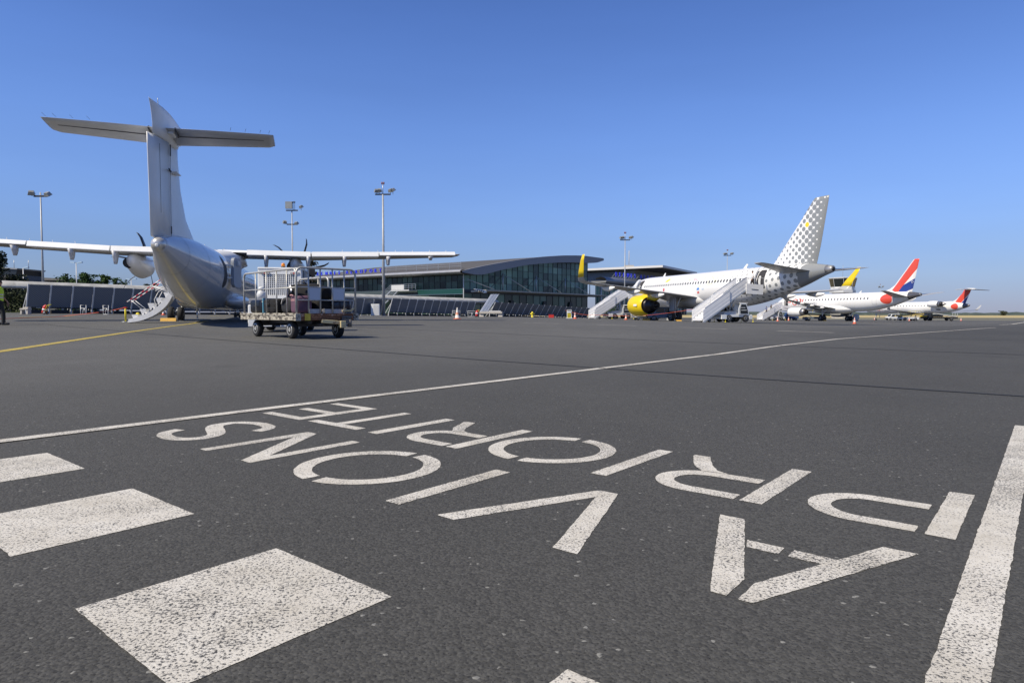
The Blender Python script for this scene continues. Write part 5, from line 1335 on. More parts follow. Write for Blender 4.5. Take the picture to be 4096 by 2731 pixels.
build_sign('blue letters on slanting struts above the curved gutter near the jet nose', 'RENNES AEROPORT', lambda a, b, c: tp(57.5 + a * .98, -1.6 - c, 10.0 + b - a * .0), 1.55, 'airport signs', True)

# ------------------------------------------------------------------ blast fences, covered walkway
mesh_dark = pm('deflector_mesh', (.045, .05, .058), .55, .3)
def _mesh_pattern():
    n = NT(mesh_dark); o = n.obj()
    a = n.m('SINE', n.m('MULTIPLY', o[2], 42)); b = n.m('SINE', n.m('MULTIPLY', o[0], 34))
    k = n.m('MULTIPLY_ADD', n.m('MULTIPLY', a, b), .5, .5)
    n.link(n.mix(k, (.05, .062, .08), (.25, .275, .32)), n.b.inputs['Base Color'])
_mesh_pattern()
plain_dark = pm('deflector_panel', (.165, .18, .205), .55, .1, var=.12, scale=.8)
ballast_m = pm('ballast_dark', (.022, .022, .023), .8, var=.3, scale=2)
def blast_fence(label, A, B, n, H, mat, lean=.42):
    A, B = Vector(A), Vector(B); d = B - A; L = d.length; u = d.normalized(); nrm = Vector((u.y, -u.x, 0))
    t = thing('blast_fence', label, 'blast fence', A)
    w = L / n; pmb = MB()
    pmb.M = None
    base = None; posts = None
    for k in range(n):
        p = u * (w * k) + Vector((0, 0, zg(*(A + u * w * k)[:2]) - A.z))
        a = math.atan2(u.y, u.x)
        if base is None:
            mb = MB(); mb.prism([(0, .50), (0.02, .50), (lean + .02, H), (lean, H)], lambda y, z, x: Vector((x, -y, z)), .06, w - .06); base = mb.build('panel', mat, t)
            mb = MB(); mb.bar((0, .0, .45), (0, -lean - .05, H + .03), .09, .07); mb.bar((0, .10, .0), (0, .06, .5), .09); mb.bar((0, .9, .05), (0, -lean * .6, H * .72), .06); post = mb.build('support_rib', pm('rib_grey', (.60, .61, .62), .5, .2, var=.1), t)
            mb = MB(); mb.box((w / 2, .45, .16), (w * .8, .9, .30)); mb.box((w / 2, .02, .47), (w, .10, .10)); bl = mb.build('ballast_block', ballast_m, t)
            mb = MB(); mb.box((w * .5, -.10, .46), (.30, .06, .05)); ft = mb.build('anchor_plate', concrete, t)
            objs = (base, post, bl, ft)
        else: objs = []
        for o in ((base, post, bl, ft) if k == 0 else ()):
            o.location = p; o.rotation_euler = (0, 0, a)
        if k > 0:
            for src in (base, post, bl, ft):
                if src is ft and k % 2: continue
                c = src.copy(); col.objects.link(c); c.parent = t; c.location = p; c.rotation_euler = (0, 0, a)
    c = post.copy(); col.objects.link(c); c.parent = t; c.location = u * L + Vector((0, 0, zg(*B[:2]) - A.z)); c.rotation_euler = (0, 0, a)
    return t
blast_fence('long row of dark perforated blast panels at left behind the turboprop', gd(106, 52), gd(1522, 83), 24, 2.28, mesh_dark, .5)
blast_fence('short row of dark blast panels right of the stepped lamp mast', gd(1556, 84), gd(1888, 98), 11, 2.2, plain_dark, .62)
blast_fence('row of dark blast panels in front of the terminal canopy', gd(1960, 98), gd(2345, 117), 17, 2.12, plain_dark, 1.05)
def tilted_deflector():
    a = gd(1916, 88); t = thing('tilted_deflector', 'pale silver ribbed deflector panel leaning over on pale concrete feet', 'deflector', a, R(-4))
    silver = pm('silver_sheet', (.52, .54, .56), .35, .5, var=.12, scale=3)
    for k in range(3):
        x0, x1 = .36 * k, .36 * k + .33
        f = lambda x, h, d: Vector((x + 1.55 * h, .5 * h + d, .55 + 2.45 * h))
        mb = MB(); mb.loft([[f(x0, 0, 0), f(x1, 0, 0), f(x1, 0, .04), f(x0, 0, .04)], [f(x0, 1, 0), f(x1, 1, 0), f(x1, 1, .04), f(x0, 1, .04)]]); mb.build('sheet', silver, t)
        mb = MB(); mb.bar(f(x1 + .015, -.02, -.03), f(x1 + .015, 1.03, -.03), .05, .07); mb.bar(f(x0 + .16, 0, -.02), f(x0 + .16, 1, -.02), .03, .03); mb.build('rib', steel, t)
    mb = MB(); mb.box((1.6, .3, .55), (3.0, 1.2, .28)); mb.build('base_slab', concrete, t, bevel=.02)
    for x in (.35, 2.85):
        mb = MB(); mb.box((x, .3, .2), (.6, 1.0, .42), taper=.85); mb.build('foot', concrete, t, bevel=.02)
    mb = MB(); mb.box((1.7, .3, .74), (2.4, .5, .12)); mb.build('clamp_rail', grey_panel, t)
tilted_deflector()
def build_walkway():
    t = thing('covered_walkway', 'low pale barrel-roofed passenger walkway running behind the blast fences', 'walkway', (0, 0, 0))
    rf = pm('walkway_roof_sheet', (.28, .28, .265), .6, c2=(.46, .46, .44), scale=1.2, thr=(.3, .6))
    pts = [gd(-260, 54.5), gd(60, 57.5), gd(700, 67), gd(1412, 84.5), gd(1888, 102), gd(1975, 105)]
    Q = []
    for a, b in zip(pts[:-1], pts[1:]):
        n = max(1, int((b - a).length / 3))
        Q += [a.lerp(b, k / n) for k in range(n)]
    Q.append(pts[-1])
    mb = MB(); mb.s = True; rings = []
    for i, p in enumerate(Q):
        d = (Q[min(i + 1, len(Q) - 1)] - Q[max(i - 1, 0)]).normalized(); s = Vector((d.y, -d.x, 0)); z = zg(p.x, p.y)
        rings.append([Vector((p.x, p.y, z)) + s * (1.25 * math.cos(a)) + Vector((0, 0, 2.15 + .62 * math.sin(a))) for a in np.linspace(0, math.pi, 12)])
    mb.loft(rings, cap=True, closed=True); mb.build('roof', rf, t)
    for k in range(0, len(Q), 2):
        p = Q[k]; d = (Q[min(k + 1, len(Q) - 1)] - Q[max(k - 1, 0)]).normalized(); s = Vector((d.y, -d.x, 0)); z = zg(p.x, p.y)
        mb = MB(); b = Vector((p.x, p.y, z)) + s * 1.15; mb.bar(b, b + Vector((0, 0, 2.2)), .14); mb.build('post', grey_paint, t)
build_walkway()

# ------------------------------------------------------------------ lamp masts
def floodlight(mb, c, az, tilt=35, w=.55):
    Mx = Matrix.Translation(c) @ Matrix.Rotation(az, 4, 'Z') @ Matrix.Rotation(R(tilt), 4, 'X')
    old = mb.M; mb.M = Mx if old is None else old @ Mx
    mb.box((0, 0, 0), (w, .42, .30), taper=.75); mb.box((0, -.0, -.17), (w * 1.05, .46, .05))
    mb.M = old
def lamp_mast(label, base, ztop, kind, pegs=True, r0=.20, group='apron lamp masts'):
    t = thing('lamp_mast', label, 'lamp mast', base, 0, group)
    H = ztop - base.z; polem = pm('mast_galvanised', (.37, .385, .40), .5, .2, var=.1, scale=2); head = pm('floodlight_body', (.30, .31, .30), .4, .3, var=.2)
    mb = MB(); mb.tube([(0, 0, 0), (0, 0, H)], [r0, r0 * .52], 12); mb.lathe([(0, r0 * 1.5), (.06, r0 * 1.5), (.07, r0)], (0, 0, 0), 'Z', 14); pole = mb.build('pole', polem, t)
    if pegs:
        mb = MB()
        for k in range(int((H - 2.5) / .32)):
            z = 2.4 + .32 * k; sd = 1 if k % 2 else -1; mb.bar((sd * .1, 0, z), (sd * (.30 - .004 * k), 0, z), .03)
        tag(mb.build('climbing_peg', steel, pole), kind='stuff')
    def arm(z, w, lamps, name='cross_arm'):
        mb = MB(); mb.bar((-w, 0, z), (w, 0, z), .14, .16); a = mb.build(name, dark_metal, t)
        for x, dz, az in lamps:
            mb = MB(); floodlight(mb, (x, -.1, z + dz), az); mb.bar((x, 0, z), (x, -.05, z + dz - .1), .05); mb.build('floodlight', head, t)
    if kind == 'two':
        arm(H - .35, .62, ((-.8, .32, .5), (.72, .2, -.3)))
    elif kind == 'ring':
        arm(H, .95, ((-.75, .45, .4), (.95, .50, -.6), (1.25, .55, -.9), (-.4, .5, .1)))
        mb = MB(); mb.tube([(0, 0, H), (0, 0, H + 1.25)], .05, 6); mb.build('finial', steel, t)
        for x in (-.10, .12):
            mb = MB(); mb.lathe([(0, .03), (.05, .09), (.28, .09), (.34, .02)], (x, 0, H + 1.2), 'Z', 10); mb.build('warning_lamp', pm('warning_red', (.18, .04, .03), .4), t)
    elif kind == 'twin_deck':
        arm(H, .85, ((1.35, .55, -.7),))
        mb = MB(); mb.box((-.35, -.2, H + .72), (.95, .35, 1.0)); mb.build('floodlight', head, t)
        arm(H - 2.0, .75, ((-1.0, .35, .6), (.65, .18, -.4)))
        mb = MB(); mb.tube([(.2, 0, H), (.2, 0, H + 1.1)], .03, 6); mb.tube([(.42, 0, H), (.42, 0, H + 1.1)], .03, 6); mb.lathe([(0, .08), (.25, .08)], (.2, 0, H + 1.05), 'Z', 8); mb.lathe([(0, .08), (.25, .08)], (.42, 0, H + 1.05), 'Z', 8); mb.build('warning_lamp', black, t)
    return t
def mast(px, Y, pytop, label, kind, **k):
    b = gd(px, Y); d = ray(px, pytop); lamp_mast(label, b, CAM_H + d.z / d.y * Y, kind, **k)
mast(176, 63, 770, 'plain pole with two floodlights at far left behind the turboprop wing', 'two', pegs=False, r0=.115)
mast(1173, 96, 842, 'mast with two floodlight decks rising behind the turboprop propeller', 'twin_deck', r0=.135)
mast(1535, 82, 778, 'tall mast with climbing pegs standing between the two blast fences', 'ring', r0=.20)
mast(2498, 126, 960, 'pegged mast in front of the second terminal hall beside the jet nose', 'ring', r0=.13)
mast(2906, 168, 1022, 'slim mast rising above the dotted jet fuselage', 'ring', r0=.12)
mast(3519, 300, 1150, 'distant small mast left of the tricolour fin', 'ring', pegs=False, r0=.12)
def street_lamp(px, Y, pytop, label, two=True):
    b = gd(px, Y); d = ray(px, pytop); H = CAM_H + d.z / d.y * Y - b.z
    t = thing('street_lamp', label, 'street lamp', b, 0, 'car park lamps')
    mb = MB(); mb.tube([(0, 0, 0), (0, 0, H)], [.09, .06], 8); mb.build('pole', grey_panel, t)
    for x in ((-.5, .6) if two else (.5,)):
        mb = MB(); mb.bar((0, 0, H), (x * .6, 0, H + .05), .06); mb.box((x, 0, H + .08), (.75, .32, .16), ry=R(-8 if x > 0 else 8), taper=.8); mb.build('lamp_head', pm('lamp_blue_grey', (.35, .47, .58), .3), t)
street_lamp(98, 100, 1072, 'street lamp in front of the old flat-roofed building', False)
street_lamp(310, 100, 1052, 'double headed street lamp rising among the round green trees')
street_lamp(528, 118, 1118, 'street lamp with two long arms below the left propeller')

# ------------------------------------------------------------------ passenger stair trucks
def stair_truck(label, loc, heading, run, rise, x_deck, deck_len=1.9, group='mobile boarding stairs'):
    """local x points at the aircraft, origin under the foot of the stair"""
    t = thing('boarding_stairs', label, 'boarding stairs', loc, heading, group)
    W = .92; ang = math.atan2(rise, run)
    pn = pm('stair_panel_white', (.84, .84, .84), .45, .1, var=.05, scale=2); al = pm('stair_rail_alu', (.58, .60, .62), .35, .6)
    foot = .22
    def balustrade(y, x0, x1, dz, h, name='side_panel'):
        z0, z1 = foot + (x0 / run) * rise + dz, foot + (x1 / run) * rise + dz
        mb = MB(); mb.prism([(x0, z0 - .25), (x0, z0 + h), (x0 + .25, z0 + h + .18), (x1, z1 + h), (x1, z1 - .25)], lambda u, v, d: Vector((u, d, v)), y - .03, y + .03); o = mb.build(name, pn, t)
        mb = MB(); mb.bar((x0 + .2, y, z0 + h + .18), (x1, y, z1 + h + .03), .07); mb.bar((x0, y, z0 - .24), (x1, y, z1 - .24), .09, .16); mb.bar((x0, y, z0 + h * .52), (x1, y, z1 + h * .52), .075, .03); mb.bar((x0, y, z0 + h * .15), (x1, y, z1 + h * .15), .075, .03); mb.build('handrail', al, o)
    for y in (-W, W):
        balustrade(y, 0.0, run * .60, 0, .95); balustrade(y * .90, run * .42, run, .10, .95)
    n = int(rise / .19)
    for k in range(n):
        x = run * (k + .5) / n; z = foot + rise * (k + .5) / n
        mb = MB(); mb.box((x, 0, z), (run / n + .04, 2 * W * .88, .05)); mb.box((x - run / n / 2, 0, z - .09), (.02, 2 * W * .88, .15)); mb.build('step', pn, t)
    zd = foot + rise
    mb = MB(); mb.box((run + deck_len / 2, 0, zd), (deck_len, 2 * W * .95, .12)); mb.build('deck', al, t)
    for y in (-W, W):
        mb = MB(); mb.prism([(run - .1, zd - .55), (run + deck_len * .98, zd - .62), (run + deck_len, zd - .3), (run + deck_len, zd + .35), (run - .1, zd + .45)], lambda u, v, d: Vector((u, d, v)), y - .03, y + .03); o = mb.build('deck_panel', pn, t)
        mb = MB(); mb.bar((run + .5, y - .036 if y < 0 else y + .036, zd - .10), (run + 1.3, y - .036 if y < 0 else y + .036, zd - .16), .03, .06); mb.build('slot', dark_metal, o)
        mb = MB(); mb.tube([(run, y, zd + .4), (run, y, zd + 1.05), (run + deck_len, y, zd + 1.0), (run + deck_len, y, zd + .3)], .028, 6); mb.build('deck_rail', al, o)
    # chassis, wheels, cab
    xc0, xc1 = run * .42, run + .75
    mb = MB(); mb.box(((xc0 + xc1) / 2, 0, .62), (xc1 - xc0, 1.5, .24)); mb.box((xc0 + .3, 0, .5), (.6, 1.86, .42)); mb.box((xc1 - .2, 0, .48), (.4, 1.7, .40)); mb.build('chassis', white_v, t, bevel=.02)
    for x in (xc0 + .95, xc1 - .75):
        for y in (-.72, .72): wheel('wheel', (x, y, .36), .36, .26, t)
    for y in (-.62, .62): wheel('wheel', (run * .18, y, .17), .17, .14, t)
    cx = xc1 - 1.05
    mb = MB(); mb.prism([(cx - .62, .72), (cx + .62, .72), (cx + .55, 1.1), (cx + .32, 1.82), (cx - .38, 1.86), (cx - .62, 1.3)], lambda u, v, d: Vector((u, d, v)), -.86, -.80)
    mb.prism([(cx - .62, .72), (cx + .62, .72), (cx + .55, 1.1), (cx + .32, 1.82), (cx - .38, 1.86), (cx - .62, 1.3)], lambda u, v, d: Vector((u, d, v)), -.10, -.04)
    mb.box((cx, -.45, 1.86), (.9, .82, .07)); cab = mb.build('cab', white_v, t, bevel=.015)
    mb = MB(); mb.prism([(cx - .40, .82), (cx + .50, .82), (cx + .44, 1.15), (cx + .24, 1.74), (cx - .30, 1.76), (cx - .42, 1.3)], lambda u, v, d: Vector((u, d, v)), -.875, -.862)
    mb.prism([(cx - .40, .82), (cx + .50, .82), (cx + .44, 1.15), (cx + .24, 1.74), (cx - .30, 1.76), (cx - .42, 1.3)], lambda u, v, d: Vector((u, d, v)), .0, .012); mb.build('window', glass_d, cab)
    mb = MB(); mb.box((cx - .1, -.883, 1.42), (.5, .008, .05)); mb.box((cx, -.883, 1.18), (.62, .008, .06)); mb.build('window_bar', white_v, cab)
    for y in (-.45, .45):
        mb = MB(); mb.tube([(run * .80, y, .75), (run * .66, y, foot + rise * .62)], .07, 8); mb.tube([(run * .62, y, .8), (run * .80, y, foot + rise * .74)], .05, 8); mb.build('lift_ram', steel, t)
    mb = MB(); mb.prism([(run * .5, .74), (run * .85, .74), (run * .80, 1.1), (run * .56, 1.0)], lambda u, v, d: Vector((u, d, v)), -.6, .6); mb.build('engine_cover', grey_panel, t)
    for x in (xc0 + .45, xc1 + .02):
        for y in (-.9, .9):
            mb = MB(); mb.tube([(x, y, .30), (x, y, .04)], .02, 6); mb.lathe([(0, .085), (.02, .08), (.08, .02)], (x, y, .005), 'Z', 10); mb.build('outrigger', safety_y, t)
    return t
def stair_at(tail, psi, roll, xd, halfw, sill, run, label, deck_len, gap=.1):
    p = R(psi); fw = Vector((math.sin(p), math.cos(p), 0)); rt = Vector((math.cos(p), -math.sin(p), 0))
    door = Vector((tail[0], tail[1], 0)) + fw * xd - rt * halfw
    base = door - rt * (run + deck_len + gap)
    z = zg(base.x, base.y); base.z = z
    gx = Vector((tail[0], tail[1], 0)) + fw * 20
    rise = sill + zg(gx.x, gx.y) - z - .22
    a_ = math.atan2(rt.y, rt.x)
    stair_truck(label, base, a_, run, rise, run)
    return Matrix.Translation(base) @ Matrix.Rotation(a_, 4, 'Z'), a_, run, rise
ST_A = stair_at((28.9, 59.7), -18.2, .8, 7.75, 1.85, 3.48, 5.0, 'white boarding stairs truck docked at the rear door of the dotted jet', 1.9)
stair_at((28.9, 59.7), -18.2, .8, 31.75, 1.95, 3.48, 5.0, 'white boarding stairs truck at the front door beside the yellow engine', 1.9)
ST_B = stair_at((65.7, 106.2), -14.6, .6, 31.0, 1.45, 2.6, 4.6, 'white boarding stairs truck at the red lettered regional jet', 1.6)

# ------------------------------------------------------------------ small ground things
cone_m = pm('cone_stripes', (.75, .74, .72), .5)
def _cone_mat():
    n = NT(cone_m); o = n.obj()
    z = o[2]; f = n.m('MULTIPLY', n.m('GREATER_THAN', z, .24), n.m('LESS_THAN', z, .42)); g = n.m('MULTIPLY', n.m('GREATER_THAN', z, .55), n.m('LESS_THAN', z, .68))
    n.link(n.mix(n.m('MAXIMUM', f, g), (.72, .14, .07), (.78, .77, .75)), n.b.inputs['Base Color'])
_cone_mat()
cone_faded = pm('cone_faded', (.72, .70, .68), .6)
def _cone_mat2():
    n = NT(cone_faded); o = n.obj(); z = o[2]
    f = n.m('MULTIPLY', n.m('GREATER_THAN', z, .28), n.m('LESS_THAN', z, .45))
    n.link(n.mix(n.m('MAXIMUM', f, n.m('LESS_THAN', z, .10)), (.74, .72, .69), (.66, .30, .20)), n.b.inputs['Base Color'])
_cone_mat2()
CONE = None
def cone(label, p, h=.75, mat=None):
    global CONE
    t = thing('traffic_cone', label, 'traffic cone', p, random.uniform(0, 1.5), 'traffic cones')
    k = h / .75; t.scale = (k, k, k)
    mb = MB(); mb.box((0, 0, .02), (.40, .40, .04)); mb.build('base', pm('cone_base', (.58, .13, .07), .6, var=.1), t, bevel=.01)
    mb = MB(); mb.s = True; mb.lathe([(.04, .17), (.06, .15), (.70, .035), (.75, .03), (.75, .01)], (0, 0, 0), 'Z', 20); mb.build('body', mat or cone_m, t)
cone('faded orange and white cone standing alone in mid apron', gd(1829, 45), .80, cone_faded)
cone('cone left of the front stairs beside the cylinder rack', gd(2300, 74))
cone('bright orange cone in front of the yellow engine', gd(2504, 84))
cone('cone in front of the stairs of the regional jet', gd(3111, 110))
cone('cone in front of the white engine of the regional jet', gd(3155, 132))
cone('nearest cone right of centre, before the regional jet tail wheels', gd(3419, 77))
cone('tiny cone below the distant lettered jet nose', gd(3499, 190))
cone('orange cone before the belt loader at the farthest jet', gd(3638, 150))
cone('cone at the far right end near the grass', gd(3845, 168))
cone('small cone behind the turboprop left main wheels', gd(653, 50), .52)
chock_m = pm('chock_yellow', (.72, .42, .08), .6, var=.12, scale=10)
def chock(label, p, rz=0.0, L=.62):
    t = thing('wheel_chock', label, 'wheel chock', p, rz, 'wheel chocks')
    mb = MB(); mb.prism([(-.11, 0), (.11, 0), (.045, .17), (-.045, .17)], lambda u, v, d: Vector((d, u, v)), -L / 2, L / 2); mb.build('block', chock_m, t, bevel=.008)
    mb = MB(); mb.tube([(L / 2, 0, .08), (L / 2 + .1, .05, .03), (L / 2 + .35, .02, .015)], .012, 5); mb.build('rope', grey_panel, t)
def on_plane(tail, psi, x, y):
    p = R(psi); v = Vector((tail[0] + math.sin(p) * x - math.cos(p) * y, tail[1] + math.cos(p) * x + math.sin(p) * y, 0)); v.z = zg(v.x, v.y); return v
T1, T2, T3 = ((-12.0, 22.44), -16.7), ((28.9, 59.7), -18.2), ((65.7, 106.2), -14.6)
chock('chock behind the left main wheels of the turboprop', on_plane(*T1, 13.55, 2.30), R(16.7), .75)
chock('chock behind the right main wheels of the turboprop', on_plane(*T1, 13.55, -2.0), R(16.7), .75)
chock('chock behind the left main wheels of the dotted jet', on_plane(*T2, 19.05, 3.8), R(18), .75)
chock('pale chock lying between engine and main wheels of the dotted jet', on_plane(*T2, 20.9, 7.0), R(10), .9)
chock('small chock behind the main wheels of the striped-fin regional jet', on_plane(*T3, 18.0, 2.97), R(15), .6)
def barrier_post():
    p = gd(502, 33.2); t = thing('barrier_post', 'yellow barrier post on a flat foot left of the airstair', 'post', p)
    mb = MB(); mb.lathe([(0, .045), (.72, .045), (.73, .02)], (0, 0, .02), 'Z', 14); mb.build('post', safety_y, t)
    mb = MB(); mb.lathe([(0, .02), (0, .20), (.02, .20), (.03, .05)], (0, 0, .002), 'Z', 18); mb.build('foot', steel, t)
    mb = MB(); mb.box((0, 0, .72), (.12, .12, .06)); mb.build('clip', red_p, t)
    top = p + Vector((0, 0, .72)); end = at(250, 1267); b2 = at(-40, 1278)
    mb = MB(); pts = []
    for k in range(15):
        f = k / 14; q = top.lerp(end + Vector((0, 0, .03)), f); q.z -= .10 * math.sin(math.pi * f) * (1 - f); pts.append(q - p)
    pts += [(end.lerp(b2, k / 6) + Vector((0, 0, .02))) - p for k in range(1, 7)]
    mb.tube(pts, .016, 5); o = mb.build('barrier_rope', pm('rope_red', (.60, .12, .06), .6), None, p); tag(o, 'red barrier rope sagging from the yellow post to the ground at left', 'rope')
barrier_post()
def rope2():
    a = on_plane(*T2, 15.0, 9.0) ; 
    p0 = gd(2262, 88, 1.05); p1 = on_plane(*T2, 27.5, 9.6) + Vector((0, 0, .55)); p2 = on_plane(*T2, 9.0, 8.6) + Vector((0, 0, 1.25))
    mb = MB(); pts = [p0 + (p1 - p0) * f - Vector((0, 0, .25 * math.sin(math.pi * f))) - p0 for f in np.linspace(0, 1, 8)] + [p1 + (p2 - p1) * f - Vector((0, 0, .35 * math.sin(math.pi * f))) - p0 for f in np.linspace(0, 1, 10)][1:]
    mb.tube(pts, .018, 5); o = mb.build('barrier_rope', pm('rope_red', (.60, .12, .06), .6), None, p0); tag(o, 'red safety rope strung past the yellow engine to the rear stairs', 'rope')
rope2()
def extinguisher(label, p, k=1.0, rz=0.0):
    t = thing('fire_extinguisher', label, 'extinguisher', p, rz, 'wheeled fire extinguishers'); t.scale = (k, k, k)
    Mx = Matrix.Rotation(R(16), 4, 'Y')
    mb = MB(); mb.M = Mx; mb.lathe([(.08, .04), (.09, .13), (.14, .15), (.58, .15), (.66, .11), (.70, .05), (.74, .05)], (0, 0, 0), 'Z', 18); mb.build('cylinder', red_p, t)
    mb = MB(); mb.M = Mx; mb.lathe([(.3, .152), (.44, .152)], (0, 0, 0), 'Z', 18); mb.build('label_band', white_v, t)
    mb = MB(); mb.M = Mx; mb.tube([(.12, -.1, .1), (.16, -.1, .72), (.34, -.1, .86)], .018, 6); mb.tube([(.12, .1, .1), (.16, .1, .72), (.34, .1, .86)], .018, 6); mb.tube([(.34, -.1, .86), (.34, .1, .86)], .018, 6); mb.build('trolley_frame', safety_y, t)
    for y in (-.15, .15): wheel('wheel', (.18, y, .12), .12, .05, t)
    mb = MB(); mb.tube([(-.05, .0, .72), (-.18, .05, .6), (-.17, .1, .3)], .015, 6); mb.build('hose', black, t)
extinguisher('red extinguisher on yellow trolley before the perforated blast panels at left', gd(173, 49), 1.0)
extinguisher('red extinguisher next to the tilted silver deflector', gd(1906, 80), 1.15, 1.2)
def stand_frame(label, p, w, h, rz=0.0):
    t = thing('stand_frame', label, 'frame', p, rz, 'white tubular stand frames')
    mb = MB(); mb.tube([(-w / 2, 0, 0), (-w / 2, 0, h), (w / 2, 0, h), (w / 2, 0, 0)], .025, 6); mb.tube([(-w / 2, 0, .02), (w / 2, 0, .02)], .025, 6); mb.tube([(-w / 2, 0, h * .68), (w / 2, 0, h * .68)], .02, 6); mb.build('frame', white_v, t)
    mb = MB(); mb.tube([(-.06, 0, .05), (-.02, 0, h * .45), (.06, 0, h * .66)], .02, 6); mb.tube([(w * .3, 0, .05), (.12, 0, h * .45), (.06, 0, h * .66)], .02, 6); mb.build('brace', white_v, t)
stand_frame('white tubular frame before the perforated panels, left of two', gd(334, 49.5), .42, .70)
stand_frame('white tubular frame before the perforated panels, nearer the turboprop', gd(424, 50.5), .42, .70)
stand_frame('wide white frame behind the faded orange cone', gd(1825, 84), 1.0, .75)
stand_frame('wide white frame left of the tilted silver deflector', gd(1886, 86), 1.0, .75)
def misc():
    p = gd(103, 49); t = thing('concrete_stand', 'pale concrete stand with a notched front at the far left fence end', 'concrete stand', p)
    mb = MB()
    for x in (-.22, .22): mb.box((x, 0, .17), (.13, .4, .34), taper=.85)
    mb.build('leg', concrete, t, bevel=.01)
    mb = MB(); mb.box((0, 0, .38), (.60, .42, .12)); mb.box((.1, .0, .48), (.40, .3, .10)); mb.build('top', concrete, t, bevel=.015)
    p = gd(1502, 81); t = thing('cabinet', 'white electrical cabinet at the foot of the stepped mast', 'cabinet', p)
    mb = MB(); mb.box((0, 0, .75), (1.0, .5, 1.4)); mb.build('body', white_v, t, bevel=.01); mb = MB(); mb.box((.1, -.26, .75), (.62, .02, 1.2)); mb.build('door', grey_panel, t)
    p = gd(2129, 96); t = thing('fire_hydrant', 'yellow hydrant standing before the far blast panels', 'hydrant', p)
    mb = MB(); mb.lathe([(0, .20), (.05, .20), (.06, .13), (.55, .13), (.60, .19), (.66, .19), (.74, .10), (.85, .06)], (0, 0, 0), 'Z', 16); mb.build('body', safety_y, t)
    mb = MB(); mb.lathe([(-.3, .08), (.3, .08)], (0, 0, .5), 'X', 12); mb.build('outlet', safety_y, t)
    p = gd(2277, 86); t = thing('gas_bottle_rack', 'yellow and white gas bottle rack left of the front stairs', 'rack', p)
    mb = MB()
    for x in (-.28, .28): mb.bar((x, 0, 0), (x, 0, 1.15), .06)
    mb.bar((-.28, 0, 1.12), (.28, 0, 1.12), .06); mb.box((0, 0, .04), (.8, .5, .06)); mb.box((0, -.05, .85), (.50, .06, .24)); mb.build('frame', white_v, t)
    for x in (-.13, .13):
        mb = MB(); mb.lathe([(.06, .10), (.75, .10), (.85, .04), (.95, .04)], (x, .05, 0), 'Z', 12); mb.build('bottle', safety_y, t)
    p = gd(2205, 92); t = thing('equipment_box', 'small red box at the foot of the far blast panels', 'box', p)
    mb = MB(); mb.box((0, 0, .22), (.7, .5, .42)); mb.build('body', red_p, t, bevel=.02); mb = MB(); mb.box((0, 0, .45), (.74, .54, .05)); mb.build('lid', red_p, t)
misc()

# ------------------------------------------------------------------ vehicles among the jets
slate = pm('slate_blue_vehicle', (.10, .14, .20), .4, var=.1, scale=3)
def utility_van(label, loc, rz, body, name='utility_van'):
    t = thing(name, label, 'van', loc, rz)
    prof = [(-1.6, .35), (1.75, .35), (1.85, .75), (1.15, .95), (.72, 1.62), (-1.25, 1.66), (-1.6, 1.5)]
    mb = MB(); mb.prism(prof, lambda u, v, d: Vector((u, d, v)), -.78, .78); mb.build('body', body, t, bevel=.06)
    for y in (-.785, .785):
        mb = MB(); mb.prism([(.95, .98), (.62, 1.52), (-.1, 1.54), (-.1, .98)], lambda u, v, d: Vector((u, d, v)), y - .01, y + .01); mb.build('side_window', glass_d, t)
        mb = MB(); mb.prism([(-.2, .98), (-.2, 1.54), (-.95, 1.54), (-.95, .98)], lambda u, v, d: Vector((u, d, v)), y - .01, y + .01); mb.build('side_window', glass_d, t)
    mb = MB(); mb.poly([(1.13, -.66, .99), (1.13, .66, .99), (.78, .60, 1.56), (.78, -.60, 1.56)]); mb.build('windscreen', glass_d, t)
    mb = MB(); mb.box((1.84, 0, .48), (.10, 1.45, .20)); mb.build('bumper', black, t)
    for y in (-.58, .58):
        mb = MB(); mb.box((1.78, y, .72), (.12, .25, .12)); mb.build('headlight', grey_panel, t)
    for x in (-1.0, 1.1):
        for y in (-.70, .70): wheel('wheel', (x, y, .32), .32, .2, t)
    return t
utility_van('slate blue utility vehicle in shade behind the main wheels of the dotted jet', gd(2652, 79), R(172), slate)
def dolly(label, p, rz, mat, n=1):
    t = thing('baggage_dolly', label, 'dolly', p, rz, 'empty baggage dollies')
    mb = MB(); mb.box((0, 0, .42), (1.9, 1.3, .14)); mb.box((0, -.66, .36), (1.5, .03, .30)); mb.build('platform', mat, t, bevel=.02)
    for x in (-.92, .92):
        mb = MB(); mb.tube([(x, -.6, .45), (x, -.6, .95), (x, .6, .95), (x, .6, .45)], .025, 6); mb.build('end_rail', steel, t)
    for x in (-.6, .6):
        for y in (-.5, .5): wheel('wheel', (x, y, .18), .18, .12, t)
    mb = MB(); mb.tube([(.95, 0, .35), (1.6, 0, .25)], .03, 6); mb.build('drawbar', steel, t)
dolly('white empty dolly under the yellow engine, left one', gd(2566, 82), R(10), white_v)
dolly('white empty dolly just right of the first, by the slate vehicle', gd(2604, 83), R(20), white_v)
def gpu():
    p = gd(2682, 84); t = thing('water_bottle_crates', 'stack of crates with blue and yellow wrapping beside the main wheels', 'crates', p)
    mb = MB(); mb.box((0, 0, .55), (.8, .8, 1.0)); mb.build('crate_stack', grey_panel, t, bevel=.02)
    mb = MB(); mb.box((-.05, -.05, 1.25), (.95, .8, .40)); mb.build('blue_wrap', pm('wrap_blue', (.10, .22, .60), .4, c2=(.55, .55, .6), scale=3, thr=(.4, .6)), t, bevel=.05)
    mb = MB(); mb.box((.3, -.42, .6), (.12, .05, 1.1)); mb.build('strap', safety_y, t)
gpu()
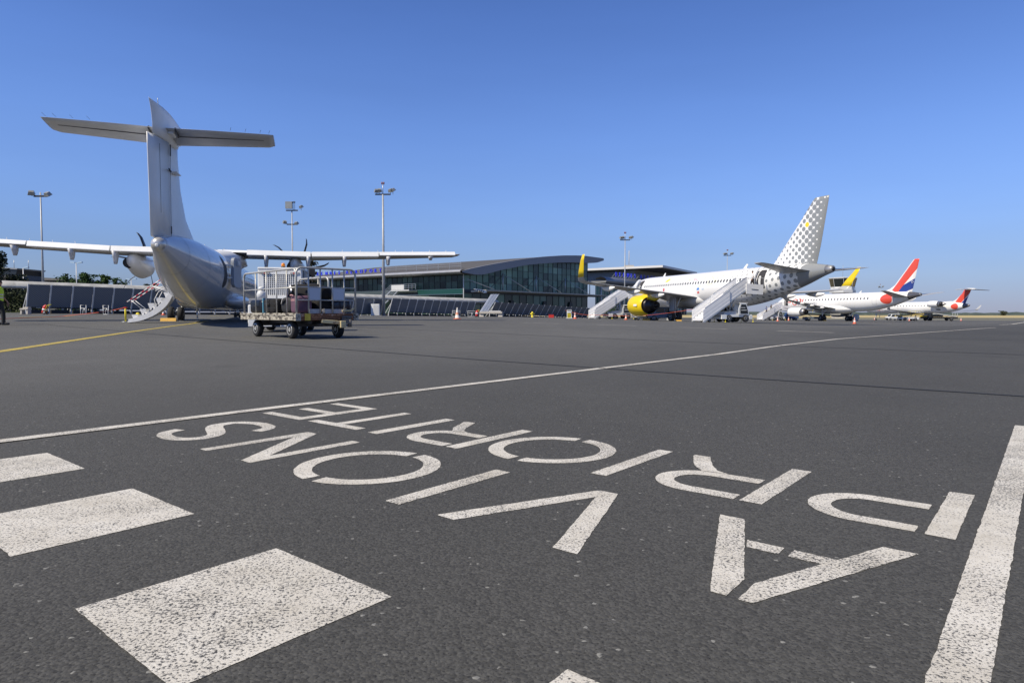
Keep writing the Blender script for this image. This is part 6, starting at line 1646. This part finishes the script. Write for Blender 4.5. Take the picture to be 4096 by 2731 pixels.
def belt_loader(label, p, rz, mat, beam, k=1.0):
    t = thing('belt_loader', label, 'belt loader', p, rz, 'belt loaders'); t.scale = (k, k, k)
    mb = MB(); mb.box((0, 0, .62), (4.2, 1.7, .42)); mb.box((1.85, 0, .42), (.5, 1.8, .3)); mb.build('chassis', mat, t, bevel=.04)
    for x in (-1.25, 1.3):
        for y in (-.75, .75): wheel('wheel', (x, y, .38), .38, .26, t)
    mb = MB(); mb.bar((-2.9, 0, 1.05), (3.6, 0, 1.55), .85, .20); b = mb.build('belt_beam', beam, t)
    mb = MB(); mb.bar((-2.85, 0, 1.17), (3.55, 0, 1.67), .62, .02); mb.build('belt', black, b)
    for y in (-.48, .48):
        mb = MB(); mb.tube([(-2.2, y, 1.15), (-2.0, y, 2.0), (2.6, y, 2.35), (3.2, y, 1.6)], .03, 6)
        for x in (-1.0, .2, 1.4): mb.tube([(x, y, 1.22 + (x + 2.9) * .077), (x, y, 2.05 + (x + 2.0) * .076)], .022, 6)
        mb.build('guard_rail', safety_y if y < 0 else steel, t)
    mb = MB(); mb.box((-1.55, .45, 1.1), (.7, .7, .6)); mb.build('driver_seat', black, t, bevel=.05)
    mb = MB(); mb.tube([(.6, .3, .8), (1.4, .3, 1.35)], .06, 6); mb.build('lift_arm', dark_metal, t)
belt_loader('white belt loader with yellow guard rails before the farthest jet', gd(3632, 152), R(4), white_v, pm('beam_yellow', (.62, .48, .16), .5))
belt_loader('dark belt loader in the shade under the regional jet wing', gd(3258, 128), R(170), slate, dark_metal, .95)
utility_van('blue service vehicle beneath the nose of the regional jet', gd(3160, 142), R(175), pm('blue_vehicle', (.06, .11, .24), .4), 'service_vehicle')
utility_van('white van parked beyond the belt loader near the grass', gd(3572, 178), R(182), white_v)
def hydrant_truck():
    p = gd(3758, 158); t = thing('equipment_truck', 'black flatbed equipment truck with yellow nose under the farthest jet tail', 'truck', p, R(183))
    blackp = pm('black_chassis_paint', (.02, .02, .022), .45)
    mb = MB(); mb.box((-.6, 0, .75), (6.6, 1.9, .30)); mb.build('chassis', blackp, t)
    mb = MB(); mb.prism([(2.2, .55), (4.1, .55), (4.1, 1.15), (3.5, 1.45), (2.2, 1.45)], lambda u, v, d: Vector((u, d, v)), -.95, .95); mb.build('cab', blackp, t, bevel=.05)
    mb = MB(); mb.box((3.95, 0, 1.08), (.5, 1.94, .34)); mb.build('nose_panel', yellow_p, t, bevel=.04)
    mb = MB(); mb.prism([(2.35, 1.46), (3.3, 1.46), (3.0, 1.75), (2.4, 1.75)], lambda u, v, d: Vector((u, d, v)), -.9, .9); mb.build('cab_window', glass_d, t)
    mb = MB(); mb.box((.9, 0, 1.2), (2.4, 1.8, .5)); mb.build('tank', blackp, t, bevel=.08)
    for k in range(4):
        mb = MB(); mb.tube([(-.2 - .5 * k, -.96, .9), (-.5 - .5 * k, -.98, 1.35)], .04, 6); mb.build('hose', steel, t)
    mb = MB(); mb.bar((-3.6, .4, 1.0), (1.6, .4, 1.75), .9, .16); mb.build('boom', white_v, t)
    for k in range(3):
        mb = MB(); mb.tube([(-3.9, -.8, .4 + k * .4), (-3.9, .8, .4 + k * .4)], .035, 6); mb.tube([(-3.9, -.8 + .8 * k, .3), (-3.9, -.8 + .8 * k, 1.9)], .035, 6); mb.build('rear_frame', steel, t)
    for x in (-2.4, 2.9):
        for y in (-.8, .8): wheel('wheel', (x, y, .48), .48, .32, t)
hydrant_truck()
def pylon_cover():
    p = gd(3425, 128); t = thing('white_dish_cover', 'round white cover panel leaning beside the rear wheels of the regional jet', 'cover', p)
    mb = MB(); mb.lathe([(-.06, .3), (-.02, .62), (.03, .66), (.06, .5), (.07, .1)], (0, 0, .75), 'Y', 22); mb.build('dish', white_v, t)
    mb = MB(); mb.tube([(-.3, 0, .1), (-.2, .05, .6)], .03, 6); mb.tube([(.3, 0, .1), (.2, .05, .6)], .03, 6); mb.box((0, 0, .06), (.8, .4, .08)); mb.build('stand', steel, t)
pylon_cover()

# ------------------------------------------------------------------ towers and old buildings
def control_tower():
    Y = 300; b = gd(3368, Y); t = thing('control_tower', 'grey control tower with dark slanted glass cab behind the regional jet', 'tower', b)
    z0 = -b.z + CAM_H
    def Z(py): d = ray(3368, py); return CAM_H + d.z / d.y * Y - b.z
    def ring(r, z, n=8): return [(r * math.cos(2 * math.pi * k / n + .39), r * math.sin(2 * math.pi * k / n + .39), z) for k in range(n)]
    zt, zg1, zb = Z(1113), Z(1148), Z(1161)
    mb = MB(); mb.loft([ring(4.3, 0), ring(4.3, zb - 1.0)]); mb.build('shaft', concrete, t)
    mb = MB(); mb.loft([ring(5.4, zb - 1.2), ring(5.4, zb), ring(4.8, zb), ring(4.8, zb - .1)]); mb.build('balcony', grey_panel, t)
    mb = MB(); mb.loft([ring(4.9, zb - .1), ring(4.9, zg1)]); mb.build('cab_base', white_v, t)
    mb = MB(); mb.loft([ring(4.9, zg1), ring(5.7, zt - .3)]); g = mb.build('cab_glass', glass_d, t)
    mb = MB()
    for a, c in zip(ring(4.92, zg1), ring(5.72, zt - .3)): mb.bar(a, c, .14)
    mb.build('mullion', grey_panel, g)
    mb = MB(); mb.loft([ring(5.8, zt - .35), ring(6.0, zt), ring(5.6, zt + .25)]); mb.build('roof', grey_panel, t)
    mb = MB(); mb.tube([(0, 0, zt), (0, 0, Z(1060))], .07, 6); mb.build('antenna', steel, t)
    mb = MB()
    for k in range(8): a, c = ring(5.35, zb + 1.0)[k], ring(5.35, zb + 1.0)[(k + 1) % 8]; mb.bar(a, c, .06); mb.bar(a, (a[0], a[1], zb), .06)
    mb.build('railing', steel, t)
    mb = MB(); mb.tube([(3.5, -3.5, zt), (3.5, -3.5, zt + 1.6)], .06, 6); mb.box((3.5, -3.5, zt + 1.3), (1.0, .3, .25)); mb.build('beacon', grey_panel, t)
control_tower()
def old_buildings():
    Y = 112
    a = gd(100, Y); t = thing('old_lookout_building', 'old flat-roofed lookout building with slanted glazing among the trees at left', 'building', a)
    def Z(py): d = ray(100, py); return CAM_H + d.z / d.y * Y - a.z
    brown = pm('old_panel', (.10, .10, .105), .7, var=.1)
    mb = MB(); mb.prism([(-2.6, 0), (-2.6, Z(1103)), (1.0, Z(1103)), (1.2, 0)], lambda u, v, d: Vector((u, d, v)), -3, 3); mb.build('wall', brown, t)
    mb = MB(); mb.prism([(-2.6, Z(1103) + .01), (-2.6, Z(1076)), (1.25, Z(1082)), (.95, Z(1103) + .01)], lambda u, v, d: Vector((u, d, v)), -3.1, 3.1); mb.build('glazing', pm('old_glass', (.02, .025, .03), .2), t)
    mb = MB(); mb.prism([(-2.8, Z(1076)), (-2.8, Z(1072)), (1.45, Z(1078)), (1.25, Z(1083))], lambda u, v, d: Vector((u, d, v)), -3.3, 3.3); mb.build('roof', grey_paint, t)
    for x in (-1.6, .85):
        mb = MB(); mb.tube([(x, 0, Z(1076)), (x, 0, Z(1040))], .05, 5); mb.build('antenna', steel, t)
    b = gd(170, Y + 6); t = thing('long_low_building', 'long low grey building with a flat roof behind the plain lamp pole', 'building', b)
    def Zb(py): d = ray(170, py); return CAM_H + d.z / d.y * (Y + 6) - b.z
    mb = MB(); mb.box((0, 4, Zb(1122) / 2), (10.5, 8, Zb(1122))); mb.build('wall', pm('low_wall', (.14, .15, .155), .7, var=.1), t)
    mb = MB(); mb.prism([(-5.6, Zb(1104)), (5.5, Zb(1116)), (5.5, Zb(1122)), (-5.6, Zb(1122))], lambda u, v, d: Vector((u, d, v)), -.4, 8.4); mb.build('roof', pm('low_roof', (.17, .17, .175), .6), t)
    for k in range(6):
        mb = MB(); mb.box((-4.2 + 1.6 * k, -.02, Zb(1130)), (1.2, .1, .9)); mb.build('window', pm('old_glass', (.02, .025, .03), .2), t)
    c = gd(238, Y + 10); t = thing('pale_annexe', 'pale low annexe at the right end of the long low building', 'building', c)
    def Zc(py): d = ray(238, py); return CAM_H + d.z / d.y * (Y + 10) - c.z
    mb = MB(); mb.box((0, 3, Zc(1122) / 2), (5.5, 6, Zc(1122))); mb.build('wall', pm('annexe_wall', (.34, .31, .27), .8), t); mb = MB(); mb.box((0, 3, Zc(1120)), (5.9, 6.4, .35)); mb.build('roof', grey_panel, t)
old_buildings()

# ------------------------------------------------------------------ trees, hedge, bushes
def leafy(name, c1, c2):
    m = pm(name, c1, .85); n = NT(m); nt = m.node_tree; tc = nt.nodes.new('ShaderNodeTexCoord'); P = tc.outputs['Object']
    a = n.noise(P, .9, 3, .6); b = n.noise(P, 5, 3, .7); k = n.m('ADD', n.m('MULTIPLY', a, .6), n.m('MULTIPLY', b, .4))
    rp = nt.nodes.new('ShaderNodeValToRGB'); e = rp.color_ramp.elements; e[0].position, e[1].position = .38, .62; e[0].color, e[1].color = (*c1, 1), (*c2, 1)
    nt.links.new(k, rp.inputs['Fac']); nt.links.new(rp.outputs['Color'], n.b.inputs['Base Color']); n.b.inputs['Specular IOR Level'].default_value = .25
    return m
bark = pm('bark', (.07, .055, .04), .9, var=.3, scale=6)
cedar_m = leafy('cedar_leaf', (.018, .026, .016), (.050, .062, .034)); green_m = leafy('broadleaf', (.020, .045, .014), (.065, .115, .032)); pine_m = leafy('pine_leaf', (.030, .036, .022), (.085, .085, .055)); olive_m = leafy('olive_leaf', (.035, .042, .022), (.09, .10, .05))
def tree(name, label, p, H, rad, mat, shape, n=2600, leaf=.30, clear=.18, seed=1, cat='tree'):
    rnd = random.Random(seed); t = thing(name, label, cat, p)
    mb = MB(); mb.tube([(0, 0, 0), (rnd.uniform(-.1, .1), 0, H * .4), (0, rnd.uniform(-.15, .15), H * .92)], [H * .028 + .05, H * .018 + .03, .02], 8)
    limbs = []
    for k in range(12):
        z = H * (clear + (.86 - clear) * (k + .5) / 12); a = rnd.random() * 6.28; f = (z / H - clear) / (1 - clear)
        r = rad * ({'round': math.sqrt(max(.05, 1 - (2 * f - .9) ** 2)), 'cone': (1 - f) ** .8 + .08, 'tier': (1 - f) ** .6 * (.65 + .35 * (k % 2))}[shape])
        e = Vector((math.cos(a) * r * .85, math.sin(a) * r * .85, z + r * (.25 if shape == 'round' else .02))); limbs.append((e, r))
        mb.tube([(0, 0, z - .25 * r), e * .5 + Vector((0, 0, z * .5 - .05 * r)), e], [.05 + H * .006, .04, .015], 5)
    mb.build('trunk', bark, t)
    mb = MB(); cl = []
    for e, r in limbs:
        for _ in range(5):
            cl.append((e * rnd.uniform(.45, 1.05) + Vector((rnd.gauss(0, .22), rnd.gauss(0, .22), rnd.gauss(0, .18))) * r + Vector((0, 0, e.z * rnd.uniform(-.02, .04))), r * rnd.uniform(.22, .45)))
    for k in range(7): cl.append((Vector((rnd.gauss(0, rad * .12), rnd.gauss(0, rad * .12), H * rnd.uniform(.80, .97))), rad * rnd.uniform(.14, .26)))
    for _ in range(n):
        c, r = cl[rnd.randrange(len(cl))]
        d = Vector((rnd.gauss(0, 1), rnd.gauss(0, 1), rnd.gauss(0, .7))).normalized() * r * rnd.random() ** .45
        q = c + d
        if q.z > H: q.z = H - rnd.random() * .3
        if q.z < .1: q.z = .1
        a = Vector((rnd.gauss(0, 1), rnd.gauss(0, 1), rnd.gauss(0, .6))).normalized(); b = a.cross(Vector((rnd.gauss(0, 1), rnd.gauss(0, 1), rnd.gauss(0, 1)))).normalized()
        s = leaf * rnd.uniform(.55, 1.25)
        mb.face([mb.vert(q + a * s * .5), mb.vert(q + b * s * .32), mb.vert(q - a * s * .5), mb.vert(q - b * s * .32)])
    mb.build('crown', mat, t)
    return t
def tree_px(name, label, px, Y, pytop, rad, mat, shape, **k):
    b = gd(px, Y); d = ray(px, pytop); return tree(name, label, b, CAM_H + d.z / d.y * Y - b.z, rad, mat, shape, **k)
tree_px('cedar_tree', 'tall dark cedar cut by the left edge of the photo', -30, 78, 1000, 3.3, cedar_m, 'tier', n=5200, leaf=.34, clear=.08, seed=4)
tree_px('cedar_tree', 'broad dark evergreen bush below the tall cedar at left', 62, 80, 1095, 2.3, cedar_m, 'round', n=2600, clear=.05, seed=5)
tree_px('broadleaf_tree', 'small olive tree in front of the long low building', 105, 84, 1112, 1.2, olive_m, 'round', n=1200, clear=.05, seed=6, leaf=.26)
tree_px('poplar_tree', 'slim twin-topped tree left of the double headed lamp', 270, 96, 1090, 1.5, green_m, 'cone', n=2600, clear=.05, seed=7, leaf=.28)
tree_px('broadleaf_tree', 'largest round green tree behind the double headed lamp', 345, 102, 1088, 2.9, green_m, 'round', n=5200, clear=.08, seed=8, leaf=.34)
tree_px('broadleaf_tree', 'round green tree right of the largest one', 424, 104, 1098, 2.4, green_m, 'round', n=4000, clear=.08, seed=9, leaf=.33)
tree_px('broadleaf_tree', 'low green tree at the right end of the group by the propeller', 470, 104, 1110, 1.8, green_m, 'round', n=2600, clear=.05, seed=10, leaf=.3)
tree_px('broadleaf_tree', 'olive tree peeping above the walkway behind the airstair', 618, 92, 1134, 1.7, olive_m, 'round', n=1400, clear=.05, seed=12, leaf=.3)
tree_px('pine_tree', 'dark pine rising between the white tractor and the terminal', 1250, 118, 1040, 2.9, pine_m, 'tier', n=6000, leaf=.36, clear=.12, seed=13)
tree_px('hedge_bush', 'clipped green bush beneath the front stairs of the dotted jet', 2448, 112, 1226, 1.2, green_m, 'round', n=1500, clear=.0, seed=14, leaf=.24, cat='bush')
def hedge():
    rnd = random.Random(21); p = gd(40, 63); t = thing('hedge', 'dark hedge under the covered walkway at the far left', 'hedge', p)
    mb = MB()
    for _ in range(5200):
        q = Vector((rnd.uniform(-7, 3.2), rnd.uniform(-.5, .5), rnd.random() ** .8 * (1.9 + .25 * math.sin(rnd.random() * 6)))); a = Vector((rnd.gauss(0, 1), rnd.gauss(0, 1), rnd.gauss(0, 1))).normalized(); b = a.cross(Vector((rnd.gauss(0, 1), rnd.gauss(0, 1), rnd.gauss(0, 1)))).normalized(); s = rnd.uniform(.10, .26)
        mb.face([mb.vert(q + a * s * .5), mb.vert(q + b * s * .4), mb.vert(q - a * s * .5), mb.vert(q - b * s * .4)])
    mb.build('foliage', leafy('hedge_leaf', (.02, .03, .014), (.07, .085, .04)), t)
    mb = MB()
    for k in range(9): mb.tube([(-6.5 + 1.1 * k, 0, 0), (-6.4 + 1.1 * k, .1, 1.2)], .04, 5)
    mb.build('stem', bark, t)
    mb = MB(); mb.box((p.x - 3, p.y - 1.2, zg(p.x, p.y) + .02), (12, 1.6, .04)); tag(mb.build('grass_verge', pm('verge_grass', (.06, .09, .025), .9, c2=(.12, .13, .05), scale=3, thr=(.4, .6))), kind='structure')
hedge()

tree_px('broadleaf_tree', 'lone dark tree standing out of the far woodland at right', 4012, 690, 1243.5, 4.2, olive_m, 'round', n=900, leaf=.9, clear=.0, seed=31)

# ------------------------------------------------------------------ people
def person(label, loc, rz, shirt, trousers, H=1.80, stride=.12, vest=False, arm_back=False):
    k = H / 1.80
    t = thing('person', label, 'person', loc, rz); t.scale = (k, k, k)
    skin = pm('skin_tone', (.36, .20, .13), .55, var=.06, scale=8); hair = pm('hair_dark', (.03, .022, .016), .7)
    J = {}; E = []; Rr = {}
    def j(n, p, r, par=None):
        J[n] = p; Rr[n] = r
        if par: E.append((par, n))
    j('pel', (0, 0, .96), .13); j('waist', (0, .0, 1.10), .115, 'pel'); j('chest', (0, .01, 1.36), .13, 'waist'); j('neck', (0, .0, 1.50), .058, 'chest'); j('jaw', (0, .03, 1.59), .066, 'neck'); j('skull', (0, .015, 1.70), .085, 'jaw'); j('top', (0, .01, 1.755), .05, 'skull')
    for sd, n in ((1, 'r'), (-1, 'l')):
        fwd = stride * sd
        j('sh' + n, (.17 * sd, 0, 1.43), .06, 'chest')
        el = (.235 * sd, -.05 - .4 * fwd, 1.15); wr = (.225 * sd, .04 - fwd, .92)
        if arm_back: wr = (.12 * sd, -.10, .98); el = (.25 * sd, -.10, 1.17)
        j('el' + n, el, .043, 'sh' + n); j('wr' + n, wr, .030, 'el' + n)
        pm_ = (wr[0], wr[1] + .015, wr[2] - .075); j('pa' + n, pm_, .034, 'wr' + n)
        for q, (dx, l) in enumerate(((-.028, .062), (-.010, .078), (.010, .074), (.028, .056))):
            a = (pm_[0] + dx * .3, pm_[1] + dx, pm_[2] - .03); b = (pm_[0] + dx * .3 - .008 * sd, pm_[1] + dx * 1.05, pm_[2] - .03 - l * .6); c = (pm_[0] + dx * .3 - .03 * sd, pm_[1] + dx * 1.05, pm_[2] - .03 - l)
            j('fa%d%s' % (q, n), a, .010, 'pa' + n); j('fb%d%s' % (q, n), b, .0085, 'fa%d%s' % (q, n)); j('fc%d%s' % (q, n), c, .007, 'fb%d%s' % (q, n))
        j('th1' + n, (wr[0] - .01 * sd, wr[1] + .05, wr[2] - .05), .011, 'pa' + n); j('th2' + n, (wr[0] - .02 * sd, wr[1] + .065, wr[2] - .09), .008, 'th1' + n)
        j('hip' + n, (.09 * sd, 0, .90), .09, 'pel'); j('kn' + n, (.10 * sd, .03 + fwd * .8, .50), .058, 'hip' + n); j('an' + n, (.105 * sd, fwd * 1.2 - .02, .10), .042, 'kn' + n); j('toe' + n, (.115 * sd, fwd * 1.2 + .13, .04), .034, 'an' + n)
    names = list(J); idx = {n: i for i, n in enumerate(names)}
    me = bpy.data.meshes.new('body'); me.from_pydata([J[n] for n in names], [(idx[a], idx[b]) for a, b in E], [])
    o = bpy.data.objects.new('body', me); col.objects.link(o)
    md = o.modifiers.new('skin', 'SKIN'); md.use_smooth_shade = True
    for n in names:
        v = me.skin_vertices[0].data[idx[n]]; r = Rr[n]; v.radius = (r * (1.25 if n in ('waist', 'chest', 'pel') else 1), r * (.85 if n in ('waist', 'chest', 'pel') else 1)); v.use_root = (n == 'pel')
    sd_ = o.modifiers.new('sub', 'SUBSURF'); sd_.levels = 1; sd_.render_levels = 1
    dg = bpy.context.evaluated_depsgraph_get(); bm = bpy.data.meshes.new_from_object(o.evaluated_get(dg)); bpy.data.objects.remove(o)
    body = bpy.data.objects.new('body', bm); col.objects.link(body); body.parent = t; bm.materials.clear(); bm.materials.append(skin)
    def ring(c, rx, ry, n=18): return [(c[0] + rx * math.cos(2 * math.pi * q / n), c[1] + ry * math.sin(2 * math.pi * q / n), c[2]) for q in range(n)]
    mb = MB(); mb.s = True; mb.loft([ring((0, 0, z), a, b) for z, a, b in ((.88, .165, .125), (.98, .168, .128), (1.10, .160, .120), (1.25, .178, .130), (1.38, .195, .132), (1.45, .185, .110), (1.49, .12, .085), (1.515, .068, .066))], cap=False)
    for sd in (1, -1):
        n = 'r' if sd > 0 else 'l'; a, b = Vector(J['sh' + n]), Vector(J['el' + n]); mb.tube([a + Vector((-.03 * sd, 0, .01)), a.lerp(b, .35), a.lerp(b, .82)], [.082, .076, .070], 14, cap=False)
    top = mb.build('shirt', shirt, t)
    if vest:
        mb = MB(); mb.s = True
        for z in (1.06, 1.17): mb.loft([ring((0, 0, z), .169 + (z - 1.06) * .06, .128 + (z - 1.06) * .03), ring((0, 0, z + .05), .1715 + (z - 1.06) * .07, .130 + (z - 1.06) * .03)], cap=False)
        mb.build('reflective_band', pm('reflective_band', (.55, .58, .58), .3, .4), top)
    mb = MB(); mb.s = True
    mb.loft([ring((0, 0, z), a, b) for z, a, b in ((1.0, .158, .122), (.92, .168, .13), (.84, .172, .128))], cap=False)
    for sd in (1, -1):
        n = 'r' if sd > 0 else 'l'; h, kn, an = Vector(J['hip' + n]), Vector(J['kn' + n]), Vector(J['an' + n])
        mb.tube([h + Vector((0, 0, .05)), h.lerp(kn, .4), kn, kn.lerp(an, .5), an + Vector((0, -.005, -.03))], [.105, .098, .076, .072, .066], 14, cap=False)
    mb.build('trousers', trousers, t)
    for sd in (1, -1):
        n = 'r' if sd > 0 else 'l'; an = Vector(J['an' + n]); mb = MB(); soft_box(mb, (an.x + .004 * sd, an.y + .06, .052), (.105, .29, .10), n=8, p=3.2); mb.build('shoe', pm('shoe_black', (.012, .012, .013), .5), t)
    mb = MB(); mb.s = True; mb.loft([ring((0, .0, 1.665), .088, .096), ring((0, -.004, 1.72), .093, .102), ring((0, -.002, 1.77), .072, .08), ring((0, 0, 1.80), .02, .02)]); mb.build('hair', hair, t)
    mb = MB(); mb.prism([(.085, 1.70), (.118, 1.645), (.085, 1.635)], lambda u, v, d: Vector((d, u, v)), -.014, .014); mb.build('nose', skin, body)
    for sd in (1, -1):
        mb = MB(); mb.lathe([(-.006, .004), (0, .013), (.006, .004)], (.032 * sd, .088, 1.675), 'Y', 10); mb.build('eye', white_v, body)
        mb = MB(); mb.lathe([(.003, .002), (.0075, .006), (.009, .002)], (.032 * sd, .088, 1.675), 'Y', 8); mb.build('pupil', black, body)
        mb = MB(); soft_box(mb, (.088 * sd, .0, 1.655), (.02, .04, .06), n=6, p=2.5); mb.build('ear', skin, body)
    mb = MB(); mb.box((0, .092, 1.605), (.045, .012, .012)); mb.build('mouth', pm('lip_tone', (.30, .12, .10), .6), body)
    return t
hivis = pm('hi_vis_yellow', (.50, .72, .04), .6, var=.05, scale=6); dark_cloth = pm('black_cloth', (.014, .014, .016), .8); blue_cloth = pm('blue_cloth', (.05, .09, .22), .7); white_cloth = pm('white_cloth', (.65, .66, .66), .7)
_p = gd(0, 27.5); person('worker in yellow high visibility shirt and black trousers cut by the left edge', _p, R(-72), hivis, dark_cloth, 1.90, .14, True)
def on_stairs(st, f, y, label, shirt, turn=0.0):
    M, a_, run, rise = st; n = int(rise / .19); k = int(f * n)
    q = M @ Vector((run * (k + .5) / n, y, .22 + rise * (k + .5) / n + .03)) if f < 1 else M @ Vector((run + (f - 1), y, .22 + rise + .065))
    person(label, q, a_ - R(90) + turn, shirt, dark_cloth, 1.74, .10)
on_stairs(ST_B, .34, .25, 'passenger in blue low on the stairs of the regional jet', blue_cloth)
on_stairs(ST_B, .58, -.2, 'passenger in dark clothes halfway up the stairs of the regional jet', dark_cloth)
on_stairs(ST_A, 2.5, .2, 'crew member in white shirt on the deck at the rear door of the dotted jet', white_cloth, R(160))

# each separate small piece of these repeated fittings becomes a part of its own
SPLIT = {'panel_seam', 'antenna', 'static_wick', 'step_bracket', 'door_handle', 'vortex_tab', 'strake', 'hinge_gap', 'warning_lamp', 'stake', 'side_cheek', 'rail_post', 'window', 'window_bar', 'leg', 'brace', 'foot_roller', 'elevator_gap', 'slot', 'handle', 'door_seam', 'gear_strut', 'rear_skirt', 'truss_hole', 'support_rib', 'clamp_rail', 'flap'}
def split_loose(o):
    me = o.data; nv = len(me.vertices); par = list(range(nv))
    def find(a):
        while par[a] != a: par[a] = par[par[a]]; a = par[a]
        return a
    for e in me.edges:
        a, b = find(e.vertices[0]), find(e.vertices[1])
        if a != b: par[a] = b
    isl = {}
    for i in range(nv): isl.setdefault(find(i), []).append(i)
    if not 2 <= len(isl) <= 12: return
    fs = {}
    for p in me.polygons: fs.setdefault(find(p.vertices[0]), []).append(p)
    stem = o.name.split('.')[0]
    for n_, (k, vs) in enumerate(isl.items()):
        mp = {v: i for i, v in enumerate(vs)}
        m2 = bpy.data.meshes.new(stem); m2.from_pydata([me.vertices[v].co[:] for v in vs], [], [tuple(mp[v] for v in p.vertices) for p in fs.get(k, [])])
        for m in me.materials: m2.materials.append(m)
        m2.polygons.foreach_set('use_smooth', [p.use_smooth for p in fs.get(k, [])]); m2.update()
        if n_ == 0: new0 = m2
        else:
            c = o.copy(); c.data = m2; col.objects.link(c)
    o.data = new0
bpy.context.view_layer.update()
for _o in [o for o in scene.objects if o.type == 'MESH' and o.name.split('.')[0] in SPLIT and o.parent is not None and o.data.users == 1 and not o.children]:
    split_loose(_o)
